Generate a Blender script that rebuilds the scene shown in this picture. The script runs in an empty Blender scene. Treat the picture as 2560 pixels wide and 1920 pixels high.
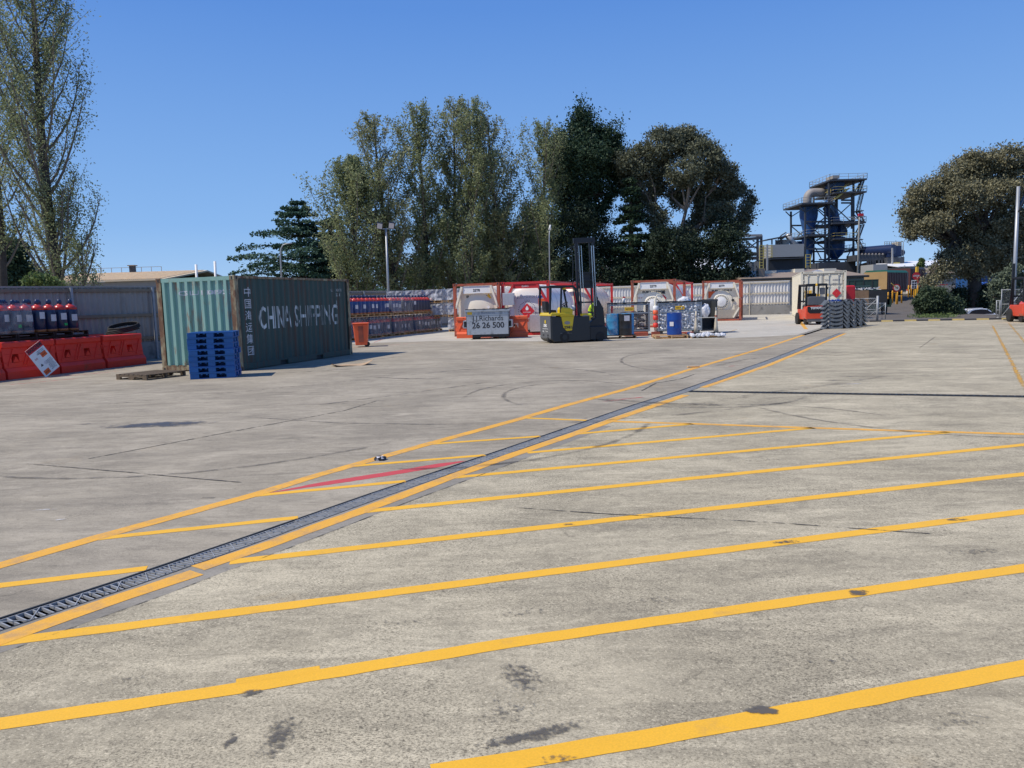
import bpy, bmesh, math, random
import numpy as np
from mathutils import Vector, Matrix, noise
R = math.radians
PI = math.pi
random.seed(7)
S = bpy.context.scene
C = S.collection

# ------------------------------------------------------------------ camera, world, sun, exposure
H = 1.68
FPX = 1920.0                                    # focal length in pixels of the 2560 px wide photograph
PITCH, ROLL = math.atan(207 / FPX), math.atan(0.030)
cam_d = bpy.data.cameras.new('camera')
cam_d.sensor_width = 36.0
cam_d.lens = 36.0 * FPX / 2560
cam_d.clip_start = 0.05
cam_d.clip_end = 3000
cam = bpy.data.objects.new('camera', cam_d)
C.objects.link(cam)
CM = Matrix.Rotation(PI / 2 - PITCH, 4, 'X') @ Matrix.Rotation(-ROLL, 4, 'Z')
cam.matrix_world = Matrix.Translation((0, 0, H)) @ CM
S.camera = cam

SUN_EL = R(53)
SUN_DIR = Vector((-0.972, -0.235, 0)).normalized() * math.cos(SUN_EL) + Vector((0, 0, math.sin(SUN_EL)))
W = bpy.data.worlds.new('World')
S.world = W
W.use_nodes = True
nt = W.node_tree
nt.nodes.clear()
sky = nt.nodes.new('ShaderNodeTexSky')
sky.sky_type = 'NISHITA'
sky.sun_disc = False
sky.sun_elevation = SUN_EL
sky.sun_rotation = math.atan2(SUN_DIR.x, SUN_DIR.y)
sky.air_density = 1.0
sky.dust_density = 0.3
sky.ozone_density = 2.2
bg = nt.nodes.new('ShaderNodeBackground')
bg.inputs[1].default_value = 0.14
wo = nt.nodes.new('ShaderNodeOutputWorld')
# the clear southern sky is deeper blue than the model gives near the horizon: blend it with a plain elevation gradient
gc = nt.nodes.new('ShaderNodeNewGeometry')
sx = nt.nodes.new('ShaderNodeSeparateXYZ')
nt.links.new(gc.outputs['Incoming'], sx.inputs[0])
ng = nt.nodes.new('ShaderNodeMath')
ng.operation = 'MULTIPLY'
ng.inputs[1].default_value = -1.0
nt.links.new(sx.outputs[2], ng.inputs[0])
gr = nt.nodes.new('ShaderNodeValToRGB')
for _i, (_p, _c) in enumerate([(0.0, (0.370, 0.580, 0.86)), (0.10, (0.225, 0.435, 0.80)), (0.34, (0.100, 0.262, 0.68)), (1.0, (0.025, 0.10, 0.38))]):
    e = gr.color_ramp.elements[_i] if _i < 2 else gr.color_ramp.elements.new(_p)
    e.position = _p
    e.color = (*_c, 1)
nt.links.new(ng.outputs[0], gr.inputs[0])
sc1 = nt.nodes.new('ShaderNodeVectorMath')
sc1.operation = 'SCALE'
sc1.inputs[3].default_value = 9.0
nt.links.new(gr.outputs[0], sc1.inputs[0])
mxs = nt.nodes.new('ShaderNodeMixRGB')
mxs.inputs[0].default_value = 0.92
nt.links.new(sky.outputs[0], mxs.inputs[1])
nt.links.new(sc1.outputs[0], mxs.inputs[2])
nt.links.new(mxs.outputs[0], bg.inputs[0])
nt.links.new(bg.outputs[0], wo.inputs[0])
sl = bpy.data.lights.new('sun', 'SUN')
sl.energy = 5.0
sl.angle = R(0.5)
sl.color = (1.0, 0.92, 0.80)
so = bpy.data.objects.new('sun', sl)
C.objects.link(so)
so.rotation_euler = SUN_DIR.to_track_quat('Z', 'Y').to_euler()
S.view_settings.view_transform = 'Standard'
S.view_settings.look = 'None'
S.view_settings.gamma = 1
S.view_settings.exposure = -0.22
S.view_settings.use_curve_mapping = False
S.cycles.max_bounces = 6
S.cycles.transparent_max_bounces = 16


def ray(px, py):
    return (CM.to_3x3() @ Vector(((px - 1280) / FPX, -(py - 960) / FPX, -1))).normalized()


def at(px, py, z=0.0):
    """ground point of the yard seen at a photograph pixel"""
    d = ray(px, py)
    t = (z - H) / d.z
    return Vector((d.x * t, d.y * t, z))


def atd(px, py, Y):
    """point seen at a photograph pixel, at the distance Y along the world's y axis"""
    d = ray(px, py)
    t = Y / d.y
    return Vector((d.x * t, Y, H + d.z * t))


# ------------------------------------------------------------------ materials
MATS = {}


def rgb(h):
    h = h.lstrip('#')
    v = [int(h[i:i + 2], 16) / 255 for i in (0, 2, 4)]
    return tuple(c / 12.92 if c < 0.04045 else ((c + 0.055) / 1.055) ** 2.4 for c in v)


def mat(name, col, rough=0.6, metal=0.0, var=0.12, scale=3.0, dirt=None, dirt_amt=0.5, dirt_scale=2.0, bump=0.0,
        bump_scale=40.0, stretch=(1, 1, 1), spec=0.5, fine=0.0, coat=0.0):
    if isinstance(col, str):
        col = rgb(col)
    if isinstance(dirt, str):
        dirt = rgb(dirt)
    m = bpy.data.materials.new(name)
    m.use_nodes = True
    n = m.node_tree.nodes
    l = m.node_tree.links
    b = n['Principled BSDF']
    b.inputs['Roughness'].default_value = rough
    b.inputs['Metallic'].default_value = metal
    b.inputs['Specular IOR Level'].default_value = spec
    b.inputs['Coat Weight'].default_value = coat
    tc = n.new('ShaderNodeTexCoord')
    mp = n.new('ShaderNodeMapping')
    mp.inputs['Scale'].default_value = stretch
    l.new(tc.outputs['Object'], mp.inputs[0])
    oi = n.new('ShaderNodeObjectInfo')
    ml = n.new('ShaderNodeMath')
    ml.operation = 'MULTIPLY'
    ml.inputs[1].default_value = 37.0
    l.new(oi.outputs['Random'], ml.inputs[0])
    nz = n.new('ShaderNodeTexNoise')
    nz.noise_dimensions = '4D'
    nz.inputs['Scale'].default_value = scale
    nz.inputs['Detail'].default_value = 6
    nz.inputs['Roughness'].default_value = 0.6
    l.new(mp.outputs[0], nz.inputs['Vector'])
    l.new(ml.outputs[0], nz.inputs['W'])
    cr = n.new('ShaderNodeValToRGB')
    cr.color_ramp.elements[0].position = 0.3
    cr.color_ramp.elements[1].position = 0.7
    cr.color_ramp.elements[0].color = (*[max(0, c * (1 - var)) for c in col], 1)
    cr.color_ramp.elements[1].color = (*[min(1, c * (1 + var)) for c in col], 1)
    l.new(nz.outputs[0], cr.inputs[0])
    out = cr.outputs[0]
    if dirt is not None:
        n2 = n.new('ShaderNodeTexNoise')
        n2.noise_dimensions = '4D'
        n2.inputs['Scale'].default_value = dirt_scale
        n2.inputs['Detail'].default_value = 9
        n2.inputs['Roughness'].default_value = 0.65
        l.new(mp.outputs[0], n2.inputs['Vector'])
        l.new(ml.outputs[0], n2.inputs['W'])
        r2 = n.new('ShaderNodeValToRGB')
        e = 0.72 - 0.36 * dirt_amt
        r2.color_ramp.elements[0].position = e - 0.04
        r2.color_ramp.elements[1].position = e + 0.10
        l.new(n2.outputs[0], r2.inputs[0])
        mx = n.new('ShaderNodeMixRGB')
        mx.inputs[2].default_value = (*dirt, 1)
        l.new(r2.outputs[0], mx.inputs[0])
        l.new(out, mx.inputs[1])
        out = mx.outputs[0]
    if fine:
        n3 = n.new('ShaderNodeTexNoise')
        n3.inputs['Scale'].default_value = 120
        n3.inputs['Detail'].default_value = 3
        l.new(tc.outputs['Object'], n3.inputs['Vector'])
        r3 = n.new('ShaderNodeMapRange')
        r3.inputs[1].default_value = 0.3
        r3.inputs[2].default_value = 0.7
        r3.inputs[3].default_value = 1 - fine
        r3.inputs[4].default_value = 1 + fine
        l.new(n3.outputs[0], r3.inputs[0])
        vm = n.new('ShaderNodeVectorMath')
        vm.operation = 'SCALE'
        l.new(out, vm.inputs[0])
        l.new(r3.outputs[0], vm.inputs[3])
        out = vm.outputs[0]
    l.new(out, b.inputs['Base Color'])
    if bump:
        nb = n.new('ShaderNodeTexNoise')
        nb.inputs['Scale'].default_value = bump_scale
        nb.inputs['Detail'].default_value = 4
        l.new(tc.outputs['Object'], nb.inputs['Vector'])
        bp = n.new('ShaderNodeBump')
        bp.inputs['Strength'].default_value = bump
        bp.inputs['Distance'].default_value = 0.02
        l.new(nb.outputs[0], bp.inputs['Height'])
        l.new(bp.outputs[0], b.inputs['Normal'])
    MATS[name] = m
    return m


def leafmat(name, c1, c2, tr=0.3):
    m = bpy.data.materials.new(name)
    m.use_nodes = True
    n = m.node_tree.nodes
    l = m.node_tree.links
    n.clear()
    o = n.new('ShaderNodeOutputMaterial')
    g = n.new('ShaderNodeNewGeometry')
    cr = n.new('ShaderNodeValToRGB')
    cr.color_ramp.elements[0].color = (*c1, 1)
    cr.color_ramp.elements[1].color = (*c2, 1)
    tc = n.new('ShaderNodeTexCoord')
    nz = n.new('ShaderNodeTexNoise')
    nz.inputs['Scale'].default_value = 0.7
    nz.inputs['Detail'].default_value = 2
    l.new(tc.outputs['Object'], nz.inputs['Vector'])
    md = n.new('ShaderNodeMath')
    md.operation = 'MULTIPLY_ADD'
    md.inputs[1].default_value = 0.55
    l.new(g.outputs['Random Per Island'], md.inputs[0])
    sb = n.new('ShaderNodeMath')
    sb.operation = 'SUBTRACT'
    sb.inputs[1].default_value = 0.28
    l.new(nz.outputs[0], sb.inputs[0])
    l.new(sb.outputs[0], md.inputs[2])
    l.new(md.outputs[0], cr.inputs[0])
    d = n.new('ShaderNodeBsdfPrincipled')
    d.inputs['Roughness'].default_value = 0.6
    d.inputs['Specular IOR Level'].default_value = 0.25
    l.new(cr.outputs[0], d.inputs['Base Color'])
    t = n.new('ShaderNodeBsdfTranslucent')
    l.new(cr.outputs[0], t.inputs['Color'])
    mx = n.new('ShaderNodeMixShader')
    mx.inputs[0].default_value = tr
    l.new(d.outputs[0], mx.inputs[1])
    l.new(t.outputs[0], mx.inputs[2])
    l.new(mx.outputs[0], o.inputs[0])
    MATS[name] = m
    return m


def decalmat(name, col, density=0.5, scale=6.0, rough=0.8, streak=(1, 1, 1), soft=0.12, edge=True):
    """thin stain, worn paint or rubber lying on the ground: patchy cover through a transparent mix"""
    m = bpy.data.materials.new(name)
    m.use_nodes = True
    n = m.node_tree.nodes
    l = m.node_tree.links
    b = n['Principled BSDF']
    b.inputs['Base Color'].default_value = (*col, 1)
    b.inputs['Roughness'].default_value = rough
    o = n['Material Output']
    tc = n.new('ShaderNodeTexCoord')
    mp = n.new('ShaderNodeMapping')
    mp.inputs['Scale'].default_value = streak
    l.new(tc.outputs['Object'], mp.inputs[0])
    nz = n.new('ShaderNodeTexNoise')
    nz.inputs['Scale'].default_value = scale
    nz.inputs['Detail'].default_value = 10
    nz.inputs['Roughness'].default_value = 0.7
    l.new(mp.outputs[0], nz.inputs['Vector'])
    at_ = n.new('ShaderNodeAttribute')
    at_.attribute_name = 'cover'
    ad = n.new('ShaderNodeMath')
    ad.operation = 'MULTIPLY_ADD'
    l.new(at_.outputs['Fac'], ad.inputs[0])
    ad.inputs[1].default_value = 0.5
    l.new(nz.outputs[0], ad.inputs[2])
    mr = n.new('ShaderNodeMapRange')
    c = 1.05 - 0.3 * density
    mr.inputs[1].default_value = c - soft
    mr.inputs[2].default_value = c + soft
    l.new(ad.outputs[0], mr.inputs[0])
    cl = n.new('ShaderNodeMath')
    cl.operation = 'MULTIPLY'
    cl.inputs[1].default_value = 0.9
    l.new(mr.outputs[0], cl.inputs[0])
    tr = n.new('ShaderNodeBsdfTransparent')
    mx = n.new('ShaderNodeMixShader')
    l.new(cl.outputs[0], mx.inputs[0])
    l.new(tr.outputs[0], mx.inputs[1])
    l.new(b.outputs[0], mx.inputs[2])
    l.new(mx.outputs[0], o.inputs[0])
    MATS[name] = m
    return m


def concrete(name, base, light, dark, speck=0.5, patch=0.35):
    m = bpy.data.materials.new(name)
    m.use_nodes = True
    n = m.node_tree.nodes
    l = m.node_tree.links
    b = n['Principled BSDF']
    b.inputs['Roughness'].default_value = 0.85
    b.inputs['Specular IOR Level'].default_value = 0.3
    tc = n.new('ShaderNodeTexCoord')

    def nz(sc, det, rgh=0.6, st=(1, 1, 1), rot=0, dist=0.0):
        mp = n.new('ShaderNodeMapping')
        mp.inputs['Scale'].default_value = st
        mp.inputs['Rotation'].default_value = (0, 0, rot)
        l.new(tc.outputs['Object'], mp.inputs[0])
        t = n.new('ShaderNodeTexNoise')
        t.inputs['Scale'].default_value = sc
        t.inputs['Detail'].default_value = det
        t.inputs['Roughness'].default_value = rgh
        t.inputs['Distortion'].default_value = dist
        l.new(mp.outputs[0], t.inputs['Vector'])
        return t.outputs[0]

    def ramp(src, a, c, ca=(0, 0, 0), cc=(1, 1, 1)):
        r = n.new('ShaderNodeValToRGB')
        r.color_ramp.elements[0].position = a
        r.color_ramp.elements[1].position = c
        r.color_ramp.elements[0].color = (*ca, 1)
        r.color_ramp.elements[1].color = (*cc, 1)
        l.new(src, r.inputs[0])
        return r.outputs[0]

    def mix(fac, a, c, mode='MIX', k=None):
        x = n.new('ShaderNodeMixRGB')
        x.blend_type = mode
        if k is not None:
            q = n.new('ShaderNodeMath')
            q.operation = 'MULTIPLY'
            q.inputs[1].default_value = k
            l.new(fac, q.inputs[0])
            fac = q.outputs[0]
        l.new(fac, x.inputs[0])
        for i, v in ((1, a), (2, c)):
            if isinstance(v, tuple):
                x.inputs[i].default_value = (*v, 1)
            else:
                l.new(v, x.inputs[i])
        return x.outputs[0]

    col = ramp(nz(0.55, 8, 0.65, dist=0.4), 0.32, 0.68, base, light)
    # broad dirty patches, tyre sweeps, pale scuffs
    big_ = ramp(nz(0.35, 9, 0.72, rot=0.3, dist=0.8), 0.44, 0.62)
    mid_ = ramp(nz(1.1, 9, 0.78, (0.45, 1.9, 1), 0.25, 0.6), 0.46, 0.63)
    col = mix(big_, col, dark, k=patch * 0.65)
    col = mix(mid_, col, dark, k=patch * 0.65)
    col = mix(ramp(nz(2.4, 9, 0.78, (0.6, 1.6, 1), 0.6, 0.7), 0.50, 0.66), col, tuple(c * 0.9 for c in dark), k=patch * 0.7)
    col = mix(ramp(nz(1.6, 9, 0.75, (0.5, 1.8, 1), 0.9, 0.8), 0.52, 0.66), col, tuple(min(1, c * 1.15) for c in light), k=0.6)
    col = mix(ramp(nz(7.0, 8, 0.85, (0.6, 1.5, 1), 0.3, 0.5), 0.48, 0.62), col, dark, k=0.30)
    spots = ramp(nz(4.5, 9, 0.92, rot=2.2, dist=1.0), 0.575, 0.63)
    col = mix(spots, col, tuple(c * 0.6 for c in dark), k=0.55)
    col = mix(ramp(nz(13.0, 6, 0.8), 0.50, 0.64), col, tuple(min(1, c * 1.15) for c in light), k=0.35 * speck)
    # exposed aggregate and pits, denser where the surface is worn
    wear = ramp(nz(0.8, 5, 0.7, rot=1.3), 0.36, 0.64)
    wm_ = n.new('ShaderNodeMath')
    wm_.operation = 'MULTIPLY_ADD'
    l.new(wear, wm_.inputs[0])
    wm_.inputs[1].default_value = 0.7
    wm_.inputs[2].default_value = 0.3

    def by(x):
        q = n.new('ShaderNodeMath')
        q.operation = 'MULTIPLY'
        l.new(x, q.inputs[0])
        l.new(wm_.outputs[0], q.inputs[1])
        return q.outputs[0]
    col = mix(by(ramp(nz(95, 4, 0.8, (0.75, 1.2, 1), 0.4), 0.50, 0.58)), col, tuple(c * 0.28 for c in base), k=speck)
    col = mix(by(ramp(nz(34, 6, 0.85, rot=0.8), 0.53, 0.60)), col, tuple(c * 0.26 for c in base), k=speck)
    col = mix(ramp(nz(60, 3, 0.7, rot=1.0), 0.58, 0.68), col, tuple(min(1, c * 1.3) for c in light), k=speck * 0.6)
    # orange-brown stains
    col = mix(ramp(nz(0.8, 6, 0.6, rot=2.0), 0.66, 0.78), col, tuple(a * c for a, c in zip(base, (1.0, 0.82, 0.6))), k=0.5)
    l.new(col, b.inputs['Base Color'])
    bp = n.new('ShaderNodeBump')
    bp.inputs['Strength'].default_value = 0.35 * speck + 0.1
    bp.inputs['Distance'].default_value = 0.006
    l.new(nz(60, 5, 0.7), bp.inputs['Height'])
    l.new(bp.outputs[0], b.inputs['Normal'])
    MATS[name] = m
    return m


concrete('concrete_left', (0.350, 0.306, 0.228), (0.490, 0.432, 0.330), (0.158, 0.140, 0.110), 0.40, 0.60)
concrete('concrete_right', (0.460, 0.402, 0.280), (0.650, 0.575, 0.408), (0.180, 0.158, 0.114), 0.9, 0.66)
concrete('concrete_new', (0.48, 0.445, 0.37), (0.60, 0.56, 0.47), (0.31, 0.288, 0.24), 0.2, 0.35)
concrete('concrete_edge', (0.27, 0.247, 0.205), (0.35, 0.322, 0.27), (0.17, 0.157, 0.132), 0.3, 0.5)
concrete('asphalt', (0.135, 0.118, 0.100), (0.165, 0.146, 0.124), (0.095, 0.084, 0.072), 0.4, 0.4)
mat('trench', (0.012, 0.012, 0.013), 0.9, var=0.5)
mat('paint_yellow', (0.84, 0.455, 0.028), 0.6, var=0.05, scale=1.5, dirt=(0.66, 0.37, 0.06), dirt_amt=0.25, dirt_scale=4, fine=0.07)
mat('paint_yellow_worn', (0.80, 0.41, 0.045), 0.65, var=0.10, scale=3, dirt=(0.58, 0.33, 0.10), dirt_amt=0.55, dirt_scale=6, fine=0.10)
decalmat('paint_patchy', (0.60, 0.33, 0.05), 0.75, 5, soft=0.06)
decalmat('paint_red', (0.60, 0.075, 0.085), 1.25, 5, soft=0.10)
decalmat('paint_red_faint', (0.55, 0.12, 0.12), 0.55, 5, soft=0.10)
decalmat('rubber_mark', (0.055, 0.053, 0.052), 0.30, 4, soft=0.25)
decalmat('oil', (0.075, 0.078, 0.090), 0.35, 5, 0.5, soft=0.14)
decalmat('grime', (0.115, 0.105, 0.090), 0.35, 30, soft=0.10)
decalmat('crack', (0.05, 0.046, 0.04), 0.5, 7, soft=0.05)
decalmat('chalk', (0.7, 0.69, 0.67), 0.35, 9, soft=0.12)
mat('galv', (0.46, 0.465, 0.46), 0.42, 0.30, var=0.2, scale=8)
mat('galv_dull', (0.33, 0.35, 0.37), 0.55, 0.3, var=0.15, scale=6)
mat('iron_dark', (0.045, 0.05, 0.055), 0.6, 0.3, var=0.3)
mat('black_plastic', (0.018, 0.018, 0.020), 0.45, var=0.3)
mat('rubber', (0.022, 0.022, 0.022), 0.8, var=0.3)
mat('green_shaded', (0.028, 0.068, 0.060), 0.55, var=0.14, scale=1.2, dirt=(0.075, 0.036, 0.022), dirt_amt=0.56, dirt_scale=1.5, stretch=(6.5, 6.5, 0.35))  # container teal darkened to carry the shade of the long side, plus rust
mat('green_lit', (0.25, 0.43, 0.37), 0.55, var=0.12, scale=1.5, dirt=(0.30, 0.15, 0.08), dirt_amt=0.36, dirt_scale=2.2, stretch=(2.4, 2.4, 0.7))  # same teal made paler to carry the sunlight on the end, plus rust
mat('rust_post', (0.16, 0.085, 0.048), 0.8, var=0.4, scale=5, dirt=(0.36, 0.32, 0.20), dirt_amt=0.62, dirt_scale=4, stretch=(1, 1, 0.5))
mat('lettering_white', (0.72, 0.76, 0.74), 0.6, var=0.06, scale=4, dirt=(0.045, 0.060, 0.052), dirt_amt=0.68, dirt_scale=2.2, stretch=(8.0, 8.0, 0.30))
mat('white_paint', (0.80, 0.80, 0.78), 0.5, var=0.05, scale=4)
mat('black_paint', (0.02, 0.02, 0.022), 0.55, var=0.2)
mat('cream_box', (0.74, 0.69, 0.56), 0.5, var=0.05, scale=1.5, dirt=(0.45, 0.36, 0.24), dirt_amt=0.2, dirt_scale=2)
mat('cream_door', (0.62, 0.57, 0.46), 0.5, var=0.05, scale=1.5, dirt=(0.35, 0.29, 0.2), dirt_amt=0.2, dirt_scale=2)
mat('barrier_red', (0.74, 0.040, 0.024), 0.55, var=0.10, scale=2.5, dirt=(0.45, 0.06, 0.03), dirt_amt=0.3)
mat('barrier_orange', (0.86, 0.14, 0.045), 0.5, var=0.08, scale=2.5, dirt=(0.5, 0.09, 0.04), dirt_amt=0.25)
mat('pallet_blue', (0.010, 0.105, 0.33), 0.5, var=0.15, scale=4, dirt=(0.05, 0.12, 0.26), dirt_amt=0.3, dirt_scale=5)
mat('old_wood', (0.13, 0.095, 0.062), 0.85, var=0.35, scale=4, stretch=(1, 6, 1), bump=0.4)
mat('new_wood', (0.55, 0.35, 0.17), 0.75, var=0.2, scale=4, stretch=(1, 6, 1))
mat('cardboard', (0.46, 0.33, 0.21), 0.8, var=0.06, scale=2)
mat('fence_grey', (0.35, 0.31, 0.28), 0.5, 0.25, var=0.08, scale=1.2, dirt=(0.26, 0.23, 0.205), dirt_amt=0.4, stretch=(1, 1, 0.3))
mat('fence_light', (0.66, 0.65, 0.64), 0.55, 0.15, var=0.07, scale=1.2)
mat('rail_timber', (0.235, 0.18, 0.125), 0.75, var=0.15, scale=2)
mat('rail_cream', (0.55, 0.49, 0.38), 0.6, var=0.1)
mat('plinth', (0.26, 0.255, 0.245), 0.9, var=0.15, scale=1.5, dirt=(0.14, 0.135, 0.13), dirt_amt=0.45, bump=0.3)
mat('navy', (0.016, 0.030, 0.085), 0.30, var=0.15, scale=3)
mat('cyl_blue', (0.014, 0.055, 0.20), 0.35, var=0.15, scale=3)
mat('cyl_red', (0.56, 0.045, 0.035), 0.28, var=0.1)
mat('cyl_orange', (0.42, 0.12, 0.03), 0.5, var=0.2)
mat('paper', (0.62, 0.60, 0.62), 0.6, var=0.06, scale=10)
mat('green_tag', (0.02, 0.45, 0.11), 0.5, var=0.05)
mat('tank_red', (0.40, 0.040, 0.030), 0.5, var=0.15, scale=2, dirt=(0.24, 0.055, 0.03), dirt_amt=0.35)
mat('tank_red_bright', (0.55, 0.028, 0.030), 0.45, var=0.1, scale=2)
mat('tank_rustred', (0.38, 0.085, 0.045), 0.6, var=0.2, scale=3, dirt=(0.20, 0.07, 0.04), dirt_amt=0.5)
mat('tank_cream', (0.80, 0.74, 0.61), 0.45, var=0.05, scale=1, dirt=(0.48, 0.27, 0.11), dirt_amt=0.20, dirt_scale=0.9)
mat('tank_white', (0.80, 0.80, 0.79), 0.42, var=0.05, scale=1)
mat('tank_grey', (0.47, 0.475, 0.47), 0.4, var=0.06, scale=1)
mat('alu', (0.55, 0.56, 0.57), 0.4, 0.6, var=0.1, scale=12)
mat('placard_orange', (0.72, 0.12, 0.025), 0.5, var=0.04)
mat('placard_red', (0.55, 0.02, 0.03), 0.45, var=0.04)
mat('placard_yellow', (0.80, 0.48, 0.03), 0.5, var=0.04)
mat('text_black', (0.03, 0.03, 0.035), 0.6, var=0.1)
mat('text_grey', (0.16, 0.17, 0.22), 0.6, var=0.1)
mat('text_rust', (0.45, 0.13, 0.08), 0.6, var=0.1)
mat('bin_grey', (0.42, 0.455, 0.49), 0.45, 0.15, var=0.12, scale=3, dirt=(0.22, 0.235, 0.25), dirt_amt=0.42, dirt_scale=3)
mat('stencil', (0.035, 0.04, 0.048), 0.7, var=0.2, dirt=(0.36, 0.39, 0.42), dirt_amt=0.25, dirt_scale=9)
mat('truck_grey', (0.018, 0.023, 0.027), 0.42, var=0.12, scale=3)
mat('truck_yellow', (0.72, 0.52, 0.012), 0.35, var=0.05, coat=0.3)
mat('mast_black', (0.022, 0.025, 0.03), 0.4, 0.3, var=0.2)
mat('chrome', (0.6, 0.62, 0.65), 0.2, 0.95, var=0.05)
mat('lift_orange', (0.68, 0.075, 0.03), 0.35, var=0.06, coat=0.3)
mat('lift_grey', (0.11, 0.115, 0.125), 0.5, var=0.1)
mat('drum_sky', (0.03, 0.30, 0.58), 0.35, var=0.07)
mat('drum_blue', (0.010, 0.060, 0.30), 0.33, var=0.07)
mat('drum_black', (0.022, 0.022, 0.024), 0.38, var=0.1)
mat('drum_rim', (0.5, 0.55, 0.6), 0.3, 0.6, var=0.1)
mat('cage_grey', (0.30, 0.335, 0.36), 0.45, 0.4, var=0.12)
mat('cage_dark', (0.045, 0.05, 0.055), 0.55, var=0.2)
mat('bottle_plastic', (0.66, 0.68, 0.70), 0.16, var=0.12, scale=6, spec=0.8)
mat('paper_scrap', (0.55, 0.46, 0.38), 0.8, var=0.25, scale=6)
mat('brown_box', (0.30, 0.19, 0.11), 0.8, var=0.2, scale=3)
mat('bracket_grey', (0.175, 0.19, 0.20), 0.42, 0.35, var=0.12, scale=6)
mat('bollard_yellow', (0.72, 0.36, 0.03), 0.5, var=0.1)
mat('roof_brown', (0.29, 0.225, 0.165), 0.7, var=0.07, scale=0.8)
mat('roof_cream', (0.78, 0.62, 0.41), 0.7, var=0.05)
mat('wall_tan', (0.34, 0.31, 0.27), 0.8, var=0.06)
mat('plant_dark', (0.055, 0.06, 0.07), 0.6, var=0.2, scale=0.6)
mat('plant_grey', (0.36, 0.36, 0.35), 0.6, var=0.05)
mat('plant_blue', (0.020, 0.090, 0.27), 0.5, var=0.2, scale=0.3, dirt=(0.03, 0.06, 0.12), dirt_amt=0.5, dirt_scale=0.3)
mat('plant_steel', (0.05, 0.055, 0.065), 0.6, var=0.2)
mat('duct_grey', (0.30, 0.275, 0.255), 0.6, var=0.12, scale=0.4)
mat('rail_yellow', (0.55, 0.44, 0.12), 0.55, var=0.1)
mat('rail_pale', (0.35, 0.34, 0.30), 0.55, var=0.1)
mat('white_roof', (0.82, 0.83, 0.84), 0.5, var=0.03)
mat('tarp_tan', (0.42, 0.27, 0.115), 0.75, var=0.1, scale=1)
mat('tarp_green', (0.012, 0.13, 0.09), 0.7, var=0.2, scale=1)
mat('tarp_black', (0.03, 0.032, 0.036), 0.7, var=0.2, scale=1)
mat('trailer_maroon', (0.10, 0.032, 0.028), 0.5, var=0.2, scale=1)
mat('cab_pink', (0.50, 0.40, 0.34), 0.4, var=0.1)
mat('lamp_red', (0.65, 0.02, 0.02), 0.3, var=0.02)
mat('car_white', (0.78, 0.80, 0.84), 0.2, var=0.02, coat=0.6)
mat('car_blue', (0.02, 0.09, 0.45), 0.2, var=0.02, coat=0.6)
mat('glass_dark', (0.012, 0.014, 0.025), 0.08, var=0.05, spec=0.8)
mat('red_plastic', (0.70, 0.022, 0.030), 0.35, var=0.05)
mat('dark_green', (0.02, 0.045, 0.035), 0.5, var=0.2)
mat('dark_shade', (0.03, 0.032, 0.035), 0.8, var=0.2)
mat('bark_grey', (0.062, 0.052, 0.043), 0.9, var=0.25, scale=3, bump=0.5, bump_scale=8)
mat('bark_pale', (0.26, 0.215, 0.17), 0.8, var=0.3, scale=2, stretch=(1, 1, 0.4))
mat('bark_dark', (0.05, 0.04, 0.032), 0.9, var=0.3, scale=3)
mat('pole_grey', (0.36, 0.38, 0.40), 0.45, 0.4, var=0.1)
mat('skin', (0.45, 0.27, 0.19), 0.55, var=0.05)
mat('hair_dark', (0.03, 0.022, 0.016), 0.7, var=0.2)
mat('hivis', (0.55, 0.80, 0.02), 0.6, var=0.05)
mat('hivis_navy', (0.02, 0.03, 0.06), 0.8, var=0.2)
mat('sack_white', (0.62, 0.63, 0.66), 0.5, var=0.12, scale=6)
mat('dry_soil', (0.13, 0.105, 0.07), 0.95, var=0.3, scale=1.0, dirt=(0.08, 0.09, 0.04), dirt_amt=0.6)

wm = bpy.data.materials.new('clear_wrap')
wm.use_nodes = True
_n, _l = wm.node_tree.nodes, wm.node_tree.links
_b = _n['Principled BSDF']
_b.inputs['Base Color'].default_value = (0.50, 0.50, 0.52, 1)
_b.inputs['Roughness'].default_value = 0.18
_nz = _n.new('ShaderNodeTexNoise')
_nz.inputs['Scale'].default_value = 2.5
_nz.inputs['Detail'].default_value = 6
_nz.inputs['Distortion'].default_value = 1.5
_tc = _n.new('ShaderNodeTexCoord')
_l.new(_tc.outputs['Object'], _nz.inputs['Vector'])
_bp = _n.new('ShaderNodeBump')
_bp.inputs['Strength'].default_value = 0.4
_bp.inputs['Distance'].default_value = 0.08
_l.new(_nz.outputs[0], _bp.inputs['Height'])
_l.new(_bp.outputs[0], _b.inputs['Normal'])
_mr = _n.new('ShaderNodeMapRange')
_mr.inputs[1].default_value = 0.35
_mr.inputs[2].default_value = 0.7
_mr.inputs[3].default_value = 0.10
_mr.inputs[4].default_value = 0.42
_l.new(_nz.outputs[0], _mr.inputs[0])
_t = _n.new('ShaderNodeBsdfTransparent')
_m = _n.new('ShaderNodeMixShader')
_l.new(_mr.outputs[0], _m.inputs[0])
_l.new(_t.outputs[0], _m.inputs[1])
_l.new(_b.outputs[0], _m.inputs[2])
_l.new(_m.outputs[0], _n['Material Output'].inputs[0])
MATS['clear_wrap'] = wm

wf = wm.copy()
wf.name = 'white_film'
for _q in wf.node_tree.nodes:
    if _q.type == 'BSDF_PRINCIPLED':
        _q.inputs['Base Color'].default_value = (0.70, 0.71, 0.74, 1)
    if _q.type == 'MAP_RANGE':
        _q.inputs[3].default_value = 0.25
        _q.inputs[4].default_value = 0.98
MATS['white_film'] = wf
mat('bark_twig', (0.16, 0.135, 0.11), 0.9, var=0.25, scale=3)

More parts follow.
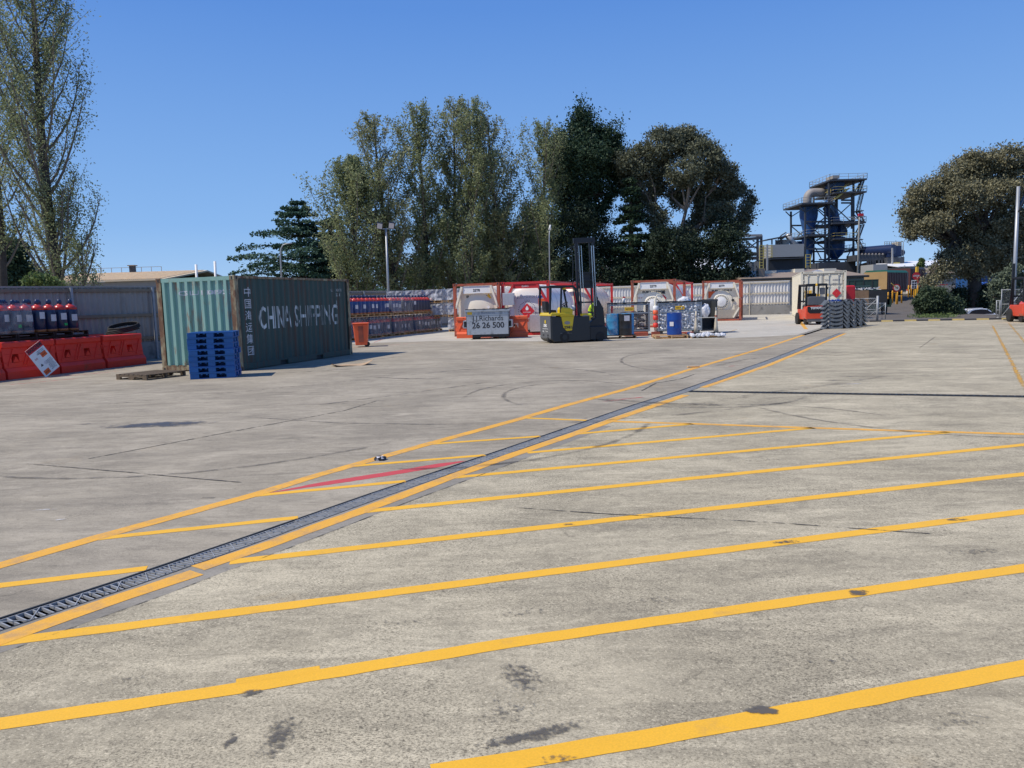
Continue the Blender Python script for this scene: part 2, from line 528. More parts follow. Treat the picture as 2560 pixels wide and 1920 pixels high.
leafmat('leaf_poplar', (0.115, 0.148, 0.062), (0.440, 0.475, 0.245), 0.40)
leafmat('leaf_poplar_warm', (0.125, 0.145, 0.066), (0.450, 0.455, 0.245), 0.40)
leafmat('leaf_green', (0.055, 0.095, 0.030), (0.22, 0.29, 0.10), 0.35)
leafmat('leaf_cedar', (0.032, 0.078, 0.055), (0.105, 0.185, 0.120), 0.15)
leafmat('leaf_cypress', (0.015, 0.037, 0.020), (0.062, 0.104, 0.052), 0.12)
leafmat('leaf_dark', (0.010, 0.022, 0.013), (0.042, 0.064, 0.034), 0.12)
leafmat('leaf_gum', (0.060, 0.072, 0.043), (0.225, 0.235, 0.150), 0.2)
leafmat('leaf_gum_brown', (0.105, 0.105, 0.058), (0.350, 0.325, 0.195), 0.2)
leafmat('leaf_bush', (0.025, 0.048, 0.026), (0.105, 0.145, 0.075), 0.25)
leafmat('leaf_silver', (0.07, 0.095, 0.06), (0.20, 0.24, 0.16), 0.25)


# ------------------------------------------------------------------ mesh helpers
class MB:
    def __init__(self):
        self.v, self.f = [], []

    def add(self, vs, fs):
        o = len(self.v)
        self.v += [tuple(p) for p in vs]
        self.f += [tuple(i + o for i in q) for q in fs]
        return self

    def box(self, x0, x1, y0, y1, z0, z1, M=None):
        vs = [Vector((x, y, z)) for z in (z0, z1) for y in (y0, y1) for x in (x0, x1)]
        if M is not None:
            vs = [M @ p for p in vs]
        return self.add(vs, [(0, 2, 3, 1), (4, 5, 7, 6), (0, 1, 5, 4), (2, 6, 7, 3), (0, 4, 6, 2), (1, 3, 7, 5)])

    def cbox(self, cx, cy, cz, sx, sy, sz, M=None):
        return self.box(cx - sx / 2, cx + sx / 2, cy - sy / 2, cy + sy / 2, cz - sz / 2, cz + sz / 2, M)

    def bar(self, a, b, w, h=None):
        """square bar between two points"""
        a, b = Vector(a), Vector(b)
        h = h or w
        d = (b - a)
        L = d.length
        if L < 1e-6:
            return self
        d = d / L
        up = Vector((0, 0, 1)) if abs(d.z) < 0.95 else Vector((0, 1, 0))
        s = d.cross(up).normalized()
        u = s.cross(d)
        vs = []
        for p in (a, b):
            for i, j in ((-1, -1), (1, -1), (1, 1), (-1, 1)):
                vs.append(p + s * (w / 2 * i) + u * (h / 2 * j))
        return self.add(vs, [(0, 3, 2, 1), (4, 5, 6, 7), (0, 1, 5, 4), (1, 2, 6, 5), (2, 3, 7, 6), (3, 0, 4, 7)])

    def tube(self, pts, r, n=8, cap=True):
        pts = [Vector(p) for p in pts]
        if not isinstance(r, (list, tuple)):
            r = [r] * len(pts)
        o = len(self.v)
        prev = None
        for i, p in enumerate(pts):
            d = (pts[min(i + 1, len(pts) - 1)] - pts[max(i - 1, 0)]).normalized()
            if prev is None:
                up = Vector((0, 0, 1)) if abs(d.z) < 0.9 else Vector((1, 0, 0))
                s = d.cross(up).normalized()
            else:
                s = (prev - d * prev.dot(d)).normalized()
            prev = s
            u = d.cross(s)
            for k in range(n):
                a = 2 * PI * k / n
                self.v.append(tuple(p + s * (r[i] * math.cos(a)) + u * (r[i] * math.sin(a))))
        for i in range(len(pts) - 1):
            for k in range(n):
                a, b = o + i * n + k, o + i * n + (k + 1) % n
                self.f.append((a, b, b + n, a + n))
        if cap:
            self.f.append(tuple(o + k for k in range(n))[::-1])
            self.f.append(tuple(o + (len(pts) - 1) * n + k for k in range(n)))
        return self

    def lathe(self, prof, n=16, M=None, cap=True):
        """prof: list of (radius, z) revolved round z"""
        o = len(self.v)
        for r, z in prof:
            for k in range(n):
                a = 2 * PI * k / n
                p = Vector((r * math.cos(a), r * math.sin(a), z))
                if M is not None:
                    p = M @ p
                self.v.append(tuple(p))
        for i in range(len(prof) - 1):
            for k in range(n):
                a, b = o + i * n + k, o + i * n + (k + 1) % n
                self.f.append((a, b, b + n, a + n))
        if cap:
            self.f.append(tuple(o + k for k in range(n))[::-1])
            self.f.append(tuple(o + (len(prof) - 1) * n + k for k in range(n)))
        return self

    def prism(self, poly, d0, d1, axis='y', M=None):
        """poly of 2D points extruded along an axis"""
        def mk(p, d):
            q = {'y': (p[0], d, p[1]), 'x': (d, p[0], p[1]), 'z': (p[0], p[1], d)}[axis]
            q = Vector(q)
            return M @ q if M is not None else q
        n = len(poly)
        vs = [mk(p, d0) for p in poly] + [mk(p, d1) for p in poly]
        fs = [tuple(range(n)), tuple(range(2 * n - 1, n - 1, -1))]
        for i in range(n):
            j = (i + 1) % n
            fs.append((i, i + n, j + n, j))
        return self.add(vs, fs)

    def corr(self, L, Hh, pitch, depth, M, z0=0.0, a=0.3, b=0.2, thick=0.0):
        """trapezoid corrugated sheet: local x along, y out, z up"""
        xs = []
        x = 0.0
        k = 0
        prof = []
        while x < L - 1e-6:
            for fx, y in ((0, 0), (a, 0), (a + b, depth), (a + b + a, depth), (1.0, 0)):
                xx = x + fx * pitch
                if xx > L:
                    xx = L
                prof.append((xx, y))
            x += pitch
        p2 = [prof[0]]
        for q in prof[1:]:
            if q[0] - p2[-1][0] > 1e-5:
                p2.append(q)
        vs, fs = [], []
        for (xx, y) in p2:
            vs.append(M @ Vector((xx, y, z0)))
            vs.append(M @ Vector((xx, y, z0 + Hh)))
        for i in range(len(p2) - 1):
            fs.append((2 * i, 2 * i + 2, 2 * i + 3, 2 * i + 1))
        return self.add(vs, fs)

    def mesh(self, name, m=None, smooth=False):
        me = bpy.data.meshes.new(name)
        me.from_pydata(self.v, [], self.f)
        if m:
            me.materials.append(MATS[m] if isinstance(m, str) else m)
        if smooth:
            me.polygons.foreach_set('use_smooth', [True] * len(me.polygons))
        me.update()
        return me

    def build(self, name, m, parent=None, smooth=False, bevel=0.0, loc=None, fix=True, auto=None):
        me = self.mesh(name, m, smooth)
        if fix:
            bm = bmesh.new()
            bm.from_mesh(me)
            bmesh.ops.recalc_face_normals(bm, faces=bm.faces)
            bm.to_mesh(me)
            bm.free()
        o = bpy.data.objects.new(name, me)
        C.objects.link(o)
        if parent is not None:
            o.parent = parent
        if loc is not None:
            o.location = loc
        if bevel:
            md = o.modifiers.new('b', 'BEVEL')
            md.width = bevel
            md.segments = 2
            md.limit_method = 'ANGLE'
            md.angle_limit = R(40)
        if auto is not None:
            try:
                me.set_sharp_from_angle(angle=R(auto))
            except Exception:
                pass
        return o


def thing(name, label, cat, loc=(0, 0, 0), rz=0.0, group=None):
    o = bpy.data.objects.new(name, None)
    o.empty_display_size = 0.2
    C.objects.link(o)
    o.location = loc
    o.rotation_euler = (0, 0, rz)
    o['label'] = label
    o['category'] = cat
    if group:
        o['group'] = group
    return o


def tag(o, label, cat, group=None, kind=None):
    if kind == 'structure':
        o['kind'] = kind
        return o
    o['label'] = label
    o['category'] = cat
    if group:
        o['group'] = group
    if kind:
        o['kind'] = kind
    return o


def struct(o):
    o['kind'] = 'structure'
    return o


def kids(o):
    return [c for c in KID.get(o.name, [])] if False else list(o.children)


def dup(root, loc, rz, label, group=None, scale=None, skip=()):
    r = root.copy()
    C.objects.link(r)
    r.location = loc
    r.rotation_euler = (0, 0, rz)
    if scale:
        r.scale = scale
    r['label'] = label
    if group:
        r['group'] = group
    for ch in list(root.children):
        if ch.name.split('.')[0] in skip:
            continue
        c = ch.copy()
        C.objects.link(c)
        c.parent = r
        for g in list(ch.children):
            d = g.copy()
            C.objects.link(d)
            d.parent = c
    return r


def text_mesh(s, size, extrude=0.0015, bold=0.0, align='CENTER', width=None):
    cu = bpy.data.curves.new('t', 'FONT')
    cu.body = s
    cu.size = size
    cu.extrude = extrude
    cu.offset = bold
    cu.align_x = align
    cu.align_y = 'CENTER'
    cu.resolution_u = 3
    o = bpy.data.objects.new('t', cu)
    C.objects.link(o)
    dg = bpy.context.evaluated_depsgraph_get()
    me = bpy.data.meshes.new_from_object(o.evaluated_get(dg))
    bpy.data.objects.remove(o)
    bpy.data.curves.remove(cu)
    if width and len(me.vertices):
        xs = [v.co.x for v in me.vertices]
        k = width / (max(xs) - min(xs))
        me.transform(Matrix.Scale(k, 4, (1, 0, 0)))
    return me


def text(name, s, size, m, parent, M, bold=0.0, width=None, align='CENTER', extrude=0.0015):
    """text facing local -y by default: M places it; letters lie in x (right) and z (up)"""
    me = text_mesh(s, size, extrude, bold, align, width)
    me.transform(M @ Matrix.Rotation(PI / 2, 4, 'X'))
    me.name = name
    me.materials.clear()
    me.materials.append(MATS[m])
    o = bpy.data.objects.new(name, me)
    C.objects.link(o)
    o.parent = parent
    return o


def T(x, y, z, rz=0.0):
    return Matrix.Translation((x, y, z)) @ Matrix.Rotation(rz, 4, 'Z')


def ribbon(name, pts, width, z, m, jitter=0.0, step=0.4, cover=None, kind='structure', label=None, seed=1):
    """thin strip along a line of ground points; cover = bell profile for stain materials"""
    z = z * 0.3
    rng = random.Random(seed)
    P = [Vector((p[0], p[1])) for p in pts]
    Q = [P[0]]
    for a, b in zip(P[:-1], P[1:]):
        n = max(1, int((b - a).length / step))
        for i in range(1, n + 1):
            Q.append(a.lerp(b, i / n))
    rows = 2 if cover is None else 5
    vs, fs, cov = [], [], []
    for i, p in enumerate(Q):
        d = (Q[min(i + 1, len(Q) - 1)] - Q[max(i - 1, 0)]).normalized()
        nrm = Vector((-d.y, d.x))
        w = width if not callable(width) else width(i / (len(Q) - 1))
        for k in range(rows):
            t = k / (rows - 1) * 2 - 1
            q = p + nrm * (t * w / 2 + (rng.uniform(-jitter, jitter) if abs(t) == 1 else 0))
            vs.append((q.x, q.y, z))
            if cover is not None:
                e = min(1, min(i, len(Q) - 1 - i) / max(1, len(Q) * 0.15))
                cov.append(cover * (1 - t * t) * e + (0.25 * cover if False else 0))
    for i in range(len(Q) - 1):
        for k in range(rows - 1):
            a = i * rows + k
            fs.append((a, a + 1, a + rows + 1, a + rows))
    mb = MB()
    mb.add(vs, fs)
    o = mb.build(name, m, fix=False)
    bmn = o.data
    if bmn.polygons and bmn.polygons[0].normal.z < 0:
        bmn.flip_normals()
    if cover is not None:
        at_ = bmn.attributes.new('cover', 'FLOAT', 'POINT')
        at_.data.foreach_set('value', cov)
    o['kind'] = kind
    return o


def blob(name, c, rx, ry, rot, z, m, cover=1.0, seed=1):
    z = z * 0.3
    rng = random.Random(seed)
    rings, n = 5, 28
    pa_, pb_ = rng.uniform(0, 6), rng.uniform(0, 6)
    off = [1 + 0.14 * math.sin(2 * 2 * PI * _k / n + pa_) + 0.09 * math.sin(3 * 2 * PI * _k / n + pb_) for _k in range(n)]
    vs, fs, cov = [(0, 0, z)], [], [cover]
    for r in range(1, rings + 1):
        for k in range(n):
            a = 2 * PI * k / n
            q = r / rings * off[k]
            vs.append((q * rx * math.cos(a), q * ry * math.sin(a), z))
            cov.append(cover * (1 - (r / rings) ** 2))
    for k in range(n):
        fs.append((0, 1 + k, 1 + (k + 1) % n))
    for r in range(rings - 1):
        for k in range(n):
            a, b = 1 + r * n + k, 1 + r * n + (k + 1) % n
            fs.append((a, a + n, b + n, b))
    Mx = Matrix.Translation((c[0], c[1], 0)) @ Matrix.Rotation(rot, 4, 'Z')
    mb = MB()
    mb.add([Mx @ Vector(v) for v in vs], fs)
    o = mb.build(name, m, fix=False)
    if o.data.polygons[0].normal.z < 0:
        o.data.flip_normals()
    a_ = o.data.attributes.new('cover', 'FLOAT', 'POINT')
    a_.data.foreach_set('value', cov)
    o['kind'] = 'structure'
    return o

# ------------------------------------------------------------------ ground, road, drain, painted lines
U = Vector((0.305, 0.952, 0)).normalized()        # direction the long sides in the yard run
V = Vector((0.952, -0.305, 0)).normalized()       # across it, to the right
UA = math.atan2(V.y, V.x)                         # rotation that turns local x to V and local y to U


def smooth(a, b, x):
    t = max(0.0, min(1.0, (x - a) / (b - a)))
    return t * t * (3 - 2 * t)


K0 = Vector((19.3, 41.3, 0))
drain_px = [(0, 1561), (320, 1456), (640, 1345), (945, 1237), (1280, 1123), (1459, 1061), (1600, 1012), (1709, 978),
            (1920, 904), (2106, 832)]
drain = [at(*p).to_2d() for p in drain_px]
d0 = (drain[0] - drain[1]).normalized()
drain = [drain[0] + d0 * 10.5] + drain
DW = 0.20


def offset_line(pts, off):
    out = []
    for i, p in enumerate(pts):
        d = (pts[min(i + 1, len(pts) - 1)] - pts[max(i - 1, 0)]).normalized()
        out.append(p + Vector((-d.y, d.x)) * off)
    return out


dl, dr = offset_line(drain, DW / 2), offset_line(drain, -DW / 2)
end = drain[-1]
kerb_hit = Vector((K0.x, K0.y))
left_poly = [Vector((-70, dl[0].y))] + dl + [end + Vector((0.02, 0.05)), kerb_hit, Vector((26.0, 62.5)), Vector((26.0, 73)), Vector((-70, 73))]
kend = K0 + V * 45
right_poly = [dr[0], Vector((60, dr[0].y)), Vector((kend.x + 12, kend.y)), Vector((kend.x, kend.y)), kerb_hit, end + Vector((0.02, 0.05))] + dr[:0:-1]
for nm, poly, m in (('yard_concrete', left_poly, 'concrete_left'), ('yard_concrete', right_poly, 'concrete_right')):
    mb = MB()
    mb.add([(p.x, p.y, 0) for p in poly], [tuple(range(len(poly)))])
    o = mb.build(nm, m, fix=False)
    bm = bmesh.new()
    bm.from_mesh(o.data)
    bmesh.ops.triangulate(bm, faces=bm.faces)
    for f in bm.faces:
        if f.normal.z < 0:
            f.normal_flip()
    bm.to_mesh(o.data)
    bm.free()
    struct(o)

# drain channel below the yard
mb = MB()
for i in range(len(drain) - 1):
    a, b, c, d = dl[i], dl[i + 1], dr[i + 1], dr[i]
    z = -0.16
    o_ = len(mb.v)
    mb.v += [(a.x, a.y, 0), (b.x, b.y, 0), (c.x, c.y, 0), (d.x, d.y, 0), (a.x, a.y, z), (b.x, b.y, z), (c.x, c.y, z), (d.x, d.y, z)]
    mb.f += [(o_ + 4, o_ + 5, o_ + 6, o_ + 7), (o_, o_ + 4, o_ + 5, o_ + 1), (o_ + 3, o_ + 2, o_ + 6, o_ + 7)]
trench = struct(mb.build('drain_channel', 'trench', fix=False))

# long grated drain: modules of grating with cross bars and zigzag stiffening wire
gd = thing('grated_drain', 'long grated steel trench drain running diagonally between the two yellow edge lines', 'drain', (0, 0, 0))
for side in (dl, dr):
    mb = MB()
    for a, b in zip(side[:-1], side[1:]):
        mb.bar((a.x, a.y, -0.004), (b.x, b.y, -0.004), 0.014, 0.012)
    mb.build('edge_rail', 'iron_dark', gd)


def grate_mesh(near):
    mb = MB()
    L = 0.5
    n = 16
    for k in range(n):
        y = (k + 0.5) * L / n
        mb.cbox(0, y, -0.014, DW - 0.03, 0.0055, 0.018)
    for s in (-1, 1):
        mb.box(s * (DW / 2 - 0.018) - 0.003, s * (DW / 2 - 0.018) + 0.003, 0.004, L - 0.004, -0.028, -0.003)
    zz = 6
    for k in range(zz):
        x0, x1 = (-0.078, 0.078) if k % 2 == 0 else (0.078, -0.078)
        mb.bar((x0, k * L / zz, -0.001), (x1, (k + 1) * L / zz, -0.001), 0.0038, 0.003)
    return mb.mesh('grate', 'galv')


gm = grate_mesh(True)
tot = 0
idx = 0
for a, b in zip(drain[:-1], drain[1:]):
    d = (b - a)
    L = d.length
    d.normalize()
    n = max(1, round(L / 0.5))
    for k in range(n):
        p = a + d * (k * L / n)
        if p.y < 2.0:
            continue
        o = bpy.data.objects.new('grate', gm)
        C.objects.link(o)
        o.parent = gd
        o.location = (p.x, p.y, random.uniform(-0.002, 0.0015))
        o.rotation_euler = (0, 0, math.atan2(-d.x, d.y) + random.uniform(-0.006, 0.006))
        o.scale = (1, L / n / 0.5, 1)

# narrow cast iron drain running across to the right
c0, c1 = at(1724, 979), at(2560, 992)
c1 = c0 + (c1 - c0) * 2.2
cd = thing('cross_drain', 'narrow black slotted drain crossing the yard from the grated drain to the right edge', 'drain', (0, 0, 0))
d = (c1 - c0).normalized()
mb = MB()
for s in (-1, 1):
    nn = Vector((-d.y, d.x, 0)) * 0.075 * s
    mb.bar(c0 + nn + Vector((0, 0, 0.004)), c1 + nn + Vector((0, 0, 0.004)), 0.02, 0.012)
mb.build('edge_rail', 'iron_dark', cd)
mb = MB()
mb.bar(c0 + Vector((0, 0, 0.001)), c1 + Vector((0, 0, 0.001)), 0.14, 0.003)
mb.build('channel_floor', 'trench', cd)
mb = MB()
Lc = (c1 - c0).length
n = int(Lc / 0.09)
for k in range(n):
    p = c0 + d * (k * Lc / n)
    nn = Vector((-d.y, d.x, 0)) * 0.07
    mb.bar(p - nn + Vector((0, 0, 0.008)), p + nn + d * 0.03 + Vector((0, 0, 0.008)), 0.022, 0.008)
o = mb.build('slot_bars', 'iron_dark', cd)
o['kind'] = 'stuff'

# smoother concrete edging along the right of the drain and the cracked joint beside it
pts = offset_line(drain[:7], -(DW / 2 + 0.155))
o = ribbon('concrete_edging', pts, 0.30, 0.002, 'concrete_edge', jitter=0.008, step=0.25)
ribbon('joint_crack', offset_line(drain[:7], -(DW / 2 + 0.31)), 0.022, 0.0115, 'crack', jitter=0.012, step=0.12, cover=0.85, seed=3)

# paler newer slab towards the tanks
sl_px = [(905, 858), (1100, 852), (1340, 853), (1560, 850), (1720, 848), (1880, 843), (2004, 836), (2078, 817), (2118, 808)]
sp = [at(*p).to_2d() for p in sl_px] + [Vector((19.0, 41.6)), Vector((25.8, 62.3)), Vector((24, 71)), Vector((-8, 71)), Vector((-11, 44)), Vector((-8.5, 33))]
mb = MB()
mb.add([(p.x, p.y, 0.0012) for p in sp], [tuple(range(len(sp)))])
o = mb.build('concrete_slab', 'concrete_new', fix=False)
bm = bmesh.new()
bm.from_mesh(o.data)
bmesh.ops.triangulate(bm, faces=bm.faces)
for f in bm.faces:
    if f.normal.z < 0:
        f.normal_flip()
bm.to_mesh(o.data)
bm.free()
struct(o)
ribbon('grey_patch', [at(2003, 838), at(2040, 826), at(2071, 817)], 0.42, 0.008, 'concrete_edge', jitter=0.02)


def line(pxs, w=0.115, z=0.008, m='paint_yellow', jit=0.004, **k):
    return ribbon('painted_line', [at(*p) for p in pxs], w, z, m, jitter=jit, step=0.15, **k)


line([(-60, 1431), (0, 1414), (246, 1343), (640, 1236), (785, 1191), (1060, 1113), (1280, 1053), (1410, 1015), (1569, 972), (1731, 922),
      (1920, 867), (2008, 838), (2071, 818)], 0.15, m='paint_yellow_worn')
line([(-60, 1622), (0, 1601), (246, 1513), (492, 1432)], 0.15, 0.0095, m='paint_yellow_worn')
line([(494, 1421), (640, 1373), (900, 1279), (1132, 1191), (1280, 1138), (1439, 1084), (1540, 1047), (1714, 988)], 0.15, m='paint_yellow_worn', z=0.0095)
line([(1757, 969), (1920, 914), (2112, 834)], 0.13, m='paint_yellow_worn')
for i, (a, b) in enumerate([((-20, 1466.5), (367, 1421)), ((250, 1346), (745, 1294)), ((640, 1239), (1014, 1203)), ((886, 1165), (1213, 1138)),
             ((1080, 1110), (1350, 1091)), ((1312, 1045), (1466, 1051))]):
    line([a, b], 0.10, 0.0065)
line([(1510, 1053), (1743, 1060), (2034, 1070), (2251, 1077), (2620, 1087)], 0.115, 0.0065, m='paint_yellow_worn')
for a, b, w in [((1440, 1085), (1731, 1060), .105), ((1318, 1132), (2034, 1070), .105), ((1132, 1194), (2372, 1081), .105),
                ((895, 1280.5), (2620, 1106), .11), ((575, 1405), (2620, 1179), .11), ((-30, 1610), (2620, 1271.5), .112)]:
    line([a, b], w, 0.0065)
line([(-40, 1816), (0, 1810), (590, 1722), (1280, 1606), (2620, 1412)], 0.112, 0.0065)
line([(590, 1706), (800, 1672)], 0.06, 0.0075, jit=0.001)
line([(1080, 1936), (1280, 1903), (1917, 1793), (2560, 1669), (2620, 1657)], 0.115, 0.0065)
ribbon('painted_line', [at(2477, 806), at(2524, 895), at(2560, 968), at(2600, 1050)], 0.14, 0.0065, 'paint_patchy', cover=0.8, seed=11)
ribbon('painted_line', [at(2517, 802), at(2560, 853), at(2600, 900)], 0.16, 0.0065, 'paint_patchy', cover=0.7, seed=12)
ribbon('painted_line', [at(2470, 808), at(2520, 806)], 0.25, 0.0065, 'paint_patchy', cover=0.6, seed=13)
ribbon('painted_line', [at(2540, 888), at(2575, 890)], 0.3, 0.0065, 'paint_patchy', cover=0.8, seed=14)
ribbon('painted_line', [at(1988, 786), at(2000, 803), at(2015, 823)], 0.17, 0.010, 'paint_yellow_worn')
ribbon('painted_line', [at(1600, 858), at(1790, 838)], 0.12, 0.010, 'paint_patchy', cover=0.5, seed=15)
ribbon('painted_line', [at(1800, 838), at(1845, 822)], 0.2, 0.010, 'paint_patchy', cover=0.7, seed=16)
# red lines
ribbon('painted_line', [at(664, 1234), at(780, 1214), at(1000, 1180), at(1165, 1152)], lambda t: 0.03 + 0.15 * min(1, t * 4) if t < 0.9 else 0.15 * (1 - t) * 8 + 0.04, 0.0045, 'paint_red',
       cover=2.0, seed=2, step=0.15)
for a, b, c in (((1470, 1008), (1655, 988), 1), ((1790, 919), (1875, 911), 2), ((-20, 966), (230, 943), 3), ((0, 956), (330, 925), 5), ((930, 858), (965, 845), 4), ((900, 868), (1080, 855), 6)):
    ribbon('painted_line', [at(*a), at(*b)], 0.16, 0.0105, 'paint_red_faint', cover=0.9, seed=c)

# slab joints and cracks
for i, (pl, w, cv) in enumerate([([(0, 1190), (128, 1165), (560, 1083), (860, 1027), (1000, 985)], .05, 1.0),
                              ([(0, 1155), (130, 1165), (330, 1182), (480, 1196), (690, 1214)], .05, 1.0),
                              ([(1160, 1260), (1490, 1284), (1920, 1306), (2560, 1352)], .035, 1.0),
                              ([(1590, 985), (1640, 958), (1700, 948), (1755, 930)], .07, 1.0),
                              ([(1890, 884), (1990, 882), (2230, 880), (2560, 884)], .09, .9),
                              ([(1980, 890), (2250, 884), (2480, 884)], .5, .5),
                              ([(2290, 876), (2330, 848), (2345, 838)], .06, .9),
                              ([(0, 1038), (280, 1010), (700, 970), (1200, 920)], .07, .8)]):
    ribbon('joint_crack', [at(*p) for p in pl], w, 0.0125, 'crack', jitter=0.02, step=0.15, cover=cv, seed=20 + i)
# tyre marks
rngm = random.Random(5)
arcs = [((1400, 990), 1.7, 20, 200), ((1440, 985), 1.3, 60, 250), ((1250, 960), 2.6, 0, 160), ((1700, 960), 2.2, 200, 330), ((2050, 930), 3.5, 30, 140),
        ((700, 1000), 4.2, 210, 330), ((2000, 1100), 2.0, 20, 120), ((1850, 900), 3.0, 90, 220), ((2240, 990), 2.5, 180, 300), ((1150, 1020), 3.0, 250, 350)]
for i, (c, r, a0, a1) in enumerate(arcs):
    c = at(*c)
    pts = [c + Vector((r * math.cos(R(a)), r * math.sin(R(a)) * 1.5, 0)) for a in range(a0, a1, 8)]
    ribbon('tyre_mark', pts, 0.15, 0.0145, 'rubber_mark', cover=0.75, seed=40 + i)
for i in range(14):
    p = at(rngm.uniform(200, 2500), rngm.uniform(880, 1080))
    an = rngm.uniform(-0.6, 0.9)
    L = rngm.uniform(2.0, 6)
    q = p + Vector((math.cos(an), math.sin(an), 0)) * L
    ribbon('tyre_mark', [p, p.lerp(q, 0.5) + Vector((0, rngm.uniform(-.4, .4), 0)), q], rngm.uniform(.12, .4), 0.0145, 'rubber_mark', cover=rngm.uniform(.55, .8), seed=60 + i)
# oil and grime patches
blob('oil_stain', at(395, 1062), 1.05, 0.50, 0.05, 0.0135, 'oil', 1.15, 3)
blob('oil_stain', at(225, 1060), 0.45, 0.16, 0.1, 0.0135, 'oil', 0.75, 4)
for i, (x, y, rx, ry, rot, c) in enumerate([(2145, 1483, .07, .05, .1, 1.1), (1905, 1778, .07, .045, 0, 1.2), (1965, 1356, .12, .05, 0, .9), (2388, 1300, .1, .05, 0, .9),
                                  (1420, 1312, .1, .05, 0, .7), (628, 1733, .05, .04, 0.5, 1.0), (1330, 1840, .26, .06, .35, .95), (1300, 1690, .16, .20, .3, .75),
                                  (700, 1840, .10, .17, 0, .85), (578, 1850, .025, .09, 0.1, .95), (1260, 1780, .2, .2, .3, .62), (1320, 1530, .22, .08, .2, .62),
                                  (2440, 1380, .3, .12, 0, .6), (1900, 1150, .5, .15, 0.1, .6), (1000, 1560, .3, .12, .2, .55), (2100, 1650, .25, .12, .2, .55),
                                  (1650, 1500, .3, .14, .1, .55), (300, 1700, .25, .1, .1, .55), (1400, 1900, .14, .05, .2, .7), (2400, 1800, .2, .1, .2, .6)]):
    blob('grime_patch', at(x, y), rx * 1.3, ry * 1.3, rot, 0.0135, 'grime', c + .12, 70 + i)
for i, (x, y, rx, ry) in enumerate([(175, 1260, .12, .04), (150, 1300, .09, .05), (110, 1275, .18, .04), (920, 905, .1, .05), (2130, 960, .5, .1)]):
    blob('chalk_mark', at(x, y), rx, ry, 0.2, 0.0135, 'chalk', .85, 90 + i)
# dry hollow left by scraping: short dark bars by the left line
for k in range(6):
    a = at(497 + k * 5.5, 1250)
    ribbon('scrape_mark', [a, a + Vector((0.02, 0.14, 0))], 0.016, 0.0135, 'rubber_mark', cover=1.3, seed=k, step=0.05)

# ------------------------------------------------------------------ terrain beyond the yard
gx = list(np.arange(-90, 130, 3.0)) + [130 + 30 * 1.35 ** k for k in range(0, 13)]
gx = [-90 - 30 * 1.35 ** k for k in range(12, -1, -1)] + gx
gy = [-1200, -600, -200, -60, -20] + list(np.arange(-8, 36, 4.0)) + list(np.arange(36, 130, 2.0)) + [130 + 15 * 1.3 ** k for k in range(0, 18)]


def tz(x, y):
    s = (x - K0.x) * U.x + (y - K0.y) * U.y
    z = 0.0
    if y > 76:
        z += min(0.018 * (y - 76), 1.3)
    dipx = smooth(31, 40, x - 0.0 * (y - 60))
    dipy = smooth(0.5, 16, s) * (1 - smooth(88, 116, y))
    z -= 2.15 * dipx * dipy
    z -= 0.06
    if s < 0.35 or x < 18:
        z = min(z, -0.35) if y < 74 else z
    return z


vs = [(x, y, tz(x, y)) for y in gy for x in gx]
nx = len(gx)
fs, fr = [], []
for j in range(len(gy) - 1):
    for i in range(nx - 1):
        q = (j * nx + i, j * nx + i + 1, (j + 1) * nx + i + 1, (j + 1) * nx + i)
        cx, cy = (gx[i] + gx[i + 1]) / 2, (gy[j] + gy[j + 1]) / 2
        fs.append(q)
        sd = (cx - K0.x) * U.x + (cy - K0.y) * U.y
        if sd > -3 and 15 < cx < 75 and cy < 125 and not (38 < cx < 60 and 48 < cy < 72 and False):
            fr.append(q)
mb = MB()
mb.add(vs, fs)
struct(mb.build('ground', 'dry_soil', fix=False))
mb = MB()
used = sorted({i for q in fr for i in q})
ix = {u: k for k, u in enumerate(used)}
mb.add([(vs[u][0], vs[u][1], vs[u][2] + 0.03) for u in used], [tuple(ix[i] for i in q) for q in fr])
struct(mb.build('road', 'asphalt', fix=False))

# kerb of alternating yellow and black blocks
kb = thing('kerb', '', '', (0, 0, 0))
del kb['label'], kb['category']
kb['kind'] = 'structure'
mat('kerb_yellow', (0.62, 0.47, 0.17), 0.7, var=0.15)
mky = MB().box(0, 0.555, -0.08, 0.08, -0.3, 0.075).mesh('kerb_block', 'kerb_yellow')
mkb = MB().box(0, 0.555, -0.08, 0.08, -0.3, 0.075).mesh('kerb_block', 'plinth')
mkb.materials[0] = mat('kerb_black', (0.04, 0.04, 0.045), 0.7, var=0.3)
for k in range(34):
    o = bpy.data.objects.new('kerb_block', mky if k % 2 else mkb)
    C.objects.link(o)
    o.parent = kb
    p = K0 + V * (0.56 * k)
    o.location = (p.x, p.y, random.uniform(-.006, .006))
    o.rotation_euler = (0, 0, UA + random.uniform(-.01, .01))

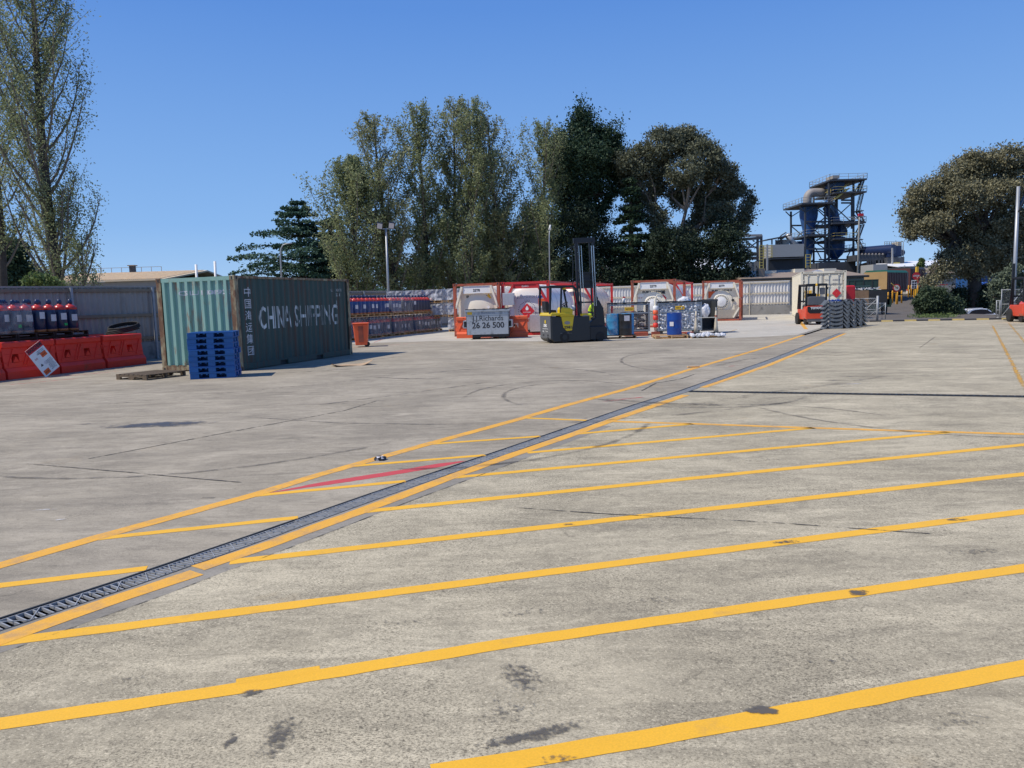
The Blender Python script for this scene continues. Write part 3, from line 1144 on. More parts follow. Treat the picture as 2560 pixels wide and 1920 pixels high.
# ------------------------------------------------------------------ fences
def fence(name, label, pts, h, mats, bay=2.6, plinth=0.0, post_h=0.0, pitch=0.20, rails=(0.95, 0.5, 0.08), inward=1, depth=0.035, capm=None):
    root = thing(name, label, 'fence', (0, 0, 0))
    sheet, railm, postm = mats
    cache = {}
    for a, b in zip(pts[:-1], pts[1:]):
        a, b = Vector((*a, 0)), Vector((*b, 0))
        L = (b - a).length
        d = (b - a) / L
        n = max(1, round(L / bay))
        w = L / n
        rz = math.atan2(d.y, d.x)
        key = round(w, 3)
        if key not in cache:
            mb = MB()
            mb.corr(w - 0.01, h - plinth, pitch, depth, Matrix.Identity(4), plinth, a=0.22, b=0.28)
            ms = mb.mesh('sheet_panel', sheet)
            mr = []
            for f in rails:
                z = plinth + (h - plinth) * f
                mr.append(MB().box(0, w - 0.06, -0.07, -0.015, z - 0.05, z + 0.05).mesh('rail', railm))
            mp = MB().box(-0.035, 0.035, -0.14, -0.07, 0, h + post_h).mesh('post', postm)
            mpl = MB().box(0, w, -0.09, 0.09, -0.3, plinth).mesh('plinth', 'plinth') if plinth else None
            mc = MB().box(0, w, -0.03, 0.045, h, h + 0.05).mesh('capping', capm or sheet)
            cache[key] = (ms, mr, mp, mpl, mc)
        ms, mr, mp, mpl, mc = cache[key]
        for k in range(n):
            p = a + d * (w * k)
            for nm, me in [('sheet_panel', ms), ('post', mp), ('capping', mc)] + [('rail', q) for q in mr] + ([('plinth', mpl)] if mpl else []):
                o = bpy.data.objects.new(nm, me)
                C.objects.link(o)
                o.parent = root
                o.location = p
                o.rotation_euler = (0, 0, rz)
    return root


fence('corrugated_fence', 'grey corrugated steel fence with timber rails behind the red barriers on the left', [(-24, 11.6), (-11.2, 30.0)], 2.55,
      ('fence_grey', 'rail_timber', 'galv_dull'), bay=2.75, plinth=0.62)
fence('corrugated_fence', 'dark grey ribbed fence behind the stacked blue cylinders under the tall poplars', [(-11.2, 30.2), (-10.6, 46.5), (-3.6, 57.0), (-1.2, 68.8)], 2.55,
      ('fence_grey', 'rail_timber', 'galv_dull'), bay=2.7)
fence('corrugated_fence', 'pale ribbed fence with cream rails behind the tank containers and beside the white container', [(-1.0, 68.9), (22.3, 61.4)], 2.62,
      ('fence_light', 'rail_cream', 'rail_cream'), bay=3.1, plinth=0.75, rails=(0.97, 0.52, 0.08), pitch=0.24, depth=0.06)

# ------------------------------------------------------------------ left foreground: green container
def fr(p, ux=V, uy=U):
    """frame at p with local x = V (right), y = U (away)"""
    return Matrix(((ux.x, uy.x, 0, p.x), (ux.y, uy.y, 0, p.y), (0, 0, 1, 0), (0, 0, 0, 1)))


cN = at(601, 928)
cU = (at(888, 885) - cN).normalized()
cang = math.atan2(cU.y, cU.x)
gc_ = thing('shipping_container', 'weathered teal shipping container with rusty corner posts and worn white lettering, behind blue pallets', 'container', cN, cang)
L, Wd, Hh = 6.15, 2.60, 2.60      # local x along the long side, local y across to the left
for x in (0, L):
    for y in (0, Wd):
        mb = MB()
        sx, sy = (1 if x == 0 else -1), (1 if y == 0 else -1)
        mb.box(min(x, x + sx * .15), max(x, x + sx * .15), min(y, y + sy * .012), max(y, y + sy * .012), .12, Hh - .12)
        mb.box(min(x, x + sx * .012), max(x, x + sx * .012), min(y + sy * .012, y + sy * .15), max(y + sy * .012, y + sy * .15), .12, Hh - .12)
        mb.box(min(x + sx * .03, x + sx * .11), max(x + sx * .03, x + sx * .11), min(y + sy * .03, y + sy * .11), max(y + sy * .03, y + sy * .11), .12, Hh - .12)
        mb.build('corner_post', 'rust_post', gc_)
        for z in (0, Hh - .12):
            mb = MB()
            x0, x1 = sorted((x - sx * .006, x + sx * .17))
            y0, y1 = sorted((y - sy * .006, y + sy * .16))
            mb.box(x0, x1, y0, y1, z, z + .12)
            cst = mb.build('corner_casting', 'rust_post', gc_, bevel=.008)
            mb = MB()
            mb.cbox(x + sx * .085, y - sy * .008, z + .06, .055, .006, .075)
            mb.cbox(x - sx * .008, y + sy * .08, z + .06, .006, .05, .075)
            mb.build('slot', 'dark_shade', cst)
for y in (0.0, Wd):
    s = 1 if y == 0 else -1
    MB().box(.17, L - .17, *sorted((y + s * .004, y + s * .06)), Hh - .075, Hh - .01).build('top_rail', 'green_lit' if y else 'rust_post', gc_)
    mb = MB()
    xs = [.17, 1.9, 2.28, L - 2.28, L - 1.9, L - .17]
    for a, b in ((0, 1), (2, 3), (4, 5)):
        mb.box(xs[a], xs[b], *sorted((y + s * .004, y + s * .055)), .02, .19)
    for a, b in ((1, 2), (3, 4)):
        mb.box(xs[a], xs[b], *sorted((y + s * .004, y + s * .055)), .145, .19)
    mb.build('bottom_rail', 'green_shaded', gc_)
    mb = MB()
    for a in (xs[1], xs[3]):
        mb.box(a, a + .38, *sorted((y + s * .06, y + s * .5)), .02, .14)
    mb.build('fork_pocket', 'dark_shade', gc_)
for x in (0.0, L):
    s = 1 if x == 0 else -1
    MB().box(*sorted((x + s * .004, x + s * .07)), .15, Wd - .15, Hh - .12, Hh - .012).build('top_rail', 'green_lit', gc_)
    MB().box(*sorted((x + s * .004, x + s * .09)), .16, Wd - .16, .03, .17).build('bottom_rail', 'rust_post', gc_)
PITCHC, DEP = 0.275, 0.036
side_M = Matrix(((1, 0, 0, .15), (0, -1, 0, .05), (0, 0, 1, 0), (0, 0, 0, 1)))    # corrugations stand out towards -y
MB().corr(L - .30, Hh - .26, PITCHC, DEP, side_M, .185, a=.26, b=.24).build('side_panel', 'green_shaded', gc_, fix=False)
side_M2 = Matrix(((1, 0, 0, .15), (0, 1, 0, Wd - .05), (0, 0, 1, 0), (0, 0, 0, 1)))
MB().corr(L - .30, Hh - .26, PITCHC, DEP, side_M2, .185, a=.26, b=.24).build('side_panel', 'green_shaded', gc_, fix=False)
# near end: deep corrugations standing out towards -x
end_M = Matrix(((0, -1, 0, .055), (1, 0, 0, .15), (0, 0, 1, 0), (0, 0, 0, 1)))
MB().corr(Wd - .30, Hh - .28, .256, .065, end_M, .165, a=.34, b=.10).build('end_panel', 'green_lit', gc_, fix=False)
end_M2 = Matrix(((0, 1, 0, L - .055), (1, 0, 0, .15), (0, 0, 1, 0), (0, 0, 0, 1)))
MB().corr(Wd - .30, Hh - .28, .256, .045, end_M2, .165, a=.30, b=.20).build('end_panel', 'green_lit', gc_, fix=False)
MB().box(.07, L - .07, .06, Wd - .06, Hh - .045, Hh - .02).build('roof', 'green_lit', gc_)
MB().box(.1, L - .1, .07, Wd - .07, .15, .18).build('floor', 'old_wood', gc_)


def prof_y(x, pitch, a, b, dep):
    t = (x % pitch) / pitch
    if t < a:
        return dep * t / a if False else 0.0
    if t < a + b:
        return dep * (t - a) / b
    if t < a + b + a:
        return dep
    return dep * (1 - (t - (2 * a + b)) / (1 - 2 * a - b))


def corr_text(name, s, size, x, z, width, M, L0, pitch, a, b, dep, parent, m='lettering_white', bold=0.0, flip=None):
    """lettering painted on a corrugated wall: the glyphs are cut at the folds and follow them"""
    me = text_mesh(s, size, 0.0, bold, 'LEFT', width)
    me.transform(Matrix.Translation((x - L0, z, 0)))
    bm = bmesh.new()
    bm.from_mesh(me)
    xs = [v.co.x for v in bm.verts]
    k0, k1 = (int(min(xs) / pitch) - 1, int(max(xs) / pitch) + 2) if flip is None else (-1, 12)
    for k in range(k0, k1):
        for f in (0, a, a + b, 2 * a + b):
            g = bm.verts[:] + bm.edges[:] + bm.faces[:]
            bmesh.ops.bisect_plane(bm, geom=g, plane_co=((k + f) * pitch if flip is None else flip - (k + f) * pitch, 0, 0), plane_no=(1, 0, 0), dist=1e-5)
    for v in bm.verts:
        xx, zz = v.co.x, v.co.y
        v.co = M @ Vector((xx, prof_y(xx if flip is None else flip - xx, pitch, a, b, dep) + .003, zz))
    bm.to_mesh(me)
    bm.free()
    me.materials.clear()
    me.materials.append(MATS[m])
    me.name = name
    o = bpy.data.objects.new(name, me)
    C.objects.link(o)
    o.parent = parent
    return o


ca = (0.15, PITCHC, .26, .24, DEP)
ct = lambda s, size, x, z, w, **k: corr_text('lettering', s, size, x, z, w, side_M, *ca, gc_, **k)


def s_of(px):
    """distance along the container's long side seen at pixel column px (near the middle of its height)"""
    best = min((abs(_px(cN + cU * (k * .02), 1.3) - px), k * .02) for k in range(0, 320))
    return best[1]


def _px(p, z):
    v = cam.matrix_world.inverted() @ Vector((p.x, p.y, z))
    return 1280 + v.x / -v.z * FPX


cam.matrix_world = Matrix.Translation((0, 0, H)) @ CM
a_, b_ = s_of(650), s_of(729)
ct('CHINA', .92, a_, 1.38, b_ - a_, bold=.008)
a_, b_ = s_of(738), s_of(846)
ct('SHIPPING', .92, a_, 1.38, b_ - a_, bold=.008)
for k, ch in enumerate('中国海运集团'):
    ct(ch, .29, .42, 2.13 - k * .325, .27, bold=.0, m='sack_white')
ct('LU 1089 3', .13, 4.95, 2.22, .75)
ct('2G1', .13, 5.25, 2.06, .26)
ct('P', .2, 5.25, 1.80, .1)
# number on the near end: reads left to right from the far left corner, so its own mapping
end_T = Matrix(((0, -1, 0, .055), (-1, 0, 0, Wd - .15), (0, 0, 1, 0), (0, 0, 0, 1)))
corr_text('lettering', 'CSLU 110892 3', .17, .75, 2.16, 1.72, end_T, .15, .256, .34, .10, .065, gc_, m='sack_white', bold=.004, flip=Wd - .30)

# ------------------------------------------------------------------ blue plastic pallets
bp_ = at(482, 945)
bdir = R(11)
bp_ = at(588.5, 944) - Vector((math.cos(bdir), math.sin(bdir), 0)) * 1.06


def blue_pallet():
    t = thing('plastic_pallet', '', 'pallet', (0, 0, 0), 0, 'blue plastic pallets in one stack')
    w, d, h = 1.06, 1.05, .142
    mb = MB()
    mb.box(0, w, 0, d, h - .022, h)
    for k in range(6):
        y = .07 + k * (d - .14) / 5
        mb.box(.03, w - .03, y - .02, y + .02, h, h + .004)
    mb.build('deck', 'pallet_blue', t, bevel=.004)
    for i in range(3):
        for j in range(3):
            bw = .21 if i != 1 else .17
            x = (0.0, w / 2 - bw / 2, w - bw)[i]
            y = (0, d / 2 - .085, d - .17)[j]
            MB().box(x, x + bw, y, y + .17, .024, h - .022).build('block', 'pallet_blue', t, bevel=.006)
    mb = MB()
    for j in range(3):
        y = (0, d / 2 - .085, d - .17)[j]
        mb.box(0, w, y, y + .17, .0, .022)
    for i in range(3):
        bw = .21 if i != 1 else .17
        x = (0.0, w / 2 - bw / 2, w - bw)[i]
        mb.box(x, x + bw, .172, d - .172, .001, .021)
    mb.build('base_frame', 'pallet_blue', t)
    MB().box(.19, w - .19, d / 2 - .02, d / 2 + .02, .024, h - .024).build('added_light_block', 'pallet_blue', t)  # added wall: blocks the sunlit view through, so the fork openings stay dark
    mb = MB()
    for x in (.255, .375, .70, .82):
        mb.box(x, x + .035, -.004, .03, h - .044, h - .023)
    mb.build('rib', 'pallet_blue', t)
    return t


ordn = ['bottom', 'second from bottom', 'third from bottom', 'fourth from bottom', 'fifth from bottom', 'sixth from bottom', 'seventh from bottom', 'topmost']
p0 = blue_pallet()
for k in range(8):
    lab = f'{ordn[k]} blue plastic pallet in the stack before the teal container'
    o = p0 if k == 0 else dup(p0, (0, 0, 0), 0, lab)
    o['label'] = lab
    o.location = bp_ + Vector((random.uniform(-.02, .02) if k else 0, random.uniform(-.015, .015), k * .1425 + .002))
    o.rotation_euler = (0, 0, bdir + (random.uniform(-.02, .02) if k else 0))


# ------------------------------------------------------------------ wooden pallets
def wood_pallet(m, name='wooden_pallet', w=1.165, d=1.165, nb=7, h=.14, label='', group=None, lean=False, board_parts=True):
    t = thing(name, label, 'pallet', (0, 0, 0), 0, group)
    for i in range(3):
        x = (0, w / 2 - .0225, w - .045)[i]
        mb = MB()
        mb.box(x, x + .045, 0, .15, .022, h - .022).box(x, x + .045, d / 2 - .1, d / 2 + .1, .022, h - .022).box(x, x + .045, d - .15, d, .022, h - .022)
        mb.box(x, x + .045, .15, d / 2 - .1, .07, h - .022).box(x, x + .045, d / 2 + .1, d - .15, .07, h - .022)
        mb.build('bearer', m, t)
    bw = d / nb * .74
    me = MB().box(0, w, 0, bw, 0, .02).mesh('board', m)
    for k in range(nb):
        o = bpy.data.objects.new('board', me)
        C.objects.link(o)
        o.parent = t
        o.location = (random.uniform(-.01, .01), k * (d - bw) / (nb - 1), h - .0215)
    for k in (0, nb // 2, nb - 1):
        o = bpy.data.objects.new('board', me)
        C.objects.link(o)
        o.parent = t
        o.location = (0, k * (d - bw) / (nb - 1), .001)
    return t


pc = at(367, 951)
pl = at(276, 949)
wp = wood_pallet('old_wood', w=1.2, d=1.1, label='old dark timber pallet lying alone on the concrete, left of the blue pallet stack')
wp.location = pc
wp.rotation_euler = (0, 0, math.atan2((pl - pc).y, (pl - pc).x) - PI / 2 + R(3))
for c_ in wp.children:
    pass
wp.rotation_euler = (0, 0, math.atan2((at(448, 941) - pc).y, (at(448, 941) - pc).x))

# curled sheet of cardboard
c0_ = at(836, 918)
c1_ = at(934, 912)
dv = (c1_ - c0_)
Lc = dv.length
mb = MB()
vs, fs = [], []
nxx, nyy = 14, 5
for i in range(nxx + 1):
    for j in range(nyy + 1):
        x, y = i / nxx * Lc, j / nyy * .62
        z = .012 + .055 * (1 - min(1, x / .25)) ** 2 + .14 * max(0, (x / Lc - .62) / .38) ** 2 * (1 - .7 * j / nyy) + .014 * math.sin(x * 6 + j)
        vs.append((x, y, z))
n2 = len(vs)
vs += [(x, y, z - .006) for x, y, z in vs]
for i in range(nxx):
    for j in range(nyy):
        a = i * (nyy + 1) + j
        q = (a, a + nyy + 1, a + nyy + 2, a + 1)
        fs.append(q)
        fs.append(tuple(v + n2 for v in q[::-1]))
mb.add(vs, fs)
o = mb.build('cardboard_sheet', 'cardboard', smooth=True)
o.location = c0_
o.rotation_euler = (0, 0, math.atan2(dv.y, dv.x))
tag(o, 'curled tan cardboard sheet lying on the ground in front of the teal container', 'cardboard')

# crumpled dark wrapper and a pale stick on the yard
rng = random.Random(2)
bm = bmesh.new()
bmesh.ops.create_icosphere(bm, subdivisions=2, radius=.06)
for v in bm.verts:
    v.co *= rng.uniform(.6, 1.2)
    v.co.z = abs(v.co.z) * .8 if v.co.z > 0 else v.co.z * .1
me = bpy.data.meshes.new('crumpled_bag')
bm.to_mesh(me)
bm.free()
me.materials.append(MATS['black_plastic'])
me.materials.append(MATS['paper'])
for p in me.polygons:
    if p.index % 5 == 0:
        p.material_index = 1
o = bpy.data.objects.new('crumpled_bag', me)
C.objects.link(o)
o.location = at(951, 1150)
o.scale = (1.3, 1.1, 1)
tag(o, 'crumpled black plastic scrap lying on the yellow edge line', 'litter')
o = MB().box(-.14, .14, -.04, .04, 0, .035).build('timber_offcut', 'new_wood', bevel=.004)
o.location = at(1733, 919)
o.rotation_euler = (0, 0, .1)
tag(o, 'small pale timber offcut on the far yellow edge line', 'litter')


# ------------------------------------------------------------------ plastic road barriers
def barrier(label, m, group, L=1.72, Hb=1.0):
    t = thing('road_barrier', label, 'barrier', (0, 0, 0), 0, group)
    mb = MB()
    e = .05
    # base foot with chamfer
    mb.prism([(-.26, 0), (.26, 0), (.26, .20), (.19, .30), (-.19, .30), (-.26, .20)], e, L - e, 'x')
    tw, bw = .10, .17

    def wall(x0, x1, z0, z1):
        h0 = bw - (bw - tw) * (z0 - .3) / .55
        h1 = bw - (bw - tw) * (z1 - .3) / .55
        mb.prism([(-h0, z0), (h0, z0), (h1, z1), (-h1, z1)], x0, x1, 'x')
    wins = [(.30, .52), (1.02, 1.24)]
    wall(e, L - e, .3, .44)
    wall(e, wins[0][0], .44, .66)
    wall(wins[0][1], wins[1][0], .44, .66)
    wall(wins[1][1], L - e, .44, .66)
    wall(e, L - e, .66, .84)
    mb.prism([(-.15, .84), (.15, .84), (.15, Hb - .03), (.12, Hb), (-.12, Hb), (-.15, Hb - .03)], e, L - e, 'x')
    body = mb.build('body', m, t, bevel=.012)
    for x in (.16, .62, .72, 1.36):
        for s in (-1, 1):
            mb = MB()
            mb.bar((x, s * .165, .36), (x + .22, s * .115, .80), .035, .03)
            mb.build('rib', m, t)
    mb = MB()
    for z in (.34, .60):
        mb.box(0, e, -.10, .10, z, z + .12)
    for z in (.16, .70):
        mb.box(L - e, L, -.10, .10, z, z + .12)
    mb.build('lug', m, t, bevel=.008)
    mb = MB()
    for x in (.35, .8, 1.25):
        mb.box(x, x + .07, -.157, .157, Hb - .055, Hb - .028)
    mb.build('notch', m, t)
    for (a, b) in wins:
        for s in (-1, 1):
            mb = MB()
            mb.prism([(a + .015, .445), (b - .015, .445), ((a + b) / 2, .60)], s * .03, s * .165, 'y')
            mb.build('window_web', m, t)
    return t


b0 = at(367, 909)
b1 = at(0, 952)
bd = (b1 - b0).normalized()
ba = math.atan2(-bd.y, -bd.x)
bl = ['red plastic barrier at the right end of its row, nearest the teal container', 'red plastic barrier second from the right end, plain face with two holes',
      'red plastic barrier behind the leaning hazard sign', 'red plastic barrier cut by the left edge of the picture', 'red plastic barrier out past the left edge']
br0 = barrier(bl[0], 'barrier_red', 'red barriers in a row on the left')
for k in range(4):
    o = br0 if k == 0 else dup(br0, (0, 0, 0), 0, bl[k])
    p = b0 + bd * (1.70 * (k + 1)) + Vector((-.2, .05, 0))
    o.location = p
    o.rotation_euler = (0, 0, ba + random.uniform(-.02, .02))
o = dup(br0, Vector((-14.1, 24.3, 0)), ba + .12, 'red plastic barrier standing behind the end of the row, under the black hoses')

# hazard board leaning on the barriers
hs = thing('hazard_sign', 'tilted white hazard board headed HAZCHEM leaning against the red barriers', 'sign', (0, 0, 0))
sw, sh = .60, .86
MB().box(-sw / 2, sw / 2, -.006, .006, 0, sh).build('board', 'white_paint', hs)
MB().box(-sw / 2 + .001, sw / 2 - .001, -.0095, -.0068, sh - .15, sh - .001).build('header', 'placard_red', hs)
text('lettering', 'HAZCHEM', .125, 'text_black', hs, T(0, -.012, sh - .075), bold=.004, width=.54)
for x, z in ((.13, .52), (-.14, .10)):
    f_ = MB().box(x - .105, x + .105, -.0095, -.0068, z - .06, z + .07).build('placard', 'placard_orange', hs)
    text('lettering', '2YE 3077', .035, 'text_black', f_, T(x, -.011, z))
MB().prism([(-.20, .29), (-.10, .29), (-.15, .36)], -.0095, -.0068).build('symbol', 'text_black', hs)
MB().prism([(-.06, .31), (0, .25), (.06, .31), (0, .37)], -.0095, -.0068).build('symbol', 'paper', hs)
for k in range(9):
    z = .34 - k * .033
    text('lettering', ('EMERGENCY ACTION', 'FLAMMABLE GAS N.O.S', 'IN EMERGENCY DIAL 000', 'STORAGE AREA')[k % 4], .022, 'text_grey', hs, T(.14, -.0095, z))
for k in range(3):
    text('lettering', 'EMERGENCY CONTACT', .024, 'text_grey', hs, T(.10, -.0095, sh - .20 - k * .035))
text('lettering', '2YE', .07, 'text_rust', hs, T(-.18, -.0095, .52))
text('lettering', 'NOT', .05, 'text_grey', hs, T(-.02, -.0095, .60))
# plane of the leaning board: barrier face direction, tilted back, turned in its plane
fx = -bd
n_out = Vector((fx.y, -fx.x, 0))
zz = (Vector((0, 0, 1)) - n_out * .26).normalized()
yy = zz.cross(fx)
base_M = Matrix(((fx.x, yy.x, zz.x, 0), (fx.y, yy.y, zz.y, 0), (fx.z, yy.z, zz.z, 0), (0, 0, 0, 1)))
RM = Matrix.Rotation(R(-27), 4, 'Y')
hs.matrix_world = Matrix.Translation(at(116, 943) + n_out * .0) @ base_M @ RM @ Matrix.Translation((sw / 2 - .02, 0, 0))


# ------------------------------------------------------------------ refrigerant cylinders on pallets
def cyl_meshes(h=.80, r=.18, body='navy'):
    d = {}
    d['body'] = MB().lathe([(r * .93, 0), (r * .93, .04), (r, .05), (r, h - .12), (r * .99, h - .115)], 14).mesh('body', body, True)
    d['shoulder'] = MB().lathe([(r * 1.0, h - .115), (r * .97, h - .06), (r * .80, h - .01), (r * .45, h + .03), (.055, h + .045), (.055, h + .06)], 14).mesh('shoulder', 'cyl_red', True)
    d['cap'] = MB().lathe([(.058, h + .058), (.062, h + .10), (.058, h + .16), (.040, h + .185), (.012, h + .192)], 10).mesh('cap', 'navy', True)
    d['foot_ring'] = MB().lathe([(r * .96, 0), (r * 1.01, .02), (r * 1.01, .075), (r * .96, .08)], 14).mesh('foot_ring', 'cyl_orange', True)
    lab = MB()
    n = 5
    vs, fs = [], []
    for i in range(n + 1):
        a = -PI / 2 + (i / n - .5) * 1.0
        for z in (h * .42, h * .68):
            vs.append(((r + .003) * math.cos(a), (r + .003) * math.sin(a), z))
    for i in range(n):
        fs.append((2 * i, 2 * i + 2, 2 * i + 3, 2 * i + 1))
    d['label'] = lab.add(vs, fs).mesh('paper_label', 'paper')
    return d


CYL = {'navy': cyl_meshes(.75), 'blue': cyl_meshes(.75, .185, 'cyl_blue')}


def cylinder(p, kind, label, group, rz=0.0, lab=True, sc=1.0):
    t = thing('gas_cylinder', label, 'gas cylinder', p, rz, group)
    t.scale = (1, 1, sc)
    for k in ('body', 'shoulder', 'cap', 'foot_ring') + (('label',) if lab else ()):
        o = bpy.data.objects.new('paper_label' if k == 'label' else k, CYL[kind][k])
        C.objects.link(o)
        o.parent = t
        if k == 'label':
            o.location = (0, 0, random.uniform(-.06, .08))
            o.rotation_euler = (0, 0, random.uniform(-.35, .35))
    return t


def wrap_box(name, label, cat, x0, x1, y0, y1, z0, z1, loc, rz, seed=1, group=None):
    """stretch film drawn round a load: bulging and creased"""
    rng = random.Random(seed)
    nx_, nz_ = 14, 7
    ring = []
    per = []
    for i in range(nx_):
        per.append((x0 + (x1 - x0) * i / nx_, y0))
    for i in range(nx_):
        per.append((x1, y0 + (y1 - y0) * i / nx_))
    for i in range(nx_):
        per.append((x1 - (x1 - x0) * i / nx_, y1))
    for i in range(nx_):
        per.append((x0, y1 - (y1 - y0) * i / nx_))
    vs, fs = [], []
    cx, cy = (x0 + x1) / 2, (y0 + y1) / 2
    for k in range(nz_ + 1):
        z = z0 + (z1 - z0) * k / nz_
        for (x, y) in per:
            q = 1 + .05 * (noise.noise(Vector((x * 3, y * 3, z * 4 + seed))))
            if k == nz_:
                q *= .9
            vs.append((cx + (x - cx) * q, cy + (y - cy) * q, z + rng.uniform(-.01, .01)))
    m = len(per)
    for k in range(nz_):
        for i in range(m):
            a, b = k * m + i, k * m + (i + 1) % m
            fs.append((a, b, b + m, a + m))
    mb = MB()
    mb.add(vs, fs)
    o = mb.build(name, 'clear_wrap', smooth=True)
    o.location = loc
    o.rotation_euler = (0, 0, rz)
    tag(o, label, cat, group)
    return o


# left rack: two layers of dark pallets behind the barriers, cylinders on top
nrm_b = Vector((bd.y, -bd.x, 0))
if nrm_b.x > 0:
    nrm_b = -nrm_b
rk = at(200, 838, 1.0)
zt = 1.05
lab_l = ['rightmost navy gas cylinder with red shoulder on the left rack, nearest the fence post', 'navy gas cylinder with a green tag, second from the right on the left rack',
         'navy gas cylinder third from the right on the left rack, small paper label', 'navy gas cylinder with tall paper label, next to the film wrapped ones',
         'film wrapped gas cylinder with white label, beside the unwrapped ones on the left rack', 'film wrapped gas cylinder with green tag on the left rack',
         'film wrapped gas cylinder near the left edge of the picture', 'gas cylinder cut by the left edge of the picture']
# anchor: right front cylinder stands at pixel (180, 832) on a pallet top at z = .95
A0 = atd(181, 826, 23.4)
ZR = A0.z
low = A0 - Vector((0, 0, 1.10))
for k in range(9):
    for r_ in range(4):
        p = A0 + bd * (.385 * k) + nrm_b * (-0 + .385 * r_)
        front = r_ == 0
        if front and k < 8:
            cylinder(p, 'navy', lab_l[k], 'gas cylinders on the left rack', rz=ba, lab=True)
        else:
            if (k, r_) in ((0, 1), (0, 2), (0, 3)):
                continue
            nth = ['rightmost', 'second', 'third', 'fourth', 'fifth', 'sixth', 'seventh', 'eighth', 'ninth'][k]
            nth = 'rightmost front one' if k == 0 else f'{nth} front one'
            lb = {1: f'second row gas cylinder of the left rack, behind the {nth}',
                  2: f'third row cylinder of the left rack, in line with the {nth}',
                  3: f'back row gas cylinder of the left rack, behind the {nth}',
                  0: 'gas cylinder at the far left end of the rack, out past the picture edge'}[r_]
            cylinder(p + Vector((0, 0, random.uniform(-.02, .03))), 'navy', lb, f'gas cylinders in row {r_ + 1} of the left rack', lab=False)
for k, (kk, sz) in enumerate([(1, .035), (5, .045)]):
    p = A0 + bd * (.385 * kk) - nrm_b * .188
    o = MB().box(-.05, .05, -.003, .003, -sz, sz).build('green_tag', 'green_tag')
    o.location = p + Vector((0, 0, .2))
    o.rotation_euler = (0, 0, ba)
    tag(o, ['small green tag on the second cylinder from the right of the left rack', 'small green tag under the film on the left rack'][k], 'tag')
# dark timber pallets below
dk_labels = ['dark stained pallet under the right end of the left cylinder rack', 'dark stained pallet under the middle of the left cylinder rack', 'dark stained pallet at the left edge under the cylinders',
             'lower dark pallet at the right end of the left rack', 'lower dark pallet in the middle of the left rack', 'lower dark pallet at the left edge of the picture']
mat('dark_red_wood', (0.055, 0.022, 0.016), 0.8, var=0.35, scale=4, stretch=(1, 6, 1))
wd = wood_pallet('dark_red_wood', w=1.2, d=1.55, label='x', group='dark pallets of the left cylinder rack', nb=8)
for i in range(6):
    o = wd if i == 0 else dup(wd, (0, 0, 0), 0, dk_labels[i])
    o['label'] = dk_labels[i]
    lv, kx = divmod(i, 3)
    p = A0 + bd * (1.22 * (kx + 1) - .35) - nrm_b * .27
    o.location = Vector((p.x, p.y, ZR - .143 * (lv + 1)))
    o.rotation_euler = (0, 0, ba)
mb = MB()
for s in (.1, 1.3):
    for x in (.1, 1.9, 3.4):
        mb.box(x, x + .12, s, s + .12, 0, ZR - .286)
o = mb.build('support_blocks', 'dark_shade')
q = A0 + bd * 3.6 - nrm_b * .27
o.location = (q.x, q.y, 0)
o.rotation_euler = (0, 0, ba)
tag(o, 'dark trestle under the left cylinder rack, hidden behind the red barriers', 'trestle')
q = A0 + bd * 3.5 - nrm_b * .27
wrap_box('stretch_film', 'clear stretch film round the gas cylinders at the left of the left rack', 'film', -.15, 1.95, .03, 1.5, 0, .86, Vector((q.x, q.y, ZR - .02)), ba, 3)

# black hose coils lying on top of the far barrier
hc = thing('hose_coil', 'black hose coils lying tilted behind the right end of the red barriers', 'hose', Vector((-12.85, 25.35, 0)))
for i, (tx, ty, r_, z) in enumerate([(.10, .02, .50, 1.06), (.22, -.1, .48, 1.18)]):
    mb = MB()
    Mx = Matrix.Translation((.1 + i * .05, 0, z)) @ Matrix.Rotation(tx, 4, 'X') @ Matrix.Rotation(-ty - .15, 4, 'Y')
    for k in range(3):
        pts = [Mx @ Vector(((r_ - k * .012) * math.cos(a), (r_ - k * .012) * math.sin(a), k * .045)) for a in np.linspace(0, 2 * PI, 33)]
        mb.tube(pts, .024, 6, cap=False)
    mb.build('coil', 'rubber', hc, smooth=True)
mb = MB()
mb.lathe([(.42, 0), (.42, 1.02)], 14)
mb.build('drum_support', 'dark_shade', hc, loc=(.1, 0, 0))
# low dark scrub of rubbish by the fence foot

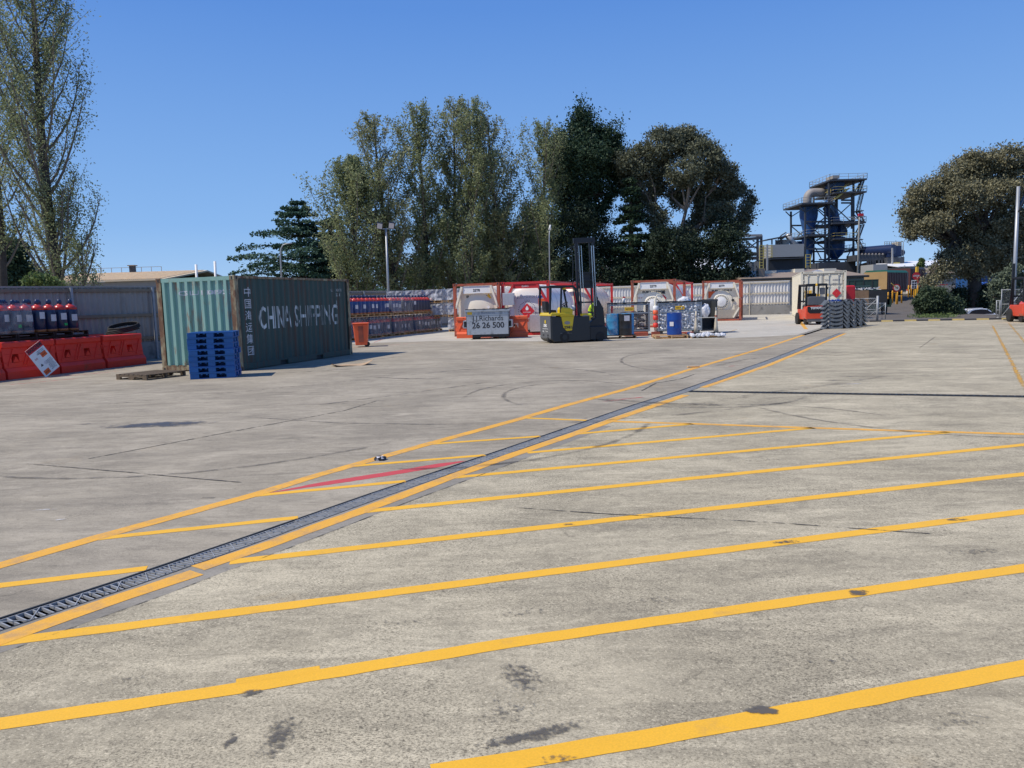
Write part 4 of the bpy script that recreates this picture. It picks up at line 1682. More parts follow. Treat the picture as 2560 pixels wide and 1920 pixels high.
# ------------------------------------------------------------------ cylinder stacks behind the teal container
# front face runs from pixel (885, ...) to (1120, 830); two tiers of pallets
f0 = Vector((-8.35, 35.2, 0))
f1 = Vector((-4.15, 47.5, 0))
fd = (f1 - f0).normalized()
fa = math.atan2(fd.y, fd.x)
fn = Vector((-fd.y, fd.x, 0))          # away from the camera, to the left
npal = 10
step_p = (f1 - f0).length / npal
side_names = ['nearest the teal container', 'second from the teal container', 'third from the teal container', 'fourth from the teal container', 'fifth along', 'in the middle of the row',
              'fifth from the far end', 'fourth from the far end', 'third from the far end', 'second from the far end', 'at the far end', 'past the far end']
me_p = None
sp0 = wood_pallet('new_wood', w=1.2, d=1.15, label='x', group='pallets of the stacked cylinders', nb=6)
first = True
for tier in range(2):
    z = 0.0 if tier == 0 else 1.115
    for k in range(npal):
        p = f0 + fd * (step_p * k + random.uniform(-.03, .03)) + fn * (random.uniform(-.05, .05) if tier == 0 else random.uniform(-.06, .06))
        lb = f"timber pallet under the {('lower', 'upper')[tier]} tier cylinders, {side_names[k]}"
        o = sp0 if first else dup(sp0, p, 0, lb)
        first = False
        o['label'] = lb
        o.location = p + Vector((0, 0, z))
        o.rotation_euler = (0, 0, fa)
        kind = 'blue' if tier == 1 and k < 6 else 'navy'
        for i in range(3):
            for j in range(3):
                if tier == 0 and j == 2:
                    continue
                q = o.location + fd * (.21 + i * .385) + fn * (.20 + j * .385) + Vector((0, 0, .142))
                if j == 0:
                    lb = f"{('navy', 'blue')[kind == 'blue']} gas cylinder with red shoulder, {('lower', 'upper')[tier]} tier, {('left', 'middle', 'right')[i]} of the front three on the pallet {side_names[k]}"
                    if len(lb.split()) > 16:
                        lb = f"{('left', 'middle', 'right')[i]} front cylinder on the {('lower', 'upper')[tier]} tier pallet {side_names[k]}"
                    cylinder(q, kind, lb, 'front cylinders of the two tier stack', rz=fa, lab=random.random() < .6)
                else:
                    cylinder(q, kind, f'{("left", "middle", "right")[i]} {("", "second", "back")[j]} row cylinder, {("lower", "upper")[tier]} pallet {side_names[k]}', f'rear cylinders of {("lower", "upper")[tier]} pallet {k}', lab=False)
        if tier == 0 and k > 0:
            wrap_box('stretch_film', f'clear stretch film wrapped round the lower tier cylinders {side_names[k]}', 'film', .02, 1.15, .0, .85, 0, .93, o.location + Vector((0, 0, .135)), fa, 10 + k)
        if tier == 1 and k in (5, 6):
            wrap_box('stretch_film', f'clear stretch film round the upper tier cylinders {side_names[k]}', 'film', .02, 1.15, .0, 1.13, 0, .85, o.location + Vector((0, 0, .135)), fa, 30 + k)
# film wrapped white and blue loads at the far end of the stack
wl = wood_pallet('new_wood', w=1.0, d=1.1, label='x', group='pallets of the film wrapped sacks', nb=6)
first = True
for tier in range(3):
    for k in range(4):
        pix = 1098 - k * 47 + (6 if tier == 0 else 0)
        p = at(1125, 830) + Vector((-.1, .4, 0)) + Vector((-1.6, 1.35, 0)) * k * .85
        if k and tier < 1:
            continue
        nm = ['right end of the row beside the first tank', 'second from the right', 'third from the right', 'leftmost and farthest'][k]
        o = wl if first else dup(wl, p, 0, 'x')
        first = False
        o.location = p + Vector((0, 0, tier * .86))
        o.rotation_euler = (0, 0, UA)
        o['label'] = f'timber pallet under tier {("one", "two", "three")[tier]} load, {nm}'
        t = thing('wrapped_load', f'film wrapped silvery load on tier {("one", "two", "three")[tier]}, {nm}', 'wrapped load', o.location + Vector((0, 0, .142)), UA, 'film wrapped loads')
        mb = MB()
        for i in range(4):
            for j in range(3):
                mb.lathe([(.11, 0), (.125, .05), (.125, .5), (.06, .60), (.05, .66)], 8, Matrix.Translation((.14 + i * .24, .16 + j * .26, 0)))
        mb.build('bottles', 'cyl_blue' if tier < 2 else 'navy', t, smooth=True)
        mb = MB()
        vs, fs = [], []
        rng = random.Random(k + tier * 7)
        m_ = 24
        for zi in range(6):
            for q in range(m_):
                a = q / m_ * 2 * PI
                rx, ry = .54 + rng.uniform(-.03, .03), .50 + rng.uniform(-.03, .03)
                c_, s_ = math.cos(a), math.sin(a)
                kx = 1 / max(abs(c_), abs(s_))
                vs.append((.5 + c_ * kx * rx * .95, .42 + s_ * kx * ry * .9, zi * .135 * (1 if zi < 5 else .97)))
        for zi in range(5):
            for q in range(m_):
                a, b = zi * m_ + q, zi * m_ + (q + 1) % m_
                fs.append((a, b, b + m_, a + m_))
        fs.append(tuple(5 * m_ + q for q in range(m_)))
        mb.add(vs, fs).build('film', 'white_film', t, smooth=False)

# orange wheelie bin
wb = thing('wheelie_bin', 'orange wheelie bin half hidden behind the teal container', 'bin', at(905, 867), R(8))
mb = MB()
mb.prism([(-.24, .08), (.24, .08), (.31, .93), (-.31, .93)], -.29, .29, 'y')
mb.build('body', 'barrier_orange', wb, bevel=.03)
mb = MB()
mb.box(-.33, .33, -.33, .33, .93, .985)
mb.build('lid', 'barrier_orange', wb, bevel=.02)
mb = MB()
mb.box(-.10, .10, -.31, -.285, .2, .85)
mb.build('front_rib', 'tank_rustred', wb)
for s in (-1, 1):
    mb = MB()
    mb.lathe([(.10, -.03), (.10, .03)], 14, Matrix.Translation((.22, s * .25, .10)) @ Matrix.Rotation(PI / 2, 4, 'X'))
    mb.build('wheel', 'rubber', wb)


# ------------------------------------------------------------------ tank containers
def tank(label, loc, frame='tank_red', body='tank_cream', style='hex', plate=('22T8', 'EURU 504670 3'), name_group='tank containers in the yard'):
    t = thing('tank_container', label, 'tank container', loc, UA, name_group)
    Wt, Lt, Ht = 2.44, 6.06, 2.62
    for x in (0, Wt):
        for y in (0, Lt):
            sx, sy = (1 if x == 0 else -1), (1 if y == 0 else -1)
            MB().box(*sorted((x, x + sx * .14)), *sorted((y, y + sy * .14)), .12, Ht - .12).build('corner_post', frame, t)
            for z in (0, Ht - .12):
                cs = MB().box(*sorted((x - sx * .004, x + sx * .165)), *sorted((y - sy * .005, y + sy * .175)), z, z + .12).build('corner_casting', frame, t)
                MB().cbox(x + sx * .08, y - sy * .007, z + .06, .06, .004, .08).build('slot', 'dark_shade', cs)
    for y in (.06, Lt - .06):
        for z, h in ((.06, .12), (Ht - .07, .11)):
            MB().cbox(Wt / 2, y, z, Wt - .34, .09, h).build('end_rail', frame, t)
    for x in (.05, Wt - .05):
        MB().cbox(x, Lt / 2, Ht - .055, .08, Lt - .36, .07).build('side_rail', frame, t)
        MB().cbox(x, Lt / 2, .08, .10, Lt - .36, .12).build('side_rail', frame, t)
    # vessel, axis along y
    Mx = Matrix.Translation((Wt / 2, 0, 1.36)) @ Matrix.Rotation(-PI / 2, 4, 'X')
    r = 1.13
    y0, y1 = (.62 if style != 'hex_hatch' else .95), Lt - .5
    prof = []
    dome = .46 if style != 'disc' else .30
    for k in range(8):
        a = k / 7 * PI / 2
        prof.append((max(.001, r * math.sin(a)), y0 - dome * math.cos(a)))
    for k in range(1, 9):
        prof.append((r, y0 + (y1 - y0) * k / 9))
    for k in range(8):
        a = PI / 2 - k / 7 * PI / 2
        prof.append((max(.001, r * math.sin(a)), y1 + .4 * math.cos(a)))
    v_ = MB().lathe(prof, 40, Mx).build('vessel', body, t, smooth=True)
    for k in range(5):
        y = 1.0 + k * 1.0
        MB().lathe([(r + .004, y - .025), (r + .012, y - .02), (r + .012, y + .02), (r + .004, y + .025)], 40, Mx, cap=False).build('band', 'alu', v_)
    if style == 'studs':
        mb = MB()
        for k in range(18):
            y = .8 + k * .27
            for a in (R(18),):
                mb.cbox(Wt / 2 + (r + .01) * math.cos(a), y, 1.36 + (r + .01) * math.sin(a), .03, .05, .05)
        mb.build('rivets', 'white_paint', v_)
    # end gusset structure
    e = .10
    if style in ('hex', 'hex_hatch'):
        col = 'tank_cream'
        oc = [(.42, Ht - .12), (Wt - .42, Ht - .12), (Wt - .14, 1.62), (Wt - .14, .95), (Wt - .5, .18), (.5, .18), (.14, .95), (.14, 1.62)]
        # plate with a round opening for the dome
        n = 48
        inner, outer = [], []
        cz = 1.22 if style == 'hex' else 1.3
        ri = .86 if style == 'hex' else .70
        for k in range(n):
            a = 2 * PI * k / n
            d = Vector((math.cos(a), math.sin(a)))
            inner.append((Wt / 2 + d.x * ri, cz + d.y * ri))
            best = 9
            for i in range(8):
                p, q = Vector(oc[i]) - Vector((Wt / 2, cz)), Vector(oc[(i + 1) % 8]) - Vector((Wt / 2, cz))
                den = d.x * (q.y - p.y) - d.y * (q.x - p.x)
                if abs(den) < 1e-9:
                    continue
                tt = (p.x * (q.y - p.y) - p.y * (q.x - p.x)) / den
                uu = (p.x * d.y - p.y * d.x) / den
                if tt > 0 and -1e-6 <= uu <= 1 + 1e-6:
                    best = min(best, tt)
            outer.append((Wt / 2 + d.x * best, cz + d.y * best))
        mb = MB()
        vs = [(p[0], .30, p[1]) for p in outer] + [(p[0], .30, p[1]) for p in inner] + [(p[0], .42, p[1]) for p in inner]
        fs = []
        for k in range(n):
            j = (k + 1) % n
            fs += [(k, j, n + j, n + k), (n + k, n + j, 2 * n + j, 2 * n + k)]
        mb.add(vs, fs)
        mb.build('end_plate', col, t)
        for a, b in (((.46, Ht - .16), (.10, 1.40)), ((Wt - .46, Ht - .16), (Wt - .10, 1.40)), ((.5, .2), (.12, .85)), ((Wt - .5, .2), (Wt - .12, .85))):
            mb = MB()
            mb.bar((a[0], .07, a[1]), (b[0], .07, b[1]), .14, .10)
            mb.build('gusset', col, t)
        MB().box(.50, Wt - .50, .060, .075, Ht - .50, Ht - .14).build('name_board', 'tank_white', t)
        text('lettering', plate[0], .17, 'text_black', t, T(Wt / 2, .054, Ht - .36), bold=.006)
        text('lettering', plate[1], .15, 'text_black', t, T(Wt / 2, .29, Ht - .66), bold=.006, width=1.25)
        if style == 'hex_hatch':
            hm = Matrix.Translation((Wt / 2 - .04, .28, 1.25)) @ Matrix.Rotation(PI / 2, 4, 'X')
            h_ = MB().lathe([(.72, -.1), (.72, .02), (.50, .05), (.46, .12)], 32, hm).build('hatch_flange', 'tank_cream', t, smooth=False)
            mb = MB()
            for k in range(22):
                a = 2 * PI * k / 22
                mb.cbox(Wt / 2 - .04 + .39 * math.cos(a), .15, 1.25 + .39 * math.sin(a), .045, .03, .045, None)
            mb.build('bolts', 'black_paint', h_)
            MB().lathe([(.32, 0), (.32, .06), (.08, .10)], 24, Matrix.Translation((Wt / 2 - .04, .17, 1.25)) @ Matrix.Rotation(PI / 2, 4, 'X')).build('hatch_lid', 'tank_white', h_)
            MB().lathe([(.09, 0), (.09, .06)], 16, Matrix.Translation((Wt - .52, .27, 1.32)) @ Matrix.Rotation(PI / 2, 4, 'X')).build('vent', 'black_paint', t)
            MB().box(.3, Wt - .35, .13, .28, .16, .72).build('valve_box', 'wall_tan', t, bevel=.01)
            MB().box(Wt - .42, Wt - .18, .10, .2, .25, 1.0).build('side_box', 'wall_tan', t, bevel=.01)
            mb = MB()
            for k in range(12):
                a = PI * .25 + PI * .6 * k / 12
                mb.cbox(Wt / 2 - .04 + .5 * math.cos(a), .24, 1.25 + .5 * math.sin(a), .08, .03, .05)
            mb.build('clamp', 'white_paint', h_)
    else:
        col = frame
        for s in (0, 1):
            a, b = (.62, Ht - .16), (.12, 1.55)
            if s:
                a, b = (Wt - a[0], a[1]), (Wt - b[0], b[1])
            mb = MB()
            mb.bar((a[0], .10, a[1]), (b[0], .10, b[1]), .20, .10)
            mb.build('gusset', col, t)
            c_, d_ = (.12, .75), (.50, .16)
            if s:
                c_, d_ = (Wt - c_[0], c_[1]), (Wt - d_[0], d_[1])
            mb = MB()
            mb.bar((c_[0], .10, c_[1]), (d_[0], .10, d_[1]), .16, .10)
            mb.build('gusset', col, t)
        MB().box(.62, Wt - .62, .055, .14, Ht - .34, Ht - .13).build('header_plate', frame, t)
        text('lettering', 'EURO', .13, 'tank_white', t, T(Wt / 2, .05, Ht - .24))
    return t


T1 = tank('leftmost tank container, rust streaked cream dome behind the grey bin', Vector((-2.80, 38.55, 0)), 'tank_rustred', 'tank_cream', 'hex', ('22T8', 'EURU 504670 3'))
mb = MB().prism([(1.62, 1.86), (1.92, 1.86), (1.77, 2.10)], .286, .298)
mb.build('warning_triangle', 'placard_yellow', T1)
MB().prism([(1.78, 1.32), (1.88, 1.42), (1.78, 1.52), (1.68, 1.42)], -.012 + .18, .19).build('placard', 'white_paint', T1)

T2 = tank('bright red framed tank container, white end with a flammable gas diamond', Vector((-.40, 37.95, 0)), 'tank_red_bright', 'tank_white', 'disc')
text('lettering', 'EURU 514929 7', .17, 'text_grey', T2, T(1.28, .12, 1.86), bold=.006, width=1.05)
text('lettering', '22K8', .13, 'text_grey', T2, T(1.28, .12, 1.68), bold=.004)
MB().box(.10, .68, -.12, .06, 1.48, 2.08).build('document_box', 'alu', T2, bevel=.01)
dz = MB().prism([(1.28, .80), (1.66, 1.18), (1.28, 1.56), (.90, 1.18)], .095, .11).build('flammable_diamond', 'placard_red', T2)
text('lettering', 'FLAMMABLE', .07, 'white_paint', dz, T(1.28, .09, 1.12))
text('lettering', '2', .10, 'white_paint', dz, T(1.28, .09, .96))
MB().prism([(1.28, 1.44), (1.36, 1.30), (1.33, 1.22), (1.23, 1.22), (1.20, 1.30)], .084, .093).build('flame', 'white_paint', dz)
mb = MB()
for k in range(32):
    a = 2 * PI * k / 32
    mb.cbox(1.28 + .44 * math.cos(a), .10, 1.18 + .44 * math.sin(a), .035, .015, .035)
mb.build('bolt_ring', 'black_paint', T2)
for z in (1.42, .62):
    q = MB().box(1.86, 2.28, .085, .10, z, z + .34).build('placard', 'placard_orange', T2)
    text('lettering', '1965' if z > 1 else '2NE', .12, 'text_black', q, T(2.07, .08, z + .17))
MB().lathe([(.14, 0), (.14, .04)], 20, Matrix.Translation((2.04, .12, 1.18)) @ Matrix.Rotation(PI / 2, 4, 'X')).build('gauge', 'duct_grey', T2)
MB().box(.34, .62, .10, .115, .95, 1.42).build('data_panel', 'paper', T2)
MB().prism([(1.45, .18), (1.98, .18), (1.98, 1.0), (1.45, 1.0)], -.06, .07).build('checker_plate_box', 'alu', T2, bevel=.01)
MB().cbox(1.98, .10, 1.86, .26, .01, .12).build('flag_decal', 'drum_blue', T2)

tank('red framed tank with a pinkish cream shell seen behind the forklift mast', Vector((2.50, 44.7, 0)), 'tank_red_bright', 'tank_cream', 'studs')
T5 = tank('rusty red framed tank with flammable triangle and red data panel behind the mesh cages', Vector((6.75, 42.9, 0)), 'tank_rustred', 'tank_cream', 'hex_hatch', ('22T9', 'EURU 134460 5'))
MB().prism([(1.72, 1.40), (1.92, 1.60), (1.72, 1.80), (1.52, 1.60)], .270, .285).build('placard', 'placard_red', T5)
MB().prism([(1.60, 1.84), (1.86, 1.84), (1.73, 2.04)], .270, .285).build('warning_triangle', 'text_black', T5)
q = MB().box(.34, .66, .270, .285, 1.42, 1.86).build('data_panel', 'white_paint', T5)
text('lettering', '22K 1873', .12, 'text_rust', q, T(.5, .265, 1.64), width=.28)
q = MB().box(.70, 1.42, .270, .285, 1.38, 1.86).build('data_panel', 'paper', T5)
for k in range(5):
    text('lettering', ('MAX GROSS 34000 KG', 'TARE 3800 KG', 'PAYLOAD 30200', 'CAPACITY 24000 L', 'MAWP 3.0 BAR')[k], .06, 'text_grey', q, T(1.06, .265, 1.80 - k * .085), width=.6)
tank('tank container behind the rusty red one, white shell showing between posts', Vector((8.75, 49.3, 0)), 'tank_red_bright', 'tank_white', 'studs')
T7 = tank('rightmost tank container, cream end with a big round bolted hatch', Vector((12.55, 50.3, 0)), 'tank_rustred', 'tank_cream', 'hex_hatch', ('22T9', 'EURU 134338 0'))
MB().box(.38, .80, .270, .285, 1.50, 1.92).build('data_panel', 'placard_orange', T7)
MB().box(.86, 1.30, .270, .285, 1.66, 1.92).build('data_panel', 'paper', T7)
MB().box(.95, 1.30, .262, .269, 1.78, 1.80).build('data_line', 'text_grey', T7)

# ------------------------------------------------------------------ waste bin and orange barriers in front of the first tank
bn = thing('waste_bin', 'grey steel front lift waste bin with stencilled phone number and dark lid', 'waste bin', at(1166, 849.5), R(-3))
w = 1.98
mb = MB()
mb.prism([(0.06, .22), (w - .06, .22), (w, 1.30), (0, 1.30)], 0, .03, 'y')
mb.prism([(0.10, .22), (w - .10, .22), (w, 1.18), (0, 1.18)], 1.15, 1.18, 'y')
mb.box(.05, w - .05, .03, 1.15, .21, .24)
mb.build('body', 'bin_grey', bn)
for x in (0.0, w - .03):
    mb = MB()
    mb.prism([(.0, .22), (1.18, .22), (1.18, 1.18), (0, 1.30)], x + (.03 if x == 0 else -.03), x + (.045 if x == 0 else 0), 'x')
    mb.build('side_wall', 'cage_dark', bn)
MB().box(-.03, w + .03, -.035, .05, 1.26, 1.34).build('rim', 'bin_grey', bn)
MB().box(-.01, w + .01, -.015, .0, 1.10, 1.115).build('crease', 'bin_grey', bn)
mb = MB()
mb.prism([(-.02, 1.34), (1.2, 1.22), (1.2, 1.25), (-.02, 1.375)], .0, w, 'x')
mb.build('lid', 'black_plastic', bn)
for x in (.35, .78, 1.2, 1.38, 1.75):
    MB().box(x, x + .12, -.045, .02, 1.345, 1.385).build('hinge', 'black_plastic', bn)
MB().box(.28, w - .06, .02, 1.1, .10, .215).build('skid', 'black_paint', bn)
for x, y in ((.34, .12), (.34, 1.0), (w - .45, .12), (w - .45, 1.0)):
    for dx in (0, .17):
        mb = MB()
        mb.lathe([(.075, -.025), (.075, .025)], 14, Matrix.Translation((x + dx, y, .076)) @ Matrix.Rotation(PI / 2, 4, 'X'))
        mb.build('castor', 'rubber', bn)
for s in (0, 1):
    x = -.12 if s == 0 else w - .03
    mb = MB()
    mb.box(x, x + .15, .02, 1.0, .52, .56).box(x, x + .15, .02, 1.0, .82, .86).box(x + (0.0 if s == 0 else .12), x + (.03 if s == 0 else .15), .02, 1.0, .56, .82)
    pk = mb.build('fork_pocket', 'bin_grey', bn)
    MB().box(x + .035, x + .115, .03, .9, .57, .81).build('pocket_hole', 'dark_shade', pk)
text('lettering', 'J.J.Richards', .33, 'stencil', bn, T(w / 2 + .02, -.002, .94), bold=.003, width=1.42)
text('lettering', '26 26 500', .36, 'stencil', bn, T(w / 2 + .02, -.002, .62), bold=.010, width=1.46)
MB().box(.08, .30, -.003, .0, 1.12, 1.24).build('sticker', 'placard_yellow', bn)
text('lettering', 'JJ Richards', .12, 'text_grey', bn, T(.95, -.003, 1.19), width=.8)

br1 = barrier('bright orange plastic barrier whose left end shows left of the grey waste bin', 'barrier_orange', 'orange barriers behind the waste bin', L=1.72)
br1.location = at(1141, 845.5)
br1.rotation_euler = (0, 0, R(-4))
dup(br1, at(1231, 844.5), R(-3), 'bright orange plastic barrier right of the grey waste bin')

# ------------------------------------------------------------------ articulated forklift, black and yellow
fk_p = at(1379, 859)
FA = R(17)
fk = thing('forklift', 'black and yellow articulated forklift with a tall black mast and open cab', 'forklift', fk_p, FA)
# local x forwards, y = 0 the side facing the camera, +y away
bw_ = 1.30
mb = MB()
mb.prism([(0.02, .14), (.14, .05), (1.62, .05), (1.62, 1.02), (.35, 1.02), (.02, 1.06)], 0.0, bw_, 'y')
mb.build('chassis', 'truck_grey', fk, bevel=.03)
MB().prism([(-.015, .2), (.02, .14), (.02, 1.06), (-.015, 1.04)], .05, bw_ - .05, 'y').build('rear_plate', 'lift_grey', fk, bevel=.01)
for y in (.28, .80):
    MB().box(-.022, .0, y, y + .14, .27, .34).build('rear_slot', 'black_paint', fk)
mb = MB()
mb.prism([(-.03, 1.06), (.75, 1.08), (.78, 1.17), (.0, 1.19)], -.03, bw_ + .02, 'y')
mb.build('hood', 'truck_yellow', fk, bevel=.03)
mb = MB()
mb.prism([(.42, 1.02), (.95, 1.02), (.86, .48), (.64, .46), (.50, .60)], -.025, .04, 'y')
sp_ = mb.build('side_panel', 'truck_yellow', fk, bevel=.02)
text('lettering', 'ZONE 2', .13, 'text_black', sp_, T(.70, -.029, .60), bold=.006, width=.34)
MB().lathe([(.12, 0), (.12, .006)], 20, Matrix.Translation((.66, -.026, .78)) @ Matrix.Rotation(PI / 2, 4, 'X') @ Matrix.Scale(.55, 4, (0, 1, 0))).build('badge', 'duct_grey', sp_)
mb = MB()
mb.prism([(.42, 1.06), (.92, 1.04), (.93, 1.30), (.80, 1.36), (.45, 1.40), (.40, 1.30)], .0, .42, 'y')
mb.build('console', 'truck_yellow', fk, bevel=.05)
MB().prism([(.38, 1.02), (.98, 1.02), (.95, 1.09), (.40, 1.09)], -.02, .5, 'y').build('console_base', 'truck_yellow', fk, bevel=.02)
# seat and steering
mb = MB()
mb.prism([(.02, 1.18), (.42, 1.18), (.40, 1.28), (.17, 1.30), (.08, 1.62), (-.06, 1.64), (-.04, 1.3)], .45, .9, 'y')
mb.build('seat', 'black_plastic', fk, bevel=.03)
mb = MB()
Mx = Matrix.Translation((.78, .62, 1.48)) @ Matrix.Rotation(R(-35), 4, 'Y')
mb.tube([Mx @ Vector((.17 * math.cos(a), .17 * math.sin(a), 0)) for a in np.linspace(0, 2 * PI, 21)], .018, 6, cap=False)
mb.tube([(.95, .62, 1.15), Mx @ Vector((0, 0, 0))], .03, 8)
mb.build('steering_wheel', 'black_plastic', fk)
# overhead guard
mb = MB()
for y in (.05, bw_ - .05):
    mb.bar((.0 - .02, y, 1.15), (.02, y, 2.20), .07)
    mb.bar((.42, y, 1.15), (.48, y, 2.20), .06)
    mb.bar((1.22, y, 1.0), (1.02, y, 2.12), .06)
    mb.bar((-.02, y, 2.20), (.95, y, 2.18), .08)
    mb.bar((.95, y, 2.18), (1.12, y, 2.02), .08)
for x in (0.0, .18, .36, .54, .72, .9):
    mb.bar((x, .05, 2.2), (x, bw_ - .05, 2.2), .05)
mb.build('overhead_guard', 'mast_black', fk)
MB().lathe([(.07, 0), (.08, .06), (.02, .10)], 12, Matrix.Translation((.60, .10, 2.07))).build('lamp', 'placard_yellow', fk)
MB().cbox(.0, .02, 2.06, .07, .08, .12).build('tail_lamp', 'black_plastic', fk)
for x, z, s in ((-.024, .88, 0.0),):
    MB().lathe([(.075, 0), (.075, .004)], 20, Matrix.Translation((-.019, .62, .83)) @ Matrix.Rotation(-PI / 2, 4, 'Y')).build('badge', 'truck_yellow', fk)
rear_T = Matrix(((0, -1, 0, -.024), (-1, 0, 0, 0), (0, 0, 1, 0), (0, 0, 0, 1)))


def rear_text(s, size, z, w_, m='white_paint', y=.62, bold=.0):
    Mx = Matrix.Translation((-.022, y, z)) @ Matrix.Rotation(-PI / 2, 4, 'Z')
    text('lettering', s, size, m, fk, Mx, bold=bold, width=w_)


rear_text('ZONE 2', .14, .68, .38, bold=.008)
rear_text('www.powerlift.com', .06, .56, .62)
rear_text('dbg', .09, .46, .18, y=.86)
rear_text('C max', .08, .46, .26, y=.48)
text('lettering', 'www.powerlift.com', .045, 'duct_grey', fk, T(.62, -.004, .38), width=.48)
for x, r_ in ((.55, .22), (.10, .15)):
    for y in ((-.012, bw_ - .19) if x > .2 else (.25,)):
        o = MB().lathe([(r_ - .05, -.0), (r_, .02), (r_, .18), (r_ - .05, .20)], 24, Matrix.Translation((x + (.0), y, r_)) @ Matrix.Rotation(-PI / 2, 4, 'X')).build('wheel', 'rubber', fk, bevel=.0)
        MB().lathe([(.10, -.004), (.10, .0)], 16, Matrix.Translation((x, y, r_)) @ Matrix.Rotation(-PI / 2, 4, 'X')).build('rim', 'truck_grey', o)
# front articulated unit: axle housing, mast
mb = MB()
mb.prism([(1.66, .06), (2.42, .06), (2.42, .50), (2.30, .60), (1.66, .60)], .12, bw_ - .12, 'y')
mb.build('front_axle_box', 'mast_black', fk, bevel=.03)
mb = MB()
mb.prism([(1.30, .62), (1.50, .62), (1.50, .84), (1.66, .84), (1.66, .94), (1.78, .97), (1.72, 1.02), (1.52, 1.12), (1.28, 1.13)], .02, .16, 'y')
q = mb.build('front_cover', 'truck_yellow', fk, bevel=.015)
MB().lathe([(.12, 0), (.12, .006)], 20, Matrix.Translation((1.44, .014, 1.0)) @ Matrix.Rotation(PI / 2, 4, 'X') @ Matrix.Scale(.5, 4, (0, 1, 0))).build('badge', 'duct_grey', q)
for y in (.12, bw_ - .30):
    o = MB().lathe([(.14, 0), (.19, .02), (.19, .16), (.14, .18)], 20, Matrix.Translation((2.1, y - .03, .19)) @ Matrix.Rotation(-PI / 2, 4, 'X')).build('wheel', 'rubber', fk)
mh = 3.95
for xx, nm in ((1.28, 'near'), (2.02, 'far')):
    mb = MB()
    mb.bar((xx, .25, .12), (xx - .10, .25, mh), .075, .09)
    mb.bar((xx + (.13 if xx < 1.5 else -.13), .32, .2), (xx + (.03 if xx < 1.5 else -.23), .32, mh - .1), .04, .07)
    mb.build('mast_channel', 'mast_black', fk)
for xx in (1.37, 1.47, 1.99, 1.90):
    MB().tube([(xx, .20, 1.4), (xx - .08, .20, mh - .2)], .014, 8).build('hydraulic_ram', 'chrome', fk)
MB().bar((1.10, .28, mh), (2.0, .28, mh + .03), .09, .20).build('top_crosshead', 'mast_black', fk)
for z in (1.55, 2.15, 2.42, 2.70, .9):
    MB().bar((1.30 - z * .025, .26, z), (2.02 - z * .025, .26, z), .07, .06).build('mast_crossbar', 'mast_black', fk)
MB().prism([(1.40, 2.1), (1.93, 2.1), (1.91, 2.66), (1.40, 2.66)], .30, .34, 'y').build('mast_screen', 'mast_black', fk)
mb = MB()
mb.prism([(1.20, .10), (2.30, .10), (2.36, .7), (2.30, 1.30), (2.12, 1.62), (1.98, 1.62), (1.98, .95), (1.60, .66), (1.20, .62)], .20, .50, 'y')
mb.build('carriage', 'mast_black', fk, bevel=.02)
mb = MB()
mb.bar((1.22, .18, .05), (1.30, .18, 1.60), .10, .12)
mb.build('mast_pivot', 'mast_black', fk)
for y in (.35, .85):
    mb = MB()
    mb.bar((2.36, y, .62), (2.36, y, .09), .10, .045)
    mb.bar((2.35, y, .09), (2.55, y, .06), .12, .04)
    mb.build('fork', 'mast_black', fk)
pts = [Vector((1.08 - .01 * i + .03 * math.sin(i), .18, .9 + i * .28)) for i in range(11)] + [Vector((1.12, .2, 3.75)), Vector((1.28, .2, 3.6))]
MB().tube(pts, .016, 6).build('hose', 'mast_black', fk)
MB().lathe([(.0, 0), (.10, .03), (.12, .12), (.08, .2), (0, .24)], 10, Matrix.Translation((1.05, .3, 1.22)), cap=False).build('rag', 'sack_white', fk, smooth=True)
# antenna-like chain hanging from the guard base
MB().bar((.12, .02, .06), (.10, .02, .0), .012).build('earth_strap', 'black_paint', fk)


# ------------------------------------------------------------------ person half hidden behind the mast
def skin_chain(verts, edges, radii, name, root=0, sub=1):
    me = bpy.data.meshes.new(name)
    me.from_pydata([tuple(v) for v in verts], edges, [])
    o = bpy.data.objects.new(name, me)
    C.objects.link(o)
    md = o.modifiers.new('s', 'SKIN')
    md.use_smooth_shade = True
    for i, r_ in enumerate(radii):
        me.skin_vertices[0].data[i].radius = (r_, r_) if not isinstance(r_, tuple) else r_
        me.skin_vertices[0].data[i].use_root = (i == root)
    if sub:
        sb = o.modifiers.new('u', 'SUBSURF')
        sb.levels = sb.render_levels = sub
    dg = bpy.context.evaluated_depsgraph_get()
    m2 = bpy.data.meshes.new_from_object(o.evaluated_get(dg))
    bpy.data.objects.remove(o)
    m2.name = name
    return m2


pp = at(1476, 852) + Vector((.15, 1.15, 0))
pr = thing('person', 'person in yellow hi-vis shirt bending behind the black forklift mast', 'person', pp, R(-25))
V_ = [(0, 0, .92), (0, 0, 1.08), (.03, 0, 1.24), (.10, 0, 1.40), (.17, 0, 1.50), (.22, 0, 1.60), (.24, 0, 1.70),
      (.0, -.10, .88), (.02, -.11, .48), (-.02, -.11, .09), (.12, -.12, .04),
      (.0, .10, .88), (.06, .12, .48), (.02, .12, .09), (.16, .13, .04),
      (.11, -.19, 1.38), (.22, -.25, 1.14), (.42, -.20, 1.08), (.50, -.18, 1.07),
      (.11, .19, 1.38), (.20, .26, 1.14), (.40, .22, 1.05), (.48, .20, 1.04)]
E_ = [(0, 1), (1, 2), (2, 3), (3, 4), (4, 5), (5, 6), (0, 7), (7, 8), (8, 9), (9, 10), (0, 11), (11, 12), (12, 13), (13, 14), (3, 15), (15, 16), (16, 17), (17, 18), (3, 19), (19, 20),
      (20, 21), (21, 22)]
